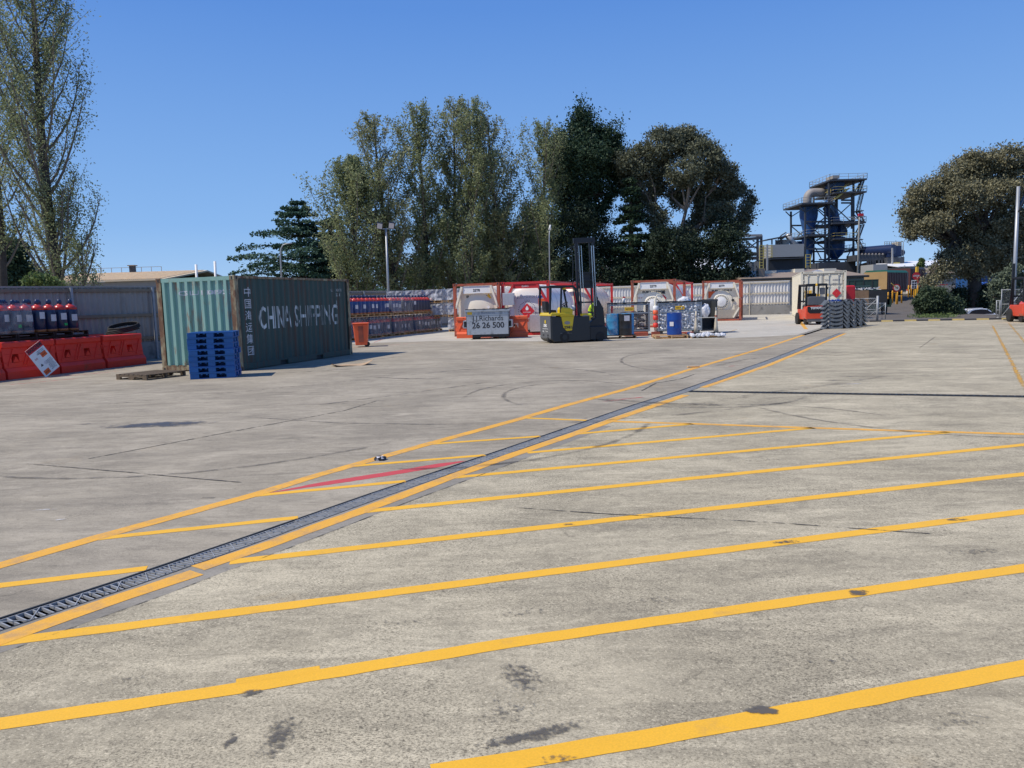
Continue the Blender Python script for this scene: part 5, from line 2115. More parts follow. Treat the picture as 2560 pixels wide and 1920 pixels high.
R_ = [.135, .13, .145, .14, .06, .085, .075, .095, .065, .045, .04, .095, .065, .045, .04, .065, .048, .036, .03, .065, .048, .036, .03]
bm_ = skin_chain(V_, E_, R_, 'body', 0, 2)
for nm in ('hivis', 'hivis_navy', 'skin'):
    bm_.materials.append(MATS[nm])
while len(bm_.materials) > 3:
    bm_.materials.pop(index=0)
for p in bm_.polygons:
    c = p.center
    if c.z > 1.50 or c.x > .36:
        p.material_index = 2
    elif c.z < .96 or (1.08 < c.z < 1.16 and c.x < .2):
        p.material_index = 1
    else:
        p.material_index = 0
bo = bpy.data.objects.new('body', bm_)
C.objects.link(bo)
bo.parent = pr
MB().lathe([(.001, .115), (.06, .10), (.10, .05), (.108, -.02), (.095, -.06)], 14, Matrix.Translation((.225, 0, 1.68))).build('hair', 'hair_dark', pr, smooth=True)
for s in (-1, 1):
    for k in range(4):
        a = .50
        MB().tube([(a, s * .19 + (k - 1.5) * .018, 1.06), (a + .04, s * .19 + (k - 1.5) * .02, 1.05), (a + .065, s * .19 + (k - 1.5) * .02, 1.02)], [.0095, .009, .007], 6).build('finger', 'skin', pr, smooth=True)
    MB().tube([(.47, s * .16, 1.06), (.50, s * .14, 1.04), (.52, s * .14, 1.02)], [.012, .011, .009], 6).build('thumb', 'skin', pr, smooth=True)
    MB().prism([(-.06, 0), (.20, 0), (.20, .05), (.04, .10), (-.06, .10)], s * .115 - .045, s * .115 + .045, 'y').build('boot', 'black_plastic', pr, bevel=.015)

# ------------------------------------------------------------------ mesh cages, drums and bits in the middle
def drum(label, loc, m, group='steel drums', rz=0.0, rim='drum_rim'):
    t = thing('steel_drum', label, 'drum', loc, rz, group)
    r, h = .292, .88
    prof = [(r - .01, .0), (r, .012), (r, .25), (r + .007, .275), (r, .30), (r, .57), (r + .007, .595), (r, .62), (r, h - .012), (r - .01, h), (r - .02, h - .012)]
    MB().lathe(prof, 28).build('body', m, t, smooth=True, auto=35)
    MB().lathe([(r - .012, h), (r + .004, h - .003), (r + .004, h - .02), (r - .006, h - .024)], 28, cap=False).build('rim', m, t, smooth=True)
    MB().lathe([(.03, h - .012), (.03, h + .006)], 10, Matrix.Translation((.17, 0, 0))).build('bung', rim, t)
    return t


PZ = .142
# light blue pair and black drum on a pallet
pa = at(1515, 848)
w1 = wood_pallet('old_wood', w=1.25, d=1.15, nb=7, label='timber pallet under the light blue and black drums')
w1.location = pa
w1.rotation_euler = (0, 0, R(-4))
drum('light blue steel drum left of the black drum, draped in clear film', pa + Vector((.34, .36, PZ)), 'drum_sky', 'drums on the left pallet')
drum('black steel drum with a white label in front of the blue drums', pa + Vector((.82, .25, PZ)), 'drum_black', 'drums on the left pallet')
drum('light blue steel drum behind the black drum, at the right of the pallet', pa + Vector((.98, .66, PZ)), 'drum_sky', 'drums on the left pallet')
o = MB().box(-.11, .11, -.004, .004, -.11, .11).build('paper_label', 'paper')
o.location = pa + Vector((.87, .25 - .300, PZ + .70))
tag(o, 'white square label stuck on the black drum', 'label')
f_ = wrap_box('stretch_film', 'torn clear film hanging round the light blue drums', 'film', .03, .49, .08, .62, .02, .90, pa + Vector((.0, 0, PZ + .0)), R(-4), 50)
f_.data.materials[0] = MATS['clear_wrap']
# dark blue drum on its pale pallet
pb = at(1638, 848)
w2 = wood_pallet('new_wood', w=1.3, d=1.2, nb=7, label='pale new timber pallet under the dark blue drum')
w2.location = pb
w2.rotation_euler = (0, 0, R(-5))
drum('dark blue steel drum with a white square label, alone on a pale pallet', pb + Vector((.84, .35, PZ)), 'drum_blue', None)
o = MB().box(-.08, .08, -.004, .004, -.085, .085).build('paper_label', 'paper')
o.location = pb + Vector((.68, .35 - .262, PZ + .44))
o.rotation_euler = (0, 0, R(-33))
tag(o, 'white square label stuck on the dark blue drum', 'label')


def cage(label, loc, rz, w=1.75, d=1.15, h=1.28, load='paper'):
    t = thing('mesh_cage', label, 'cage', loc, rz, 'mesh cages behind the drums')
    z0 = .18
    for x in (0, w):
        for y in (0, d):
            MB().cbox(x, y, (h + z0) / 2, .07, .06, h - z0).build('post', 'cage_grey', t)
    mb = MB()
    for z in (z0 + .04, h - .42, h - .05):
        mb.cbox(w / 2, 0, z, w - .07, .055, .06)
    mb.build('front_rail', 'cage_grey', t)
    for z in (z0 + .04, h - .05):
        MB().cbox(w / 2, d, z, w - .07, .055, .06).build('back_rail', 'cage_grey', t)
    for x in (0, w):
        MB().box(x - .02, x + .02, .03, d - .03, z0, h - .02).build('side_panel', 'cage_dark', t)
    mb = MB()
    n = 24
    for k in range(1, n):
        mb.cbox(w * k / n, -.005, (z0 + h) / 2, .006, .006, h - z0 - .05)
    for k in range(1, 15):
        mb.cbox(w / 2, -.008, z0 + (h - z0) * k / 15, w - .07, .006, .006)
    q = mb.build('wire_mesh', 'cage_grey', t)
    MB().box(.02, w - .02, .02, d - .02, z0 - .02, z0 + .02).build('floor', 'cage_dark', t)
    for x in (.05, w - .2):
        MB().box(x, x + .15, .05, d - .05, .05, z0 - .02).build('runner', 'cage_dark', t)
    MB().prism([(-.05, h), (d + .05, h + .02), (d + .05, h + .05), (-.05, h + .04)], -.05, w + .05, 'x').build('lid', 'black_plastic', t)
    for x in (.2, .6, 1.1, 1.5):
        MB().box(x, x + .14, -.07, -.0, h - .01, h + .05).build('hinge', 'black_plastic', t)
    pl_ = MB().box(w / 2 - .20, w / 2 + .20, -.04, -.03, h - .32, h - .16).build('name_plate', 'placard_yellow', t)
    text('lettering', 'RECYCLE', .07, 'text_black', pl_, T(w / 2, -.043, h - .24), width=.3)
    return t


ca1 = cage('grey mesh cage of waste paper and cartons behind the light blue drums', at(1525, 843) + Vector((.1, .9, 0)), R(-4), w=1.75, h=1.42)
rng = random.Random(4)
mb = MB()
for k in range(80):
    Mx = Matrix.Translation((rng.uniform(.15, 1.6), rng.uniform(.1, 1.0), rng.uniform(.28, .98))) @ Matrix.Rotation(rng.uniform(0, 6), 4, 'Z') @ Matrix.Rotation(rng.uniform(-.6, .6), 4, 'X')
    mb.cbox(0, 0, 0, rng.uniform(.1, .4), rng.uniform(.1, .3), rng.uniform(.01, .12), Mx)
o = mb.build('waste_paper', 'paper_scrap')
o.location = ca1.location
o.rotation_euler = ca1.rotation_euler
tag(o, 'heap of crumpled paper and cartons inside the left mesh cage', 'waste paper', kind='stuff')

cpt = at(1652, 840) + Vector((.05, .75, 0))
ca2 = cage('grey mesh cage crammed with clear plastic bottles behind the dark blue drum', cpt, R(-3), w=1.85, h=1.42)
bot = MB()
for k in range(1100):
    x, y, z = rng.uniform(.06, 1.80), rng.uniform(.03, 1.05), rng.uniform(.24, 1.36)
    if rng.random() < .75:
        y = rng.uniform(.03, .22)
    Mx = Matrix.Translation((x, y, z)) @ Matrix.Rotation(rng.uniform(0, 6), 4, 'Z') @ Matrix.Rotation(rng.uniform(0, 3), 4, 'X')
    s = rng.uniform(.8, 1.3)
    bot.lathe([(.035 * s, -.10 * s), (.045 * s, -.05 * s), (.035 * s, .0), (.045 * s, .05 * s), (.018 * s, .11 * s)], 6, Mx)
o = bot.build('plastic_bottles', 'bottle_plastic')
o.location = cpt
o.rotation_euler = ca2.rotation_euler
tag(o, 'mass of clear plastic bottles and bags filling the right mesh cage', 'plastic bottles', kind='stuff')
# white bag hanging over the side
bm = bmesh.new()
bmesh.ops.create_icosphere(bm, subdivisions=3, radius=.22)
for v in bm.verts:
    v.co *= 1 + .25 * noise.noise(v.co * 9)
    v.co.z *= 1.35
me = bpy.data.meshes.new('plastic_bag')
bm.to_mesh(me)
bm.free()
me.materials.append(MATS['sack_white'])
o = bpy.data.objects.new('plastic_bag', me)
C.objects.link(o)
o.location = cpt + Vector((2.05, .0, 1.02))
tag(o, 'white plastic bag hanging on the right side of the bottle cage', 'bag')
o2 = o.copy()
C.objects.link(o2)
o2.location = cpt + Vector((1.2, .3, 1.45))
o2.scale = (1.3, 1, .7)
tag(o2, 'white plastic bag on top of the bottle cage', 'bag')
# dark open sided locker right of the bottle cage
lk = thing('steel_locker', 'dark steel panel cage standing open at the right of the bottle cage', 'cage', cpt + Vector((1.95, .25, 0)), R(-3))
mb = MB()
mb.box(0, .04, 0, 1.1, .15, 1.5).box(.66, .70, 0, 1.1, .15, 1.5).box(0, .70, 1.06, 1.1, .15, 1.5)
mb.build('panels', 'cage_dark', lk)
MB().box(-.02, .72, -.02, .02, 1.42, 1.5).build('top_rail', 'cage_dark', lk)
MB().box(-.02, .72, -.02, .02, .12, .2).build('bottom_rail', 'cage_dark', lk)
# valve stand between the cages: white post with orange and red cans
vs_ = thing('hose_stand', 'white post with orange and red containers between the two mesh cages', 'stand', at(1643, 843) + Vector((-.02, .25, 0)))
MB().lathe([(.05, 0), (.05, 1.6), (.03, 1.64)], 12).build('post', 'cream_box', vs_, smooth=True)
MB().tube([(0, 0, 1.6), (.08, 0, 1.75), (.2, 0, 1.75), (.28, 0, 1.62)], .025, 8).build('hook', 'cream_box', vs_, smooth=True)
for z, m in ((.95, 'barrier_orange'), (.72, 'barrier_red'), (.40, 'barrier_red'), (1.12, 'white_paint')):
    MB().lathe([(.10, 0), (.11, .02), (.11, .17), (.06, .19)], 12, Matrix.Translation((0, -.05, z))).build('can', m, vs_, smooth=True)
MB().box(-.16, .16, -.12, .12, 0, .22).build('base', 'tank_rustred', vs_)
# low red containers under the cages
for i, (x, y, lb) in enumerate([(1597, 842, 'red plastic tray standing under the paper cage'), (1712, 842, 'dark red tray standing under the bottle cage')]):
    o = MB().box(-.5, .5, 0, .5, 0, .17).build('spill_tray', 'tank_rustred', bevel=.02)
    o.location = at(x, y) + Vector((0, .5, 0))
    tag(o, lb, 'tray')
# fire extinguisher-like sprayer on top of the paper cage
sp = thing('spray_bottle', 'small white bottle with a red trigger standing on the paper cage', 'bottle', ca1.location + Vector((.72, .5, 1.46)))
MB().lathe([(.06, 0), (.06, .16), (.03, .2)], 12).build('bottle', 'white_paint', sp, smooth=True)
MB().cbox(.02, 0, .24, .11, .04, .06).build('trigger', 'red_plastic', sp)
# rope posts standing on a film wrapped pallet
ps = at(1728, 846)
w3 = wood_pallet('new_wood', w=1.3, d=1.1, nb=7, h=.08, label='low pallet wrapped in crumpled white plastic under the cone posts')
w3.location = ps
w3.rotation_euler = (0, 0, R(-5))
rng = random.Random(9)
mb = MB()
for k in range(90):
    x = rng.uniform(0, 1.3)
    y = rng.choice((rng.uniform(-.05, .02), rng.uniform(0, 1.1)))
    s = rng.uniform(.04, .09)
    Mx = Matrix.Translation((x, y, .10 + rng.uniform(-.02, .03))) @ Matrix.Rotation(rng.uniform(0, 6), 4, 'Z') @ Matrix.Rotation(rng.uniform(-1, 1), 4, 'X')
    mb.lathe([(.2 * s, -s * .7), (s, -s * .3), (s * .9, s * .4), (.2 * s, s * .8)], 6, Mx)
o = mb.build('crumpled_sheeting', 'sack_white')
o.location = ps + Vector((0, 0, .02))
o.rotation_euler = (0, 0, R(-5))
tag(o, 'crumpled white sheeting on the low pallet under the cone posts', 'sheeting', kind='stuff')
for i, (dx, lb) in enumerate([(.18, 'left pale tapered post on a black base, on the low wrapped pallet'), (.98, 'right pale tapered post on a black base, on the low wrapped pallet')]):
    t = thing('cone_post', lb, 'post', ps + Vector((dx + .1, .35, .14)), 0, 'pale posts on the low pallet')
    MB().box(-.17, .17, -.17, .17, 0, .07).build('base', 'black_plastic', t, bevel=.01)
    MB().lathe([(.10, .07), (.07, .3), (.045, .75), (.03, .92)], 14).build('cone', 'rail_cream', t, smooth=True)
    MB().lathe([(.05, .62), (.05, .74)], 12).build('band', 'tank_rustred' if i else 'duct_grey', t)
    MB().lathe([(.022, .90), (.03, .97), (.022, 1.06)], 10).build('tip', 'galv', t)
o = MB().bar((0, 0, 0), (.80, 0, .0), .03).build('link_bar', 'cream_box')
o.location = ps + Vector((.3, .33, .80))
tag(o, 'pale bar joining the two tapered posts', 'bar')

# ------------------------------------------------------------------ white high cube container
wc = at(2001, 800.5)
wl_ = thing('shipping_container', 'cream white shipping container with red diamond behind the small orange forklift', 'container', wc, UA)
w, L, h = 2.55, 12.3, 2.92
for x in (0, w):
    for y in (0, L):
        sx, sy = (1 if x == 0 else -1), (1 if y == 0 else -1)
        MB().box(*sorted((x, x + sx * .13)), *sorted((y, y + sy * .12)), .12, h - .12).build('corner_post', 'cream_box', wl_)
        for z in (0, h - .12):
            q = MB().box(*sorted((x - sx * .006, x + sx * .16)), *sorted((y - sy * .006, y + sy * .17)), z, z + .12).build('corner_casting', 'cream_box', wl_)
            MB().cbox(x + sx * .08, y - sy * .008, z + .06, .07, .004, .06).build('slot', 'dark_shade', q)
for x in (0, w):
    sx = 1 if x == 0 else -1
    for z in (.03, h - .09):
        MB().box(*sorted((x + sx * .005, x + sx * .06)), .18, L - .18, z, z + (.13 if z < 1 else .07)).build('side_rail', 'cream_box', wl_)
wmL = Matrix(((0, -1, 0, .05), (1, 0, 0, .12), (0, 0, 1, 0), (0, 0, 0, 1)))
MB().corr(L - .24, h - .26, .275, .036, wmL, .165, a=.26, b=.24).build('side_panel', 'cream_box', wl_, fix=False)
wmR = Matrix(((0, 1, 0, w - .05), (1, 0, 0, .12), (0, 0, 1, 0), (0, 0, 0, 1)))
MB().corr(L - .24, h - .26, .275, .036, wmR, .165, a=.26, b=.24).build('side_panel', 'cream_box', wl_, fix=False)
MB().box(.06, w - .06, .03, L - .03, h - .04, h - .015).build('roof', 'cream_box', wl_)
MB().box(.06, w - .06, L - .08, L - .04, .1, h - .1).build('end_panel', 'cream_box', wl_)
MB().box(.165, w - .165, .0, .09, h - .135, h - .01).build('header', 'cream_box', wl_)
mb = MB()
for k in range(7):
    for s in (0, 1):
        x = .20 + k * .07 + s * 1.7
        mb.prism([(x, h - .10), (x + .03, h - .10), (x + .055, h - .04), (x + .025, h - .04)], -.004, -.001, 'y')
mb.build('hazard_marks', 'black_paint', wl_)
MB().box(.165, w - .165, .0, .09, .02, .14).build('sill', 'cage_dark', wl_)
for s in (0, 1):
    x0, x1 = (.15, w / 2 - .012) if s == 0 else (w / 2 + .012, w - .15)
    dr_ = MB().box(x0, x1, .07, .10, .15, h - .15).build('door', 'cream_door', wl_)
    for k in range(4):
        z0 = .22 + k * .64
        MB().box(x0 + .07, x1 - .07, .035, .07, z0, z0 + .50).build('door_panel', 'cream_box', dr_, bevel=.02)
    for fx_ in (.26, .74):
        x = x0 + (x1 - x0) * fx_ + (.02 if s else -.02)
        MB().tube([(x, .015, .12), (x, .015, h - .14)], .022, 8).build('lock_rod', 'cage_grey', dr_)
        for z in (.15, .9, 2.0, h - .24):
            MB().cbox(x, .02, z, .10, .05, .09).build('rod_keeper', 'cream_door', dr_)
    for z in (.35, 1.0, 1.75, 2.4):
        xx = x0 if s == 0 else x1
        MB().cbox(xx, .03, z, .09, .06, .07).build('hinge', 'cream_box', dr_)
    MB().bar((x0 + .35, -.01, 1.05), (x0 + .75, -.01, 1.02), .03).build('handle', 'galv', dr_)
MB().box(w / 2 - .012, w / 2 + .012, .08, .10, .15, h - .15).build('door_gap', 'dark_shade', wl_)
text('lettering', 'CTXU', .16, 'text_grey', wl_, T(1.42, .03, 2.36), width=.30)
text('lettering', '438878', .16, 'text_grey', wl_, T(2.0, .03, 2.36), width=.42)
text('lettering', '45G1', .13, 'text_grey', wl_, T(1.92, .03, 2.14), width=.26)
q = MB().box(.24, .62, .018, .033, 1.30, 1.78).build('warning_label', 'placard_yellow', wl_)
for k in range(3):
    text('lettering', ('CAUTION', '2.9 m', 'HIGH'), .08, 'text_rust', q, T(.43, .014, 1.7 - k * .13)) if False else text('lettering', ('CAUTION', '2.9 m', 'HIGH')[k], .09, 'text_rust', q, T(.43, .014, 1.69 - k * .14), width=.28)
MB().box(.86, 1.08, .018, .033, 1.40, 1.56).build('warning_label', 'placard_yellow', wl_)
MB().box(1.52, 1.62, .018, .033, 1.40, 1.56).build('warning_label', 'placard_yellow', wl_)
q = MB().prism([(2.02, 1.30), (2.28, 1.58), (2.02, 1.86), (1.76, 1.58)], -.014, .0).build('flammable_diamond', 'placard_red', wl_)
text('lettering', '3', .16, 'placard_orange', q, T(2.02, -.017, 1.55))
# turbine vent behind sits on the brown roof


# ------------------------------------------------------------------ small orange counterbalance forklift (rear view)
def small_lift(label, loc, rz, mast_back=False, group=None):
    t = thing('forklift', label, 'forklift', loc, rz, group)
    # rear faces -y, width along x (0..1.12)
    w = 1.12
    mb = MB()
    mb.prism([(.0, .42), (.05, .30), (w - .05, .30), (w, .42), (w - .02, .86), (w - .10, .98), (.10, .98), (.02, .86)], 0, .55, 'y')
    mb.build('counterweight', 'lift_orange', t, bevel=.05)
    MB().prism([(.22, .60), (w - .22, .60), (w - .12, .68), (w - .10, .95), (.10, .95), (.12, .68)], -.012, .02, 'y').build('rear_panel', 'black_plastic', t, bevel=.01)
    text('lettering', 'TOYOTA', .145, 'white_paint', t, T(w / 2 + .02, -.018, .86), bold=.008, width=.66)
    MB().prism([(.14, .16), (w - .14, .16), (w - .1, .44), (.1, .44)], .02, .5, 'y').build('tow_block', 'lift_grey', t, bevel=.02)
    MB().box(.04, w - .04, .50, 1.7, .28, .80).build('chassis', 'lift_orange', t, bevel=.03)
    MB().box(.16, w - .16, .45, 1.2, .80, 1.0).build('hood', 'black_plastic', t, bevel=.03)
    mb = MB()
    mb.prism([(.12, 1.02), (w - .12, 1.02), (w - .12, 1.42), (w - .3, 1.46), (.3, 1.46), (.12, 1.42)], .02, .40, 'y')
    mb.build('battery_cover', 'lift_grey', t, bevel=.03)
    mb = MB()
    mb.prism([(1.0, 1.0), (1.35, 1.0), (1.35, 1.10), (1.08, 1.12), (.98, 1.62), (.88, 1.62)], .32, .80, 'x')
    mb.build('seat', 'black_plastic', t, bevel=.03)
    mb = MB()
    for x in (.06, w - .06):
        mb.bar((x, .12, .95), (x, .10, 2.06), .08, .07)
        mb.bar((x, 1.70, .80), (x, 1.45, 2.06), .06, .06)
        mb.bar((x, .10, 2.06), (x, 1.45, 2.06), .07)
    for k in range(7):
        y = .10 + k * 1.35 / 6
        mb.bar((.06, y, 2.07), (w - .06, y, 2.07), .045)
    mb.bar((.06, .08, 2.05), (w - .06, .08, 2.05), .07, .12)
    mb.build('overhead_guard', 'mast_black', t)
    MB().lathe([(.055, 0), (.06, .07), (.03, .12)], 12, Matrix.Translation((.56, .06, 2.0))).build('beacon', 'placard_yellow', t)
    MB().cbox(.86, .10, 1.72, .26, .03, .34).build('mirror_panel', 'lift_grey', t)
    for x in (.10, w - .26):
        MB().lathe([(.19, 0), (.25, .02), (.25, .16), (.19, .18)], 24, Matrix.Translation((x - .01, .52, .25)) @ Matrix.Rotation(PI / 2, 4, 'Y')).build('wheel', 'rubber', t)
    for x in (-.06, w - .14):
        MB().lathe([(.22, 0), (.31, .02), (.31, .18), (.22, .20)], 24, Matrix.Translation((x, 1.55, .31)) @ Matrix.Rotation(PI / 2, 4, 'Y')).build('wheel', 'rubber', t)
    mb = MB()
    for x in (.20, w - .20):
        mb.bar((x, 1.86, .12), (x, 1.84, 2.10), .10, .14)
    for z in (.4, 1.2, 2.02):
        mb.bar((.2, 1.86, z), (w - .2, 1.86, z), .08)
    mb.build('mast', 'mast_black', t)
    MB().box(.05, w - .05, 1.96, 2.02, .10, .55).build('carriage', 'mast_black', t)
    for x in (.3, w - .3):
        mb = MB()
        mb.bar((x, 2.04, .6), (x, 2.04, .08), .10, .04).bar((x, 2.04, .06), (x, 3.05, .05), .10, .035)
        mb.build('fork', 'mast_black', t)
    for s, x in ((0, .02), (1, w - .02)):
        MB().cbox(x, .06, 1.86, .06, .05, .12).build('tail_lamp', 'black_plastic', t)
    MB().bar((-.06, .15, 1.15), (-.05, .12, 1.80), .035).build('exhaust', 'mast_black', t)
    return t


lf = small_lift('small orange forklift seen from behind before the cream container', at(2013, 813), R(-6))
l2 = small_lift('orange forklift half out of the picture at the right edge', at(2540, 807.5) + Vector((.28, 0, 0)), R(-14))
# its mast rises tall at the picture edge
MB().bar((.20, 1.84, 2.0), (.20, 1.84, 2.75), .10, .14).build('mast_extension', 'mast_black', l2)
MB().bar((.92, 1.84, 2.0), (.92, 1.84, 2.75), .10, .14).build('mast_extension', 'mast_black', l2)

# ------------------------------------------------------------------ stacked grey steel saddles
def saddle():
    t = thing('steel_saddle', '', 'steel bracket', (0, 0, 0), 0, 'grey steel saddles stacked beside the forklift')
    w = .62
    n = 12
    up, lo = [], []
    for k in range(n + 1):
        x = -w / 2 + w * k / n
        up.append((x, .17 - .10 * (1 - (2 * x / w) ** 2)))
        lo.append((x, -.02 + .05 * (1 - (2 * x / w) ** 2) * 0 - .05 * (1 - (2 * x / w) ** 2) + .05))
    MB().prism(lo + up[::-1], -.02, .02, 'y').build('web_plate', 'bracket_grey', t)
    MB().prism(lo + up[::-1], .40, .44, 'y').build('web_plate', 'bracket_grey', t)
    for s in (-1, 1):
        mb = MB()
        mb.add([(s * .30, -.05, .235), (s * .36, -.05, .235), (s * .56, -.05, .0), (s * .47, -.05, .0), (s * .30, .47, .235), (s * .36, .47, .235), (s * .56, .47, .0), (s * .47, .47, .0)],
               [(0, 1, 2, 3), (4, 7, 6, 5), (0, 4, 5, 1), (1, 5, 6, 2), (2, 6, 7, 3), (3, 7, 4, 0)])
        mb.build('leg', 'bracket_grey', t)
    return t


s0 = saddle()
sb = at(2092, 822) + Vector((-.03, .05, 0))
lv = ['bottom', 'second', 'third', 'fourth', 'fifth', 'sixth', 'top']
cl = ['front left stack', 'stack just behind the front left one', 'third stack back', 'rear right stack']
first = True
for c_i in range(4):
    for k in range(7):
        lb = f'{lv[k]} grey steel saddle' + (' from the ground' if 0 < k < 6 else '') + f' in the {cl[c_i]}'
        o = s0 if first else dup(s0, (0, 0, 0), 0, lb)
        first = False
        o['label'] = lb
        o.location = sb + V * (c_i * .12 + random.uniform(-.015, .015)) + Vector((c_i * .52, c_i * .78, 0)) + Vector((random.uniform(-.02, .02), 0, k * .178))
        o.rotation_euler = (0, 0, R(-5 + random.uniform(-1.5, 1.5)))
mb = MB()
rng = random.Random(3)
for k in range(7):
    mb.tube([(-.25 + .08 * k, .1, .02), (-.2 + .08 * k + rng.uniform(-.1, .1), .2, .07), (-.1 + .07 * k, .3, .02)], .018, 5)
mb.box(-.3, .28, .05, .35, -.01, .015)
o = mb.build('blue_strap', 'drum_blue')
o.location = sb + Vector((0, 0, 7 * .178 + .0))
tag(o, 'blue lifting strap lying on the front left stack of saddles', 'strap')

# ------------------------------------------------------------------ things behind and right of the cream container
o = MB().prism([(-.33, .0), (.33, .0), (.38, .4), (.36, 1.1), (.28, 1.2), (-.28, 1.2), (-.36, 1.1), (-.38, .4)], 0, .6, 'y').build('red_cover', 'red_plastic', bevel=.08)
o.location = atd(2126, 752, 53) - Vector((0, 0, .15))
tag(o, 'bright red plastic housing beside the cream container, on the flatbed truck', 'housing')
tr = thing('flatbed_truck', 'dark green flatbed truck carrying a brown crate, seen from behind past the cream container', 'truck', atd(2140, 772, 54) , R(-10))
tr.location.z = -.05
MB().box(0, 2.3, 0, 4.4, .55, .70).build('tray', 'dark_green', tr)
MB().box(2.28, 2.34, 0, 4.4, .70, 1.10).build('side_board', 'dark_green', tr)
MB().box(.05, .9, .3, 1.4, .70, 1.75).build('crate', 'brown_box', tr)
MB().box(.9, 2.1, .2, 3.6, .70, 1.72).build('crate', 'dark_shade', tr)
MB().box(.1, 2.2, 4.5, 6.0, .45, 2.1).build('cab', 'dark_green', tr, bevel=.1)
for x in (.1, 1.95):
    for y in (.9, 4.9):
        MB().lathe([(.3, 0), (.42, .03), (.42, .25), (.3, .28)], 20, Matrix.Translation((x, y, .42)) @ Matrix.Rotation(PI / 2, 4, 'Y')).build('wheel', 'rubber', tr)
mb = MB()
for k in range(26):
    a = rng.uniform(0, 3)
    p = Vector((rng.uniform(.1, 2.0), rng.uniform(.3, 2.5), 1.75 + rng.uniform(0, .12)))
    mb.bar(p, p + Vector((rng.uniform(-.4, .4), rng.uniform(-.3, .3), rng.uniform(0, .12))), .03)
mb.build('scrap', 'sack_white', tr)
mb = MB()
mb.box(.95, 1.55, -.05, 0, .2, .62)
mb.build('tail_board', 'leaf_green' if False else 'dark_green', tr)
dgc = thing('shipping_container', 'dark green shipping container standing behind the cream one', 'container', atd(2120, 745, 68), UA)
dgc.location.z = -.05
MB().box(0, 2.4, 0, 6, .1, 2.6).build('walls', 'dark_green', dgc)
mb = MB()
for x in (0, .5, 1.2, 1.9, 2.36):
    mb.box(x, x + .06, -.05, 0, .1, 2.6)
mb.build('ribs', 'dark_shade', dgc)
MB().box(-.03, 2.43, -.03, 6.03, 2.6, 2.68).build('roof', 'dark_green', dgc)

# mesh gates and posts
def gate(name, label, p0, p1, h, posts, z=0.0, brace=True, m='galv_dull'):
    t = thing(name, label, 'gate', (0, 0, 0))
    p0, p1 = Vector(p0), Vector(p1)
    a, b = Vector((0, 0, .12)), Vector((0, 0, h))
    mb = MB()
    mb.tube([p0 + a, p0 + b], .022, 6).tube([p1 + a, p1 + b], .022, 6)
    mb.tube([p0 + b * .97, p1 + b * .97], .02, 6).tube([p0 + a, p1 + a], .02, 6)
    mb.tube([p0 + b * .5, p1 + b * .5], .018, 6)
    mb.build('frame', m, t, smooth=True)
    if brace:
        MB().tube([p0 + a, p1 + b * .95], .02, 6).build('brace', m, t, smooth=True)
    mb = MB()
    n = int((p1 - p0).length / .10)
    H_ = h - .12
    for k in range(-int(H_ / .10), n):
        for s in (1, -1):
            x0, x1 = k * .10, k * .10 + H_
            z0, z1 = 0.0, H_
            if x0 < 0:
                z0 = -x0
                x0 = 0
            Lg = (p1 - p0).length
            if x1 > Lg:
                z1 -= x1 - Lg
                x1 = Lg
            if x1 <= x0:
                continue
            d = (p1 - p0).normalized()
            if s == 1:
                q0, q1 = p0 + d * x0 + Vector((0, 0, .12 + z0)), p0 + d * x1 + Vector((0, 0, .12 + z1))
            else:
                q0, q1 = p0 + d * x0 + Vector((0, 0, .12 + H_ - z0)), p0 + d * x1 + Vector((0, 0, .12 + H_ - z1))
            mb.bar(q0, q1, .004)
    q = mb.build('wire_mesh', m, t)
    for i, (p, r_, hh) in enumerate(posts):
        MB().tube([Vector(p), Vector(p) + Vector((0, 0, hh))], r_, 10).build('post', m, t, smooth=True)
    return t


g0, g1 = at(2164, 803), at(2213, 803)
gate('mesh_gate', 'wire mesh gate leaf beside a thick grey post, right of the stacked saddles', g0, g1, 1.0, [(at(2193, 803.5), .06, 1.38)])
gate('mesh_gate', 'low wire mesh panel left of the thick grey post, behind the saddles', at(2160, 803) + Vector((-.3, .4, 0)), at(2192, 803), 1.28, [], brace=True)
g2, g3 = at(2502, 798.5), at(2527, 798)
gate('mesh_gate', 'tall wire mesh gate with a diagonal brace near the right edge forklift', g2, g2 + V * .95, 1.55, [(g2 + V * 1.0, .075, 1.75)])
gate('mesh_gate', 'narrow wire mesh gate standing in front of the white car', at(2490, 800), at(2498.5, 800), 1.0, [], brace=False)

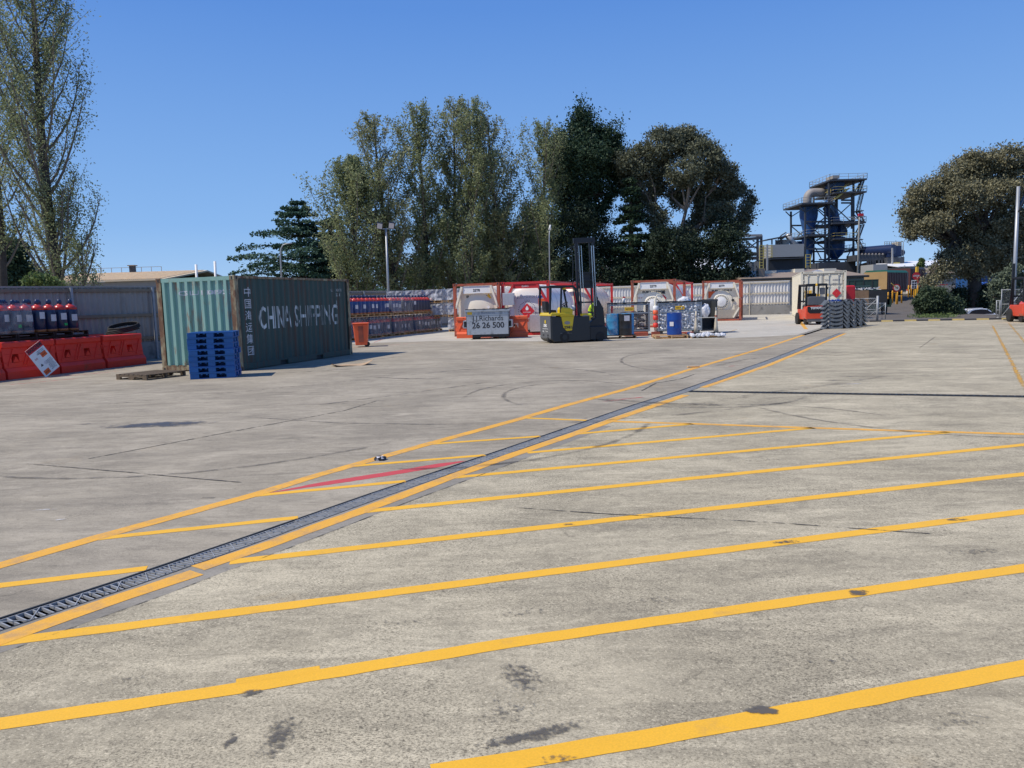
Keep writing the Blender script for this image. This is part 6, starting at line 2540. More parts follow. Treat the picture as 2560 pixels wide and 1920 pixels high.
# white car below the kerb
def car(label, loc, rz, m, name='parked_car', L=4.5):
    t = thing(name, label, 'car', loc, rz)
    body = [(0, .28), (.05, .72), (.18, .92), (.55, 1.02), (3.35, .98), (4.25, .82), (4.46, .60), (4.48, .28), (3.95, .22), (.5, .22)]
    MB().prism([(x * L / 4.5, z) for x, z in body], 0, 1.78, 'y').build('body', m, t, bevel=.06)
    cab = [(.22, .96), (.75, 1.42), (1.15, 1.56), (1.9, 1.60), (2.55, 1.54), (3.40, .98)]
    MB().prism([(x * L / 4.5, z) for x, z in cab], .12, 1.66, 'y').build('roof', m, t, bevel=.05)
    g = [(.70, 1.02), (1.05, 1.36), (1.35, 1.46), (1.95, 1.50), (2.50, 1.44), (3.15, 1.02)]
    for s in (.11, 1.645):
        q = MB().prism([(x * L / 4.5, z) for x, z in g], s, s + .025, 'y').build('side_window', 'glass_dark', t)
        for x in (1.55, 2.28):
            MB().box(x, x + .035, s - .003, s + .028, 1.02, 1.47).build('pillar', 'black_plastic', q)
    MB().prism([(.24, 1.02), (.30, 1.0), (.80, 1.42), (.74, 1.44)], .25, 1.53, 'y').build('rear_window', 'glass_dark', t)
    for x in (.85, 3.55):
        for y in (-.02, 1.60):
            q = MB().lathe([(.24, 0), (.33, .02), (.33, .18), (.24, .20)], 20, Matrix.Translation((x * L / 4.5, y, .33)) @ Matrix.Rotation(-PI / 2, 4, 'X')).build('wheel', 'rubber', t)
            MB().lathe([(.22, -.004), (.05, -.02)], 16, Matrix.Translation((x * L / 4.5, y, .33)) @ Matrix.Rotation(-PI / 2, 4, 'X')).build('rim', 'alu', q)
    for y in (-.005, 1.74):
        MB().box(.02, .22, y, y + .05, .74, .92).build('tail_light', 'lamp_red', t)
    MB().tube([(.9, .3, 1.62), (2.4, .3, 1.64)], .018, 6).build('roof_rail', 'alu', t)
    return t


cp = atd(2403, 790, 75)
wcar = car('white hatchback with dark windows parked low behind the striped kerb', Vector((cp.x, 75, -1.98)), R(4), 'car_white', L=4.9)
bc = atd(2452, 706, 130)
car('bright blue car glimpsed under the trees at the right', Vector((bc.x, 130, tz(bc.x, 130))), R(15), 'car_blue', 'parked_car')
ut = thing('utility_truck', 'dark blue pickup with a red tray parked on the slope behind the bush', 'truck', Vector((atd(2362, 770, 100).x, 100, tz(atd(2362, 770, 100).x, 100))), R(-12))
MB().prism([(0, .4), (4.6, .4), (4.6, 1.0), (3.6, 1.15), (3.1, 1.75), (1.8, 1.75), (1.6, 1.1), (0, 1.1)], 0, 1.8, 'y').build('body', 'navy', ut, bevel=.05)
MB().prism([(1.95, 1.2), (3.3, 1.2), (2.95, 1.65), (2.0, 1.65)], -.01, .0, 'y').build('side_window', 'glass_dark', ut)
MB().box(-.2, 1.6, .0, 1.8, 1.1, 1.5).build('tray_load', 'placard_red', ut)
for x in (.8, 3.7):
    MB().lathe([(.24, 0), (.34, .02), (.34, .18), (.24, .2)], 16, Matrix.Translation((x, -.02, .34)) @ Matrix.Rotation(-PI / 2, 4, 'X')).build('wheel', 'rubber', ut)

# bollards
def gz(px, py, Y):
    p = atd(px, py, Y)
    return p


bl_ = [(2220, 755, 'leftmost yellow bollard beside the truck, standing alone'), (2231, 751, 'yellow bollard with a cross bar, left of the round sign'), (2243, 754, 'yellow bollard right of the round sign post'),
       (2254, 751, 'yellow bollard with a black band, right of the round sign'), (2271, 737, 'first yellow bollard of the far row by the stop sign'), (2278, 736, 'second yellow bollard of the far row by the stop sign'),
       (2285, 736, 'third yellow bollard of the far row, under the white sign'), (2294, 736, 'fourth yellow bollard of the far row, beside the bush')]
bme = MB().lathe([(.095, -.3), (.095, 1.02), (.06, 1.10), (.02, 1.12)], 12).mesh('bollard', 'bollard_yellow', True)
band = MB().lathe([(.098, .62), (.098, .74)], 12).mesh('band', 'black_paint', True)
for i, (x, y, lb) in enumerate(bl_):
    Y = 92 if i < 4 else 104
    p = atd(x, y, Y)
    t = thing('bollard', lb, 'bollard', p, 0, 'yellow bollards on the driveway')
    t.scale = (1.0, 1.0, 1.05 if i < 4 else 1.15)
    o = bpy.data.objects.new('post', bme)
    C.objects.link(o)
    o.parent = t
    if i in (0, 3):
        o = bpy.data.objects.new('band', band)
        C.objects.link(o)
        o.parent = t
o = MB().bar(atd(2229, 731, 92), atd(2240, 731, 92), .12).build('barrier_rail', 'bollard_yellow')
tag(o, 'yellow cross rail on top of the bollards by the round sign', 'rail')


def road_sign(label, p, h, kind, rz=0.0):
    t = thing('road_sign', label, 'sign', p, rz)
    MB().tube([(0, 0, -.3), (0, 0, h)], .05, 8).build('post', 'bollard_yellow', t)
    if kind == 'round':
        MB().lathe([(.45, 0), (.45, .02)], 24, Matrix.Translation((0, -.06, h)) @ Matrix.Rotation(PI / 2, 4, 'X')).build('rim', 'placard_red', t)
        q = MB().lathe([(.33, 0), (.33, .01)], 24, Matrix.Translation((0, -.081, h)) @ Matrix.Rotation(PI / 2, 4, 'X')).build('face', 'white_paint', t)
        text('lettering', '10', .34, 'text_black', q, T(0, -.095, h), bold=.01)
    elif kind == 'stop':
        MB().lathe([(.56, 0), (.56, .02)], 8, Matrix.Translation((0, -.06, h)) @ Matrix.Rotation(PI / 2, 4, 'X') @ Matrix.Rotation(PI / 8, 4, 'Z')).build('face', 'placard_red', t)
        text('lettering', 'STOP', .34, 'white_paint', t, T(0, -.09, h), bold=.01)
        q = MB().box(-.34, .34, -.08, -.06, h - 1.0, h - .6).build('lower_plate', 'placard_red', t)
    else:
        q = MB().box(-.38, .38, -.08, -.06, h - .5, h + .6).build('face', 'white_paint', t)
        for r_ in range(3):
            for c_ in range(2):
                MB().box(-.28 + c_ * .32, -.04 + c_ * .32, -.09, -.082, h - .42 + r_ * .33, h - .18 + r_ * .33).build('symbol', 'text_black', q)
    return t


road_sign('round white speed sign with a red rim and the number 10 among the bollards', atd(2240, 754, 91.5), 1.62, 'round')
road_sign('octagonal red stop sign on a yellow post behind the bollards', atd(2289, 735, 106), 2.45, 'stop')
road_sign('white sign with black symbols on a yellow post by the far bollards', atd(2284, 737, 103.5), 1.35, 'board')
bg_ = thing('boom_gate', 'red and yellow boom gate arm raised beside the stop sign', 'boom gate', atd(2290, 738, 107))
MB().box(-.2, .2, -.2, .2, -.3, 1.1).build('cabinet', 'placard_yellow', bg_)
MB().bar((0, -.2, 1.2), (4.2, -.2, 1.35), .12).build('arm', 'placard_red', bg_)
MB().bar((0, 0, 1.0), (-1.0, 0, 5.4) if False else (.05, 0, 3.9), .30).build('column', 'placard_yellow', bg_)
o = MB().bar(atd(2228, 708, 91), atd(2241, 719, 91), .09).build('striped_pole', 'rail_yellow')
tag(o, 'short tilted pale pole above the round speed sign', 'pole')


# ------------------------------------------------------------------ trucks on the driveway
def trailer(label, px0, px1, pyt, pyb, Y, Lg, m_back, m_side, m_top, rz, name='tipper_trailer'):
    a, b = atd(px0, pyb, Y), atd(px1, pyb, Y)
    w = (b - a).length / .80
    top = atd(px0, pyt, Y).z - a.z
    t = thing(name, label, 'trailer', a, rz)
    MB().box(0, w, 0, Lg, 1.15, top - .35).build('side_walls', m_side, t)
    MB().box(.02, w - .02, -.06, 0, 1.2, top - .25).build('tail_gate', m_back, t)
    MB().prism([(-.05, top - .36), (w + .05, top - .36), (w * .9, top - .02), (w * .1, top - .02)], -.04, Lg * .98, 'y').build('tarp_cover', m_top, t)
    mb = MB()
    for k in range(int(Lg / .7)):
        mb.box(w, w + .06, .2 + k * .7, .28 + k * .7, 1.15, top - .36)
    mb.build('side_ribs', m_side, t)
    MB().box(.25, w - .25, .1, Lg, .75, 1.15).build('chassis', 'black_paint', t)
    for y in (.9, 2.2, 3.5):
        for x in (.05, w - .55):
            MB().lathe([(.35, 0), (.5, .03), (.5, .47), (.35, .5)], 18, Matrix.Translation((x, y, .5)) @ Matrix.Rotation(PI / 2, 4, 'Y')).build('wheel', 'rubber', t)
    MB().box(w - .55, w - .05, -.1, -.04, .35, .95).build('mudguard', 'cream_box', t)
    MB().lathe([(.11, 0), (.11, .03)], 12, Matrix.Translation((w - .42, -.12, .86)) @ Matrix.Rotation(PI / 2, 4, 'X')).build('tail_lamp', 'lamp_red', t)
    return t


t1 = trailer('tipper trailer with a tan tarpaulin back and green cover queued on the driveway', 2159, 2203, 677, 746, 109, 9.0, 'tarp_tan', 'trailer_maroon', 'tarp_green', R(-44))
t2 = trailer('maroon tipper truck with a black cover ahead of the tan backed trailer', 2224, 2262, 669, 740, 121, 7.5, 'trailer_maroon', 'trailer_maroon', 'tarp_black', R(-44), 'tipper_truck')
text('lettering', '567', .75, 'white_paint', t2, T(1.0, -.08, 2.35), bold=.03)
text('lettering', 'JARK', .45, 'cab_pink', t2, T(1.0, -.08, 3.1), bold=.01)
cb = thing('truck_cab', 'cream and pink truck cab with yellow panel at the head of the queue', 'truck', atd(2262, 738, 131), R(-44))
MB().prism([(0, .5), (2.2, .5), (2.2, 3.2), (1.9, 4.1), (.2, 4.2), (0, 3.2)], 0, 2.3, 'x').build('cab', 'cab_pink', cb, bevel=.1)
MB().box(2.3, 2.33, .6, 1.6, 2.3, 3.3).build('side_window', 'glass_dark', cb)
MB().box(.3, 1.8, -.02, .0, 1.0, 1.9).build('panel', 'placard_yellow', cb)
MB().tube([(-.1, -.2, 1.2), (-.1, -.2, 5.0)], .12, 10).build('exhaust_stack', 'galv', cb)
for x in (.0, 1.9):
    MB().lathe([(.35, 0), (.5, .03), (.5, .35), (.35, .38)], 16, Matrix.Translation((x, 1.0, .5)) @ Matrix.Rotation(PI / 2, 4, 'Y')).build('wheel', 'rubber', cb)


# ------------------------------------------------------------------ light poles and masts
def pole(name, label, cat, pts, r, m='pole_grey'):
    t = thing(name, label, cat, pts[0])
    o_ = Vector(pts[0])
    MB().tube([Vector(p) - o_ for p in pts], r, 10).build('shaft', m, t, smooth=True)
    return t


pY = 56
p0_, p1_ = atd(970, 728, pY), atd(965, 572, pY)
fl = pole('floodlight_pole', 'grey pole with two floodlights standing in front of the tall poplars', 'light pole', [Vector((p0_.x, pY, 0)), Vector((p1_.x, pY, p1_.z))], [.10, .07])
for s, nm in ((-1, 0), (1, 0)):
    q = MB().box(-.22, .22, -.06, .06, -.24, .24, Matrix.Translation((p1_.x - p0_.x + s * .42, -.1, p1_.z + .22)) @ Matrix.Rotation(R(28 * 1), 4, 'X') @ Matrix.Rotation(R(12), 4, 'Y')).build('floodlight', 'mast_black', fl)
    MB().box(-.18, .18, -.075, -.062, -.20, .20, Matrix.Translation((p1_.x - p0_.x + s * .42, -.1, p1_.z + .22)) @ Matrix.Rotation(R(28 * 1), 4, 'X') @ Matrix.Rotation(R(12), 4, 'Y')).build('glass', 'paper', q)
MB().bar((p1_.x - p0_.x - .42, 0, p1_.z), (p1_.x - p0_.x + .42, 0, p1_.z), .06).build('cross_arm', 'pole_grey', fl)
cvY = 62
cpts = [Vector((atd(703, 700, cvY).x, cvY, 0)), atd(701, 640, cvY), atd(702, 622, cvY), atd(708, 612, cvY), atd(718, 609, cvY), atd(730, 608, cvY)]
sl1 = pole('street_lamp', 'curved pale street lamp in front of the dark cedar', 'street lamp', cpts, [.07, .06, .05, .045, .04, .05], 'pole_grey')
wy = 60
wp_ = pole('thin_pole', 'thin white pole with peeling paint rising behind the forklift guard', 'pole', [Vector((atd(1373, 714, wy).x, wy, 0)), atd(1373, 600, wy), atd(1374, 562, wy)], [.06, .045, .03], 'pole_grey')
MB().tube([Vector((0, 0, 0)) + (atd(1374, 575, wy) - Vector((atd(1373, 714, wy).x, wy, 0))), atd(1376, 562, wy) - Vector((atd(1373, 714, wy).x, wy, 0))], [.11, .05], 8).build('lamp_head', 'white_paint', wp_, smooth=True)
ry = 44
rp = pole('floodlight_pole', 'tall grey pole with a tilted floodlight near the right edge', 'light pole', [Vector((atd(2533, 750, ry).x, ry, -2)), atd(2546, 466, ry)], [.12, .09], 'pole_grey')
MB().bar(atd(2543, 530, ry) - rp.location, atd(2570, 478, ry) - rp.location, .30, .08).build('floodlight_panel', 'mast_black', rp)
for i, (x, y0, y1) in enumerate([(490, 700, 661), (537, 705, 653)]):
    o = MB().tube([Vector((atd(x, y0, 60).x, 60, 0)), atd(x, y1, 60)], .10, 8).build('vent_pipe', 'white_paint', smooth=True)
    tag(o, ['shorter white vent pipe rising behind the teal container', 'taller white vent pipe rising behind the teal container'][i], 'pipe', 'white vent pipes')
pY = 78
lp = pole('street_lamp', 'pale street lamp with two arms standing in front of the blue tower', 'street lamp', [Vector((atd(2144, 720, pY).x, pY, -.2)), atd(2148, 552, pY), atd(2149, 540, pY)], [.13, .09, .06], 'rail_pale')
for a, b in (((2148, 548), (2122, 543)), ((2149, 545), (2163, 541)), ((2149, 548), (2153, 537))):
    MB().bar(atd(*a, pY) - lp.location, atd(*b, pY) - lp.location, .07).build('arm', 'rail_pale', lp)
MB().cbox(*(atd(2152, 537, pY) - lp.location), .5, .2, .25).build('lamp_head', 'placard_red', lp)

# ------------------------------------------------------------------ industrial plant behind
def fp(zx, zy, Y):
    """point from the plant's coordinates (3.95 per photograph pixel from (1840, 420)) at distance Y"""
    return atd(1840 + zx / 3.95, 420 + zy / 3.95, Y)


PY, PD = 180.0, 9.0
tw = thing('process_tower', 'tall dark steel plant tower with blue cyclones, bent grey duct, platforms and stairs', 'plant tower', Vector((fp(800, 1000, PY).x, PY, 0)))
o0 = tw.location.copy()


def F(zx, zy, dy=0.0):
    return fp(zx, zy, PY) - o0 + Vector((0, dy, 0))


def seg(name, pairs, w, m, dys=(0.0, PD)):
    for (a, b) in pairs:
        for dy in dys:
            MB().bar(F(*a, dy), F(*b, dy), w).build(name, m, tw)


seg('column', [((683, 385), (683, 1010)), ((880, 385), (880, 1000)), ((918, 140), (918, 1000)), ((1160, 130), (1160, 1020)), ((1145, 260), (1145, 600))], .38, 'plant_steel')
for zy, xs in ((355, ((625, 960),)), (530, ((683, 925), (925, 1255))), (545, ((925, 1255),)), (660, ((683, 900),)), (715, ((925, 1225),)), (800, ((700, 1240),)), (905, ((820, 1190),)), (318, ((1040, 1150),)), (345, ((1040, 1150),))):
    for x0, x1 in xs:
        for dy in (0, PD):
            MB().bar(F(x0, zy, dy), F(x1, zy, dy), .35).build('beam', 'plant_steel', tw)
seg('brace', [((690, 700), (870, 540)), ((880, 700), (690, 540)), ((930, 540), (1150, 340)), ((930, 340), (1150, 545)), ((930, 700), (1150, 560)), ((935, 760), (1000, 885)), ((1160, 760), (1095, 885)),
              ((683, 800), (870, 660)), ((880, 800), (690, 670)), ((683, 440), (780, 380)), ((880, 450), (790, 385)), ((820, 950), (920, 880)), ((1075, 915), (1150, 1000)), ((930, 950), (1010, 905)),
              ((1165, 460), (1255, 545)), ((1180, 640), (1225, 560)), ((628, 385), (683, 440)), ((918, 215), (990, 140)), ((1165, 250), (1230, 140))], .20, 'plant_steel')


def platform(x0, x1, zy, m='plant_steel', rail='rail_pale', y0=-1.5, y1=PD + 1.5, hr=11.5 * 3.95):
    a, b = F(x0, zy), F(x1, zy)
    MB().box(a.x, b.x, y0, y1, a.z - .35, a.z).build('platform', m, tw)
    h = 1.15
    mb = MB()
    for (p, q) in (((a.x, y0), (b.x, y0)), ((a.x, y1), (b.x, y1)), ((a.x, y0), (a.x, y1)), ((b.x, y0), (b.x, y1))):
        for k in (.55, 1.15):
            mb.bar((p[0], p[1], a.z + k), (q[0], q[1], a.z + k), .07)
        n = max(2, int((Vector(q) - Vector(p)).length / 2.0))
        for i in range(n + 1):
            x, y = p[0] + (q[0] - p[0]) * i / n, p[1] + (q[1] - p[1]) * i / n
            mb.bar((x, y, a.z), (x, y, a.z + h), .08)
    mb.build('handrail', rail, tw)


platform(900, 1265, 122)
platform(945, 1262, 245, rail='rail_yellow')
platform(625, 960, 352, rail='rail_pale')
platform(925, 1255, 545)
platform(950, 1170, 697, rail='rail_yellow')
platform(1170, 1245, 800)
platform(683, 890, 665)
# cyclone: cylinder, cone, neck, lower cone
cc = F(790, 600, PD / 2)


def zx_(zy):
    return F(790, zy).z


s_ = 1 / 3.95 / (FPX / PY)
MB().lathe([(85 * s_, zx_(365)), (88 * s_, zx_(440)), (84 * s_, zx_(470)), (58 * s_, zx_(590)), (52 * s_, zx_(640)), (60 * s_, zx_(690)), (64 * s_, zx_(700)), (30 * s_, zx_(880)), (18 * s_, zx_(965))][::-1],
           24, Matrix.Translation((cc.x, cc.y, 0))).build('cyclone', 'plant_blue', tw, smooth=True, auto=30)
MB().lathe([(62 * s_, zx_(700)), (66 * s_, zx_(710)), (26 * s_, zx_(960)), (16 * s_, zx_(985))][::-1], 20, Matrix.Translation((F(745, 0).x, cc.y + 3, 0)) @ Matrix.Identity(4)).build('cyclone', 'plant_blue', tw, smooth=True)
pts = [F(778, 365, 4.5), F(778, 300, 4.5)] + [F(778 + 62 * (1 - math.cos(a)), 290 - 75 * math.sin(a), 4.5) for a in np.linspace(.2, PI / 2, 7)] + [F(900, 215, 4.5), F(960, 215, 4.5)]
MB().tube(pts, 42 * s_, 18).build('duct_elbow', 'duct_grey', tw, smooth=True)
MB().box(F(1000, 200).x, F(1090, 200).x, 1, 7, F(0, 245).z, F(0, 135).z).build('hopper_box', 'plant_blue', tw)
MB().box(F(990, 200).x, F(1055, 200).x, 2, 6, F(0, 120).z, F(0, 88).z).build('roof_box', 'wall_tan', tw)
pts = [F(1020, 240, 4), F(1000, 300, 4), F(985, 340, 4), F(1010, 390, 4), F(1040, 440, 4), F(1052, 500, 4), F(1048, 560, 4), F(1045, 700, 4)]
MB().tube(pts, [34 * s_, 36 * s_, 42 * s_, 46 * s_, 46 * s_, 46 * s_, 46 * s_, 46 * s_], 18).build('down_duct', 'plant_blue', tw, smooth=True)
pts = [F(940, 370, 4), F(985, 420, 4), F(1030, 500, 4)]
MB().tube(pts, [20 * s_, 30 * s_, 36 * s_], 14).build('branch_duct', 'plant_blue', tw, smooth=True)
MB().prism([(F(1085, 0).x, F(0, 540).z), (F(1150, 0).x, F(0, 640).z), (F(1150, 0).x, F(0, 690).z), (F(1085, 0).x, F(0, 690).z)], 2, 6, 'y').build('transition', 'plant_blue', tw)
cs_ = F(1057, 800, 4.5)
MB().lathe([(92 * s_, F(0, 700).z), (92 * s_, F(0, 840).z), (70 * s_, F(0, 880).z), (30 * s_, F(0, 920).z)][::-1], 26, Matrix.Translation((cs_.x, cs_.y, 0))).build('silo', 'plant_blue', tw, smooth=True, auto=30)
for zy in (705, 765, 825):
    MB().lathe([(93 * s_, F(0, zy + 3).z), (95 * s_, F(0, zy + 3).z), (95 * s_, F(0, zy - 3).z), (93 * s_, F(0, zy - 3).z)], 26, Matrix.Translation((cs_.x, cs_.y, 0))).build('silo_band', 'plant_steel', tw)
# zigzag stairs
for (a, b) in (((1205, 245), (1245, 130)), ((1240, 260), (1200, 420)), ((1200, 435), (1250, 540)), ((1245, 560), (1195, 700)), ((1195, 715), (1240, 800)), ((1240, 815), (1200, 1000)), ((1100, 205), (965, 310))):
    mb = MB()
    P, Q = F(*a, -1), F(*b, -1)
    for dy in (0, 1.6):
        mb.bar(P + Vector((0, dy, 0)), Q + Vector((0, dy, 0)), .14, .3)
        mb.bar(P + Vector((0, dy, 1.1)), Q + Vector((0, dy, 1.1)), .07)
    n = 12
    for k in range(n + 1):
        p = P.lerp(Q, k / n)
        mb.bar(p, p + Vector((0, 1.6, 0)), .22, .06)
    mb.build('stair', 'rail_yellow' if a[0] == 1100 else 'plant_steel', tw)
for (x0, x1, zy) in ((1180, 1235, 425), (1180, 1250, 545), (1175, 1230, 707), (1175, 1240, 802)):
    a, b = F(x0, zy), F(x1, zy)
    MB().box(a.x, b.x, -1.4, 1.6, a.z - .2, a.z).build('landing', 'plant_steel', tw)
MB().box(F(820, 0).x, F(1190, 0).x, -.5, PD, 0, F(0, 960).z).build('base_shed', 'plant_dark', tw)

# left plant building with the pale box
pb_ = thing('plant_building', 'dark ribbed plant building with a big pale grey box on top and yellow ladders', 'building', Vector((fp(440, 1000, 172).x, 172, 0)))
b0_ = pb_.location.copy()
G = lambda zx, zy, dy=0.0: fp(zx, zy, 172) - b0_ + Vector((0, dy, 0))


def gbox(nm, m, x0, x1, z0, z1, y0, y1, par=None, g=None):
    g = g or G
    a, b = g(x0, z1), g(x1, z0)
    return MB().box(a.x, b.x, y0, y1, a.z, b.z).build(nm, m, par or pb_)


gbox('wall', 'plant_dark', 230, 660, 905, 1080, 0, 10)
mb = MB()
for k in range(44):
    x = G(232 + k * 9.8, 1000).x
    mb.box(x, x + .14, -.15, 0, 0, G(0, 910).z)
mb.build('wall_ribs', 'plant_steel', pb_)
gbox('pale_box', 'plant_grey', 330, 655, 752, 885, -1, 9)
gbox('box_frame', 'plant_steel', 322, 662, 885, 905, -1.2, 9.5)
gbox('side_hall', 'plant_dark', 655, 722, 770, 1080, 2, 12)
gbox('roof_unit', 'wall_tan', 480, 560, 698, 752, 2, 6)
MB().prism([(G(310, 0).x, G(0, 722).z), (G(560, 0).x, G(0, 682).z), (G(560, 0).x, G(0, 672).z), (G(310, 0).x, G(0, 712).z)], 0, 8, 'y').build('canopy', 'plant_steel', pb_)
for x in (370, 410, 430, 450, 470):
    MB().bar(G(x, 752, 1), G(x, 705, 1), .25).build('stanchion', 'plant_steel', pb_)
MB().tube([G(640, 745, 4), G(565, 640, 4)], 26 * s_, 14).build('inclined_duct', 'galv', pb_, smooth=True)
MB().tube([G(480, 690, 4), G(510, 650, 4), G(560, 620, 4)], .15, 6).build('pipe', 'plant_steel', pb_)
MB().bar(G(500, 690, 4), G(575, 640, 4), .5).build('conveyor_end', 'duct_grey', pb_)
for x0, x1, z0, z1 in ((205, 240, 770, 1030), (245, 325, 770, 890), (655, 700, 860, 990)):
    mb = MB()
    for x in (x0, x1):
        mb.bar(G(x, z1, -2), G(x, z0, -2), .14)
    k = z0
    while k < z1:
        mb.bar(G(x0, k, -2), G(x1, k, -2), .12)
        k += 28
    mb.build('ladder', 'rail_yellow', pb_)
MB().bar(G(278, 1030, -2), G(278, 760, -2), .35).build('mast', 'plant_grey', pb_)

gn = thing('conveyor_gantry', 'grey steel conveyor gantry crossing left of the plant behind the gum tree', 'gantry', Vector((fp(120, 900, 176).x, 176, 0)))
g0_ = gn.location.copy()
G2 = lambda zx, zy, dy=0.0: fp(zx, zy, 176) - g0_ + Vector((0, dy, 0))
for a, b, w in (((0, 670), (255, 665), .5), ((0, 712), (250, 690), .6), ((-60, 855), (210, 850), .7), ((-60, 895), (210, 890), .7), ((0, 790), (210, 780), .3), ((0, 760), (200, 850), .25), ((60, 840), (220, 720), .25), ((100, 720), (225, 810), .2)):
    MB().bar(G2(*a), G2(*b), w).build('truss_member', 'plant_steel' if w != .5 else 'duct_grey', gn)
for x in (250, 213):
    MB().bar(G2(x, 1030), G2(x, 665), .45).build('leg', 'plant_steel', gn)
MB().bar(G2(-90, 1030), G2(-90, 665), .45).build('leg', 'plant_steel', gn)

# right: enclosed conveyor, blue bin house
cv = thing('conveyor_house', 'dark conveyor bridge leading to a navy blue bin house with a round drum', 'plant building', Vector((fp(1450, 960, 175).x, 175, 0)))
c0_ = cv.location.copy()
G3 = lambda zx, zy, dy=0.0: fp(zx, zy, 175) - c0_ + Vector((0, dy, 0))
gbox('bridge', 'plant_dark', 1185, 1480, 850, 918, 0, 5, cv, G3)
for k in range(8):
    x = 1205 + k * 34
    MB().bar(G3(x, 858), G3(x + 12, 845), .3).build('bridge_rib', 'duct_grey', cv)
for x in (1300, 1325, 1350, 1370, 1410, 1440):
    MB().bar(G3(x, 1010), G3(x, 910), .35).build('bridge_leg', 'plant_steel', cv)
gbox('bin_house', 'navy', 1478, 1612, 770, 882, -1, 8, cv, G3)
gbox('lower_house', 'plant_dark', 1462, 1630, 882, 1020, -1.5, 8, cv, G3)
gbox('sign_panel', 'rail_yellow', 1522, 1582, 935, 1000, -1.7, -1.5, cv, G3)
MB().lathe([(46 * s_, -4), (46 * s_, 4)], 22, Matrix.Translation(G3(1440, 808, 2)) @ Matrix.Rotation(PI / 2, 4, 'X') @ Matrix.Rotation(R(30), 4, 'Y')).build('drum', 'navy', cv, smooth=True, auto=30)
MB().lathe([(30 * s_, -2), (30 * s_, 2)], 14, Matrix.Translation(G3(1640, 835, 2)) @ Matrix.Rotation(PI / 2, 4, 'X')).build('fan', 'navy', cv)
mb = MB()
for z in (768, 748, 728):
    mb.bar(G3(1465, z), G3(1630, z), .08)
for k in range(8):
    mb.bar(G3(1468 + k * 23, 770), G3(1468 + k * 23, 728), .10)
for z in range(770, 930, 12):
    mb.bar(G3(1632, z), G3(1652, z), .08)
mb.bar(G3(1632, 930), G3(1632, 730), .12).bar(G3(1652, 930), G3(1652, 730), .12)
mb.build('handrail', 'rail_pale', cv)
gbox('cabinet', 'rail_cream', 1600, 1632, 728, 768, 0, 3, cv, G3)
MB().bar(G3(1478, 990, -3), G3(1478, 798, -3), .28).build('light_mast', 'plant_grey', cv)
gbox('blue_shed', 'plant_grey', 1190, 1325, 965, 1050, -8, -2, cv, G3)


def shed(label, px0, px1, py_eave, py_ridge, Y, depth, wall, roof, extra=None, name='building'):
    a, b = atd(px0, py_eave, Y), atd(px1, py_eave, Y)
    t = thing(name, label, 'building', Vector((a.x, Y, 0)))
    w = b.x - a.x
    rz_ = atd((px0 + px1) / 2, py_ridge, Y + depth / 2).z
    ze = a.z
    MB().box(0, w, 0, depth, -1, ze).build('wall', wall, t)
    MB().prism([(-.3, ze), (depth / 2, rz_), (depth + .3, ze), (depth + .3, ze + .15), (depth / 2, rz_ + .18), (-.3, ze + .15)], -.3, w + .3, 'x').build('roof', roof, t)
    return t, w, ze, rz_


t, w, ze, rz_ = shed('long low building with a brown metal roof behind the pale fence and cream container', 1857, 2160, 701, 678, 72, 16, 'wall_tan', 'roof_brown')
MB().box(-.3, w + .3, -.42, -.3, ze - .05, ze + .12).build('gutter', 'dark_shade', t)
q = MB().lathe([(.28, 0), (.30, .1), (.55, .3), (.60, .55), (.45, .78), (.1, .86)], 20, Matrix.Translation((atd(2043, 676, 76).x - t.location.x, 4, rz_ - .9))).build('turbine_vent', 'alu', t, smooth=True)
mb = MB()
for k in range(20):
    a = 2 * PI * k / 20
    mb.bar(Vector((atd(2043, 676, 76).x - t.location.x + .55 * math.cos(a), 4 + .55 * math.sin(a), rz_ - .65)), Vector((atd(2043, 676, 76).x - t.location.x + .50 * math.cos(a + .2), 4 + .5 * math.sin(a + .2), rz_ - .15)), .03)
mb.build('vent_fins', 'galv', q)
for px, wd_, hh in ((1985, .9, .35), (1912, 1.3, .25), (2060, 1.2, .3)):
    x = atd(px, 680, 78).x - t.location.x
    MB().box(x - wd_ / 2, x + wd_ / 2, 4.5, 6, rz_ - .8, rz_ - .2 + hh).build('skylight', 'cream_box', t)
x = atd(1892, 690, 75).x - t.location.x
MB().box(x - .3, x + .3, 1.5, 2.2, ze + .2, ze + 1.1).build('chimney', 'roof_brown', t)

t, w, ze, rz_ = shed('far building with a long cream ribbed roof and chimney seen over the left fence', 60, 408, 711, 688, 78, 22, 'wall_tan', 'roof_cream')
mb = MB()
for k in range(70):
    x = k * w / 70
    mb.bar((x, -.3, ze + .16), (x, 11, rz_ + .19), .07, .10)
mb.build('roof_ribs', 'roof_cream', t)
x = atd(334, 690, 89).x - t.location.x
MB().box(x - .25, x + .25, 10.6, 11.2, rz_, rz_ + .9).build('chimney', 'plant_steel', t)
MB().box(x - .4, x + .4, 10.5, 11.3, rz_ + .9, rz_ + 1.0).build('chimney_cap', 'roof_brown', t)
mb = MB()
x0 = atd(230, 690, 89).x - t.location.x
x1 = atd(405, 690, 89).x - t.location.x
mb.bar((x0, 11, rz_ + .75), (x1, 11, rz_ + .75), .05)
for k in range(8):
    mb.bar((x0 + (x1 - x0) * k / 7, 11, rz_), (x0 + (x1 - x0) * k / 7, 11, rz_ + .75), .05)
mb.build('roof_railing', 'plant_grey', t)
t, w, ze, rz_ = shed('building with a white roof and brown brick wall glimpsed through the dark conifers', 1530, 1800, 690, 640, 150, 26, 'brown_box', 'white_roof')
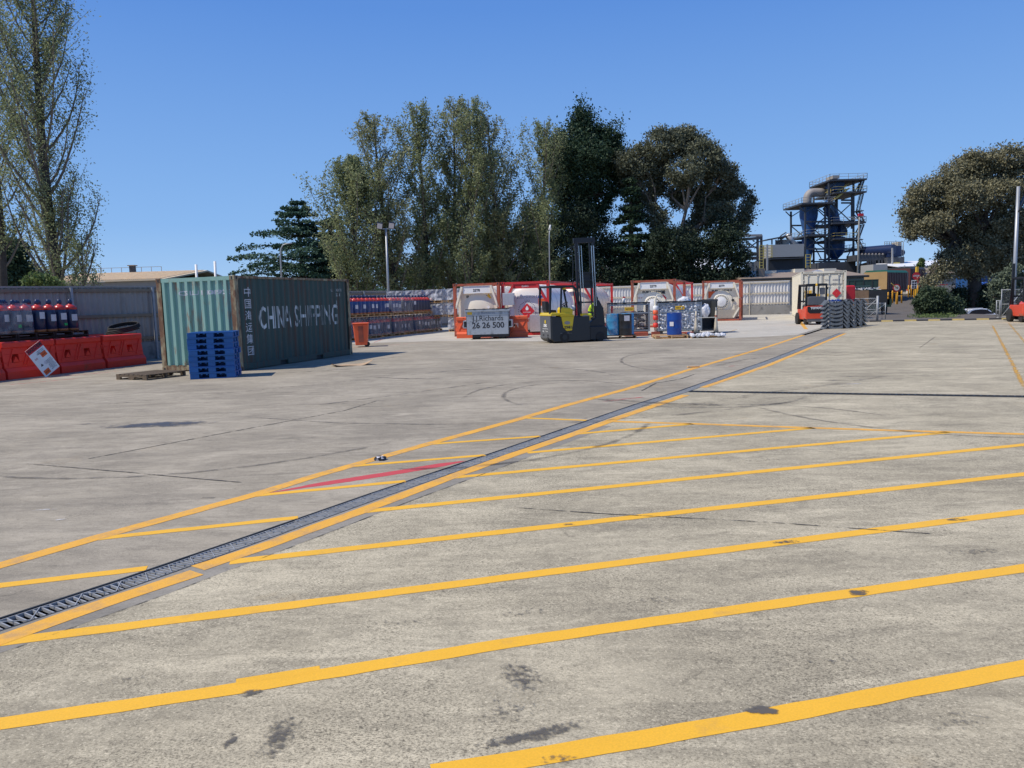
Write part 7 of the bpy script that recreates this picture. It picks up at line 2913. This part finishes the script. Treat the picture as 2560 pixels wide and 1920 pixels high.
t, w, ze, rz_ = shed('long dark building with a bright white roof on the right behind the queue of trucks', 2248, 2480, 668, 652, 165, 30, 'plant_dark', 'white_roof')
MB().box(0, w, -.5, 0, ze - 2.3, ze + .1).build('fascia', 'plinth', t)
for k in range(6):
    MB().box(2 + k * 3.2, 3.4 + k * 3.2, -.1, -.02, 2.0, 3.6).build('window', 'glass_dark', t)
t, w, ze, rz_ = shed('small gatehouse with a brown pyramid roof behind the bush', 2306, 2390, 688, 672, 124, 7, 'wall_tan', 'roof_brown', name='gatehouse')
t, w, ze, rz_ = shed('dark blue shed seen under the big gum tree at the right edge', 2440, 2560, 690, 682, 150, 14, 'plant_blue', 'plant_dark', name='shed')


# ------------------------------------------------------------------ trees
NR = np.random.RandomState(11)


def leaf_mesh(name, cen, size, m, flat=0.0, seed=0, aspect=.55):
    rs = np.random.RandomState(seed)
    n = len(cen)
    a = rs.normal(size=(n, 3))
    a[:, 2] *= (1 - flat)
    a /= np.linalg.norm(a, axis=1)[:, None]
    b = rs.normal(size=(n, 3))
    if flat:
        b[:, 2] *= (1 - flat)
    b -= a * (a * b).sum(1)[:, None]
    b /= np.linalg.norm(b, axis=1)[:, None]
    s = np.asarray(size)[:, None]
    v = np.stack([cen - a * s, cen + b * s * aspect, cen + a * s, cen - b * s * aspect], 1).reshape(-1, 3)
    me = bpy.data.meshes.new(name)
    me.vertices.add(4 * n)
    me.loops.add(4 * n)
    me.polygons.add(n)
    me.vertices.foreach_set('co', v.astype(np.float32).ravel())
    me.loops.foreach_set('vertex_index', np.arange(4 * n, dtype=np.int32))
    me.polygons.foreach_set('loop_start', np.arange(0, 4 * n, 4, dtype=np.int32))
    me.materials.append(MATS[m])
    me.update()
    me.validate()
    return me


def link(name, me, parent):
    o = bpy.data.objects.new(name, me)
    C.objects.link(o)
    o.parent = parent
    return o


def poplar_parts(Ht, seed, wid=.14, clear=.12, nl=34, leaf=.17, dens=1.0, lean=(0, 0), leafm='leaf_poplar', trunk_r=.22, top_sparse=.6, ntw=9, low_dense=1.0):
    rs = np.random.RandomState(seed)
    tr = MB()
    tp = []
    ph = rs.uniform(0, 6)
    for k in range(14):
        t = k / 13
        tp.append(Vector((lean[0] * t ** 1.4 * Ht + .012 * Ht * math.sin(ph + t * 5), lean[1] * t * Ht + .01 * Ht * math.cos(ph * 2 + t * 4), Ht * t)))
    tr.tube(tp, [trunk_r * (1 - .93 * (k / 13)) + .01 for k in range(14)], 8)
    lm = MB()
    cen, siz = [], []

    def trunk_at(h):
        x = h / Ht * 13
        i = min(12, int(x))
        return tp[i].lerp(tp[i + 1], x - i)
    for i in range(nl):
        t = clear + (.93 - clear) * (i + rs.rand()) / nl
        base = trunk_at(t * Ht)
        az = i * 2.399 + rs.uniform(-.5, .5)
        prof = math.sin(PI * min(1, (t * .92 + .16)) ** .8) ** .7
        Lg = Ht * wid * (1.0 + 1.3 * prof) * rs.uniform(.55, 1.35)
        Lg = min(Lg, (1.0 - t) * Ht * .80 + .5)
        a0, a1 = R(rs.uniform(34, 52)), R(rs.uniform(6, 20))
        d = Vector((math.cos(az), math.sin(az), 0))
        pts = [base]
        n = 7
        for k in range(n):
            a = a0 + (a1 - a0) * (k / (n - 1)) ** .7
            st = Lg / n
            pts.append(pts[-1] + d * (math.sin(a) * st) + Vector((rs.uniform(-.06, .06) * st, rs.uniform(-.06, .06) * st, math.cos(a) * st)) * 1.0)
        r0 = trunk_r * (1 - t) * .26 + .015
        lm.tube(pts, [r0 * (1 - .9 * k / n) + .006 for k in range(n + 1)], 5, cap=False)
        gap = 1.0 if rs.rand() > .3 else .3
        for j in range(ntw):
            u = .18 + .8 * (j + rs.rand()) / ntw
            x = u * n
            q = min(n - 1, int(x))
            b = pts[q].lerp(pts[q + 1], x - q)
            az2 = rs.uniform(0, 2 * PI)
            d2 = Vector((math.cos(az2) * .5, math.sin(az2) * .5, rs.uniform(.45, 1.1))).normalized()
            tl = Lg * rs.uniform(.14, .34)
            e = b + d2 * tl
            mid = b.lerp(e, .5) + Vector((rs.uniform(-.1, .1), rs.uniform(-.1, .1), .0)) * tl
            lm.tube([b, mid, e], [.018, .012, .005], 3, cap=False)
            m_ = int((24 + 26 * rs.rand()) * dens * gap * (1 - top_sparse * max(0, t - .45)) * (1 + (low_dense - 1) * max(0, .6 - t)))
            tt = rs.rand(m_) ** .8
            c = np.array(b)[None] * (1 - tt[:, None]) + np.array(e)[None] * tt[:, None] + rs.normal(size=(m_, 3)) * (.10 + .10 * Lg * .25)
            cen.append(c)
            siz.append(leaf * rs.uniform(.6, 1.25, m_))
    cen = np.concatenate(cen)
    siz = np.concatenate(siz)
    return tr.mesh('trunk', 'bark_grey', True), lm.mesh('limbs', 'bark_twig', True), leaf_mesh('crown', cen, siz, leafm, seed=seed)


def place_tree(name, label, cat, loc, parts, rz=0, sc=(1, 1, 1), group=None):
    t = thing(name, label, cat, loc, rz, group)
    t.scale = sc
    for nm, me in zip(('trunk', 'limbs', 'crown'), parts):
        link(nm, me, t)
    return t


def tree_at(px, Y):
    """ground point below a photograph column at distance Y"""
    p = atd(px, 700, Y)
    return Vector((p.x, Y, -.1))


def height_to(px, py, Y):
    return atd(px, py, Y).z + .1


# the big poplar at the left edge
big = poplar_parts(21.5, 3, wid=.105, clear=.06, nl=66, leaf=.060, dens=1.7, lean=(-.012, 0), trunk_r=.34, top_sparse=.25, ntw=13)
place_tree('poplar_tree', 'tall poplar with half bare branches towering over the left fence', 'tree', tree_at(152, 39), big)
big2 = poplar_parts(19.5, 8, wid=.10, clear=.2, nl=34, leaf=.08, dens=.9, lean=(-.02, 0), trunk_r=.26, top_sparse=.2, ntw=12)
place_tree('poplar_tree', 'second poplar stem leaning out of the left edge of the picture', 'tree', tree_at(8, 43), big2)
sm = poplar_parts(5.6, 5, wid=.15, clear=.30, nl=18, leaf=.065, dens=.42, trunk_r=.10, ntw=8)
place_tree('poplar_sapling', 'short leafy sapling right of the big left poplar, in front of the cream roof', 'tree', tree_at(212, 38), sm)
sm2 = poplar_parts(8.0, 15, wid=.14, clear=.25, nl=26, leaf=.10, dens=1.6, trunk_r=.12, lean=(-.08, 0), ntw=8, leafm='leaf_green')
if False: place_tree('poplar_sapling', 'bushy young tree at the foot of the big left poplar', 'tree', tree_at(122, 38.5), sm2)

# the row of poplars in the middle
PA = poplar_parts(21, 21, wid=.125, clear=.02, nl=46, leaf=.115, dens=1.35, trunk_r=.32, top_sparse=1.15, ntw=11, low_dense=2.2)
PB = poplar_parts(21, 22, wid=.118, clear=.02, nl=42, leaf=.115, dens=1.3, trunk_r=.30, top_sparse=1.15, lean=(-.05, 0), leafm='leaf_poplar_warm', ntw=11, low_dense=2.2)
PC = poplar_parts(16, 23, wid=.18, clear=.03, nl=64, leaf=.115, dens=1.4, trunk_r=.24, lean=(-.04, 0), ntw=11, top_sparse=.2)
row = [(985, 74, 286, PB, 0.0, 'poplar leaning left with a wispy top, left end of the middle row', 1.25),
       (1062, 76, 262, PA, 1.0, 'tall poplar with a grey green top, second trunk of the middle row', 1.1),
       (1130, 78, 258, PB, 2.6, 'poplar with a pale see through top, third in the middle row', 1.0),
       (1182, 75, 248, PA, 2.2, 'tallest poplar of the middle row, narrow and spiky', .95),
       (1262, 77, 288, PB, .3, 'poplar with two stems, fifth in the middle row', 1.15),
       (1368, 76, 300, PA, 4.0, 'poplar at the right end of the row against the dark cypress', 1.0),
       (1225, 82, 380, PA, 5.0, 'shorter poplar filling the gap behind the middle row', 1.1)]
for px, Y, top, P_, rz, lb, k in row:
    h = height_to(px, top, Y)
    s = h / 21
    place_tree('poplar_tree', lb, 'tree', tree_at(px, Y), P_, rz, (s * k, s * k, s), 'row of poplars behind the fence')
h = height_to(880, 400, 72)
place_tree('poplar_tree', 'broad rounded poplar at the left end of the clump, above the street lamp', 'tree', tree_at(900, 72), PC, .4, (h / 16 * 1.05,) * 2 + (h / 16,), 'row of poplars behind the fence')


def clump_cloud(rs, c, r, n_sub, n_leaf, sub_r, leaf, shell=.35, squash=1.0, up=0.0):
    cen, siz = [], []
    for k in range(n_sub):
        d = rs.normal(size=3)
        d /= np.linalg.norm(d)
        q = (shell + (1 - shell) * rs.rand()) ** .5
        p = np.array(c) + d * np.array(r) * q
        sr = sub_r * rs.uniform(.6, 1.3)
        m_ = int(n_leaf * rs.uniform(.6, 1.3))
        g = rs.normal(size=(m_, 3)) * sr * .55
        g[:, 2] *= squash
        if up:
            g += np.abs(rs.normal(size=(m_, 1))) * sr * up * (d + np.array([0, 0, .8]))[None]
        cen.append(p[None] + g)
        siz.append(leaf * rs.uniform(.6, 1.3, m_))
    return cen, siz


def lobe_tree(name, label, px_base, Y, lobes, leafm, bark, trunk_r=.5, leaf=.22, sub_r=.8, n_leaf=60, dens=1.0, seed=1, fork=.35, cat='tree', squash=.8, up=0.0, zb=-.1, depth=.8, group=None, limb_lobes=True, trunks=None):
    """lobes: (px, py, radius_px_x, radius_px_y, depth offset in m)"""
    rs = np.random.RandomState(seed)
    base = atd(px_base, 700, Y)
    base = Vector((base.x, Y, zb))
    t = thing(name, label, cat, base, 0, group)
    tr, lm = MB(), MB()
    cs = []
    cen, siz = [], []
    ppm = FPX / Y
    for (px, py, rx, ry, dy) in lobes:
        c = atd(px, py, Y + dy) - base
        rr = np.array([rx / ppm, min(rx, ry * 1.6) / ppm * depth, ry / ppm])
        vol = rr[0] * rr[1] * rr[2]
        n_sub = int(dens * 5.0 * (rr[0] * rr[2]) / (sub_r ** 2) + 3)
        a, b = clump_cloud(rs, c, rr * .86, n_sub, n_leaf, sub_r, leaf, squash=squash, up=up)
        cen += a
        siz += b
        cs.append((Vector(c), rr))
    zf = max(c.z for c, _ in cs) * fork
    f = Vector((0, 0, zf))
    top = Vector((0, 0, 0))
    for c, _ in cs:
        top += c
    top /= len(cs)
    k_ = Vector((top.x * .25, top.y * .3, zf))
    tr.tube([Vector((0, 0, 0)), Vector((k_.x * .3, 0, zf * .5)), k_], [trunk_r * 1.15, trunk_r * .95, trunk_r * .75], 10)
    if limb_lobes:
        for i, (c, rr) in enumerate(cs):
            if c.z < zf * .6:
                continue
            big_l = [k_ + (Vector((q[0], q[1], q[2]))) * zf for q in ((-.28, .05, .30), (.10, -.05, .42), (.38, .08, .26))]
            hub = min(big_l, key=lambda h_: (h_ - c).length)
            kk_ = k_ * 1.0
            m1 = hub.lerp(c, .5) + Vector((rs.uniform(-.8, .8), rs.uniform(-.6, .6), rs.uniform(-.1, .3)))
            if i < 3 or not lm.v:
                for h_ in big_l:
                    lm.tube([k_ * .82, k_.lerp(h_, .5), h_], [trunk_r * .55, trunk_r * .46, trunk_r * .36], 7, cap=False)
            lm.tube([hub, m1, m1.lerp(c, .5) + Vector((rs.uniform(-.4, .4), 0, rs.uniform(-.2, .4))), c], [trunk_r * .30, trunk_r * .2, trunk_r * .12, trunk_r * .06], 6, cap=False)
            for j in range(5):
                d = Vector(rs.normal(size=3)).normalized()
                e = c + Vector((d.x * rr[0], d.y * rr[1], abs(d.z) * rr[2])) * .8
                s_p = m1.lerp(c, rs.uniform(.2, .9))
                lm.tube([s_p, s_p.lerp(e, .5) + Vector((0, 0, .1)), e], [trunk_r * .14, trunk_r * .09, .02], 5, cap=False)
    link('trunk', tr.mesh('trunk', bark, True), t)
    if lm.v:
        link('limbs', lm.mesh('limbs', bark, True), t)
    cen, siz = np.concatenate(cen), np.concatenate(siz)
    link('crown', leaf_mesh('crown', cen, siz, leafm, seed=seed), t)
    return t


# gum tree right of centre
lobe_tree('gum_tree', 'large spreading gum tree with bare forked limbs showing, right of the dark cypress', 1690, 78, [
    (1660, 365, 70, 42, 0), (1712, 352, 60, 34, 1), (1600, 400, 44, 42, 0), (1760, 395, 60, 45, -1), (1640, 425, 60, 35, 2), (1800, 440, 52, 42, 0), (1715, 430, 50, 34, -2), (1575, 440, 28, 22, 1),
    (1830, 475, 38, 30, 1), (1760, 485, 45, 30, 2), (1862, 535, 28, 26, 0), (1805, 535, 38, 30, -1), (1640, 545, 30, 36, 0), (1845, 570, 22, 20, 0), (1750, 560, 36, 26, 2), (1700, 500, 30, 22, 3), (1680, 470, 60, 30, 2), (1610, 480, 36, 34, 1), (1780, 520, 60, 34, 2), (1660, 600, 40, 30, 0), (1720, 590, 40, 30, 1), (1590, 520, 30, 34, 2), (1870, 500, 20, 24, 1), (1560, 400, 24, 26, 0)],
    'leaf_gum', 'bark_pale', .42, leaf=.125, sub_r=.58, n_leaf=105, dens=1.0, seed=4, fork=.42)
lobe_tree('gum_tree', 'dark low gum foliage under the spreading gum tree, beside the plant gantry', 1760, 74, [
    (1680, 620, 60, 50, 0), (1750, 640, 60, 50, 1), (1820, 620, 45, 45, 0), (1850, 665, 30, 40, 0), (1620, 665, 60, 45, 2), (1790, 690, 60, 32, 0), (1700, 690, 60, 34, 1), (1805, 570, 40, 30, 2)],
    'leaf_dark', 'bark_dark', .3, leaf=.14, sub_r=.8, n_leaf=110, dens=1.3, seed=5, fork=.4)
# macrocarpa cypress
lobe_tree('cypress_tree', 'tall dense dark cypress with a ragged pointed top behind the forklift mast', 1455, 80, [
    (1452, 315, 26, 26, 0), (1440, 350, 44, 34, 0), (1482, 352, 44, 34, 1), (1420, 392, 48, 34, 0), (1505, 388, 50, 34, 0), (1460, 400, 60, 40, -2), (1410, 435, 38, 34, 1), (1520, 425, 45, 30, 1),
    (1460, 455, 55, 36, -1), (1535, 395, 26, 20, 0), (1425, 490, 34, 40, 1), (1490, 500, 40, 34, 0), (1545, 470, 26, 20, 0), (1400, 370, 26, 24, 0), (1550, 430, 34, 34, 1), (1395, 460, 30, 34, 1), (1455, 290, 12, 18, 0), (1520, 350, 30, 26, 0), (1470, 545, 50, 40, 1)],
    'leaf_cypress', 'bark_dark', .6, leaf=.13, sub_r=.62, n_leaf=110, dens=1.15, seed=6, fork=.5, up=.55, squash=.7)
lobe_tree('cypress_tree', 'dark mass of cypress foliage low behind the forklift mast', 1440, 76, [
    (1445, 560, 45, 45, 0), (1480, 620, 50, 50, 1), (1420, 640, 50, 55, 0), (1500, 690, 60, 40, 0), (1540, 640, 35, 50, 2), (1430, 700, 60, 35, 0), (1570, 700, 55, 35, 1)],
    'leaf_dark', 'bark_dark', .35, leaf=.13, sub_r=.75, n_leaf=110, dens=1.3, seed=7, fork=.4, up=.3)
lobe_tree('shrub', 'dark green understory trees filling the gap below the poplars', 1330, 84, [
    (1330, 560, 50, 60, 0), (1290, 630, 60, 60, 0), (1370, 620, 60, 70, 1), (1230, 680, 70, 50, 0), (1350, 700, 70, 40, 0), (1400, 540, 34, 50, 2), (1160, 700, 60, 35, 2), (1080, 690, 60, 42, 1), (1000, 700, 60, 35, 2)],
    'leaf_green', 'bark_dark', .3, leaf=.13, sub_r=.9, n_leaf=130, dens=1.2, seed=9, fork=.4, cat='trees')


def conifer(name, label, px, Y, py_top, levels, leafm, spread, seed=1, droop=.12, group=None, leaf=.16, base_h=.06, nb=9, flatc=.25, dens=1.0):
    rs = np.random.RandomState(seed)
    base = tree_at(px, Y)
    Hh_ = height_to(px, py_top, Y)
    t = thing(name, label, 'tree', base, 0, group)
    tr, lm = MB(), MB()
    tr.tube([Vector((0, 0, 0)), Vector((.1, 0, Hh_ * .5)), Vector((0, 0, Hh_ * .98))], [.45, .26, .03], 9)
    cen, siz = [], []
    for k in range(levels):
        u = base_h + (1 - base_h) * (k + rs.uniform(0, .6)) / levels
        z = Hh_ * u
        Rr = spread * (1 - u) ** .9 * rs.uniform(.55, 1.2) + .35
        z += rs.uniform(-.3, .3)
        for j in range(nb):
            az = 2 * PI * (j + rs.rand()) / nb
            if rs.rand() < .15:
                continue
            L_ = Rr * rs.uniform(.45, 1.2)
            z = Hh_ * u + rs.uniform(-.35, .35) * (1 - u)
            d = np.array([math.cos(az), math.sin(az), 0])
            e = np.array([0, 0, z]) + d * L_ + np.array([0, 0, L_ * (.10 - droop * rs.rand())])
            s0_ = Vector((0, 0, z))
            lm.tube([s0_, s0_.lerp(Vector(e), .5) + Vector((0, 0, .06 * L_)), Vector(e)], [.07 * (1 - u) + .03, .035, .008], 4, cap=False)
            m_ = int(70 * dens * (.5 + L_ * .35))
            tt = .22 + .8 * rs.rand(m_) ** .75
            w_ = .10 + .16 * L_ * np.sin(PI * np.clip(tt, 0, 1)) + .08
            side = np.array([-d[1], d[0], 0])
            c = np.array([0, 0, z])[None] + (e - np.array([0, 0, z]))[None] * tt[:, None] + side[None] * (rs.normal(size=m_) * w_)[:, None]
            c[:, 2] += .06 * L_ * np.sin(PI * np.clip(tt, 0, 1)) + rs.normal(size=m_) * .09 - .10 * rs.rand(m_) * 2
            cen.append(c)
            siz.append(leaf * rs.uniform(.6, 1.3, m_))
    link('trunk', tr.mesh('trunk', 'bark_dark', True), t)
    link('limbs', lm.mesh('limbs', 'bark_dark', True), t)
    link('crown', leaf_mesh('crown', np.concatenate(cen), np.concatenate(siz), leafm, flat=.45, seed=seed), t)
    return t


conifer('cedar_tree', 'layered dark cedar with drooping tiers behind the curved street lamp', 755, 84, 494, 17, 'leaf_cedar', 13.0, seed=2, leaf=.17, nb=10, dens=1.3)
conifer('cedar_tree', 'dark conifer right of the layered cedar, below the rounded poplar', 835, 86, 536, 15, 'leaf_cedar', 5.6, seed=3, leaf=.22, nb=10, dens=1.8)
conifer('conifer_tree', 'thin dark conifer between the tall cypress and the spreading gum', 1578, 77, 440, 20, 'leaf_cypress', 3.9, seed=4, leaf=.17, nb=9, dens=1.1, droop=.3)
conifer('conifer_tree', 'dark conifer behind the middle of the gum clump', 1640, 82, 560, 14, 'leaf_cypress', 5.0, seed=6, leaf=.2, nb=9, dens=1.4, droop=.3)

# far left dark tree and light shrub
lobe_tree('dark_tree', 'round dark tree at the left edge behind the fence', 30, 62, [(20, 640, 50, 40, 0), (48, 680, 42, 34, 0), (-20, 660, 60, 50, 1), (0, 700, 80, 25, 0), (30, 618, 30, 18, 0)],
          'leaf_cypress', 'bark_dark', .35, leaf=.17, sub_r=.6, n_leaf=70, dens=2.0, seed=12, fork=.4)
lobe_tree('shrub', 'light green shrub peeking over the left fence below the big poplar', 100, 34, [(82, 705, 20, 12, 0), (105, 700, 22, 12, 0), (130, 706, 22, 9, 0)],
          'leaf_green', 'bark_grey', .05, leaf=.08, sub_r=.2, n_leaf=60, dens=1.5, seed=13, fork=.5, cat='shrub')

# right gum tree and the shrubs around it
lobe_tree('gum_tree', 'huge rounded gum tree with brown tinted crown at the right edge', 2440, 84, [
    (2520, 395, 60, 36, 0), (2455, 410, 55, 36, 0), (2400, 430, 50, 36, 1), (2360, 465, 50, 34, 0), (2310, 490, 42, 32, 0), (2280, 520, 32, 30, 0), (2340, 530, 50, 30, 1), (2420, 490, 60, 40, -2), (2500, 480, 60, 45, -1),
    (2570, 450, 60, 60, 0), (2400, 560, 40, 30, 1), (2470, 560, 60, 45, 0), (2540, 560, 60, 50, 0), (2275, 575, 22, 26, 0), (2310, 570, 30, 20, 0), (2450, 620, 55, 40, 0), (2520, 640, 60, 45, 0), (2575, 600, 50, 60, 1),
    (2380, 650, 40, 26, -1), (2430, 670, 45, 30, 0), (2360, 680, 26, 22, -1), (2500, 670, 40, 24, 1), (2325, 705, 20, 16, -2), (2360, 590, 40, 26, 2), (2420, 590, 50, 40, 3), (2340, 560, 40, 26, -2), (2480, 610, 60, 50, 2), (2290, 545, 34, 30, 2), (2450, 450, 70, 50, 2), (2400, 620, 40, 24, 1)],
    'leaf_gum_brown', 'bark_dark', .75, leaf=.135, sub_r=.72, n_leaf=120, dens=1.15, seed=14, fork=.40, zb=-2.2)
lobe_tree('bush', 'dense dark bush standing behind the striped kerb, left of the white car', 2335, 50, [
    (2320, 765, 32, 26, 0), (2345, 745, 28, 24, 0), (2365, 775, 30, 24, 0), (2320, 735, 20, 18, 0), (2335, 790, 34, 14, 0), (2385, 785, 26, 14, 0), (2300, 752, 16, 12, 0), (2390, 760, 18, 18, 1)],
    'leaf_bush', 'bark_dark', .12, leaf=.075, sub_r=.26, n_leaf=90, dens=1.8, seed=15, fork=.5, cat='bush', zb=-1.6)
lobe_tree('bush', 'brownish shrub low behind the kerb beside the white car', 2395, 53, [(2375, 790, 24, 12, 0), (2385, 782, 12, 12, 0), (2360, 795, 30, 9, 0)],
          'leaf_gum_brown', 'bark_dark', .08, leaf=.06, sub_r=.2, n_leaf=70, dens=1.5, seed=16, fork=.5, cat='bush', zb=-1.9)
lobe_tree('bush', 'silvery leaved shrub by the mesh gate near the right edge', 2510, 46, [
    (2515, 695, 26, 24, 0), (2535, 680, 22, 20, 0), (2495, 720, 22, 24, 0), (2525, 735, 26, 30, 0), (2550, 720, 24, 40, 0), (2500, 760, 18, 24, 0), (2530, 775, 24, 22, 0)],
    'leaf_silver', 'bark_grey', .10, leaf=.085, sub_r=.26, n_leaf=75, dens=1.3, seed=17, fork=.5, cat='bush', zb=-1)
lobe_tree('bush', 'dark shrubs in the shade behind the white car', 2460, 84, [(2460, 745, 36, 34, 0), (2490, 765, 26, 26, 0), (2440, 770, 34, 20, 0), (2400, 735, 16, 20, 0), (2510, 745, 30, 40, 2)],
          'leaf_dark', 'bark_dark', .2, leaf=.14, sub_r=.5, n_leaf=70, dens=2.0, seed=18, fork=.5, cat='bush', zb=-2.2)
lobe_tree('cypress_tree', 'tiny bright green columnar cypress in front of the white roof', 2303, 150, [(2303, 662, 5, 8, 0), (2304, 652, 4, 7, 0), (2299, 664, 4, 6, 0)], 'leaf_green', 'bark_dark', .12, leaf=.16, sub_r=.25, n_leaf=60, dens=2.5, seed=20, fork=.7)
# grass tufts by the kerb
rs = np.random.RandomState(30)
g_c = []
for px in np.linspace(2290, 2385, 40):
    p = atd(px, 801, 44 + rs.rand() * 5)
    for q in range(22):
        g_c.append((p.x + rs.normal() * .25, p.y + rs.normal() * .3, -.25 + rs.rand() * .38))
g_ = bpy.data.objects.new('grass', leaf_mesh('grass', np.array(g_c), rs.uniform(.08, .16, len(g_c)), 'leaf_green', seed=31, aspect=.2))
C.objects.link(g_)
tag(g_, 'rough green grass along the far side of the striped kerb', 'grass', kind='stuff')
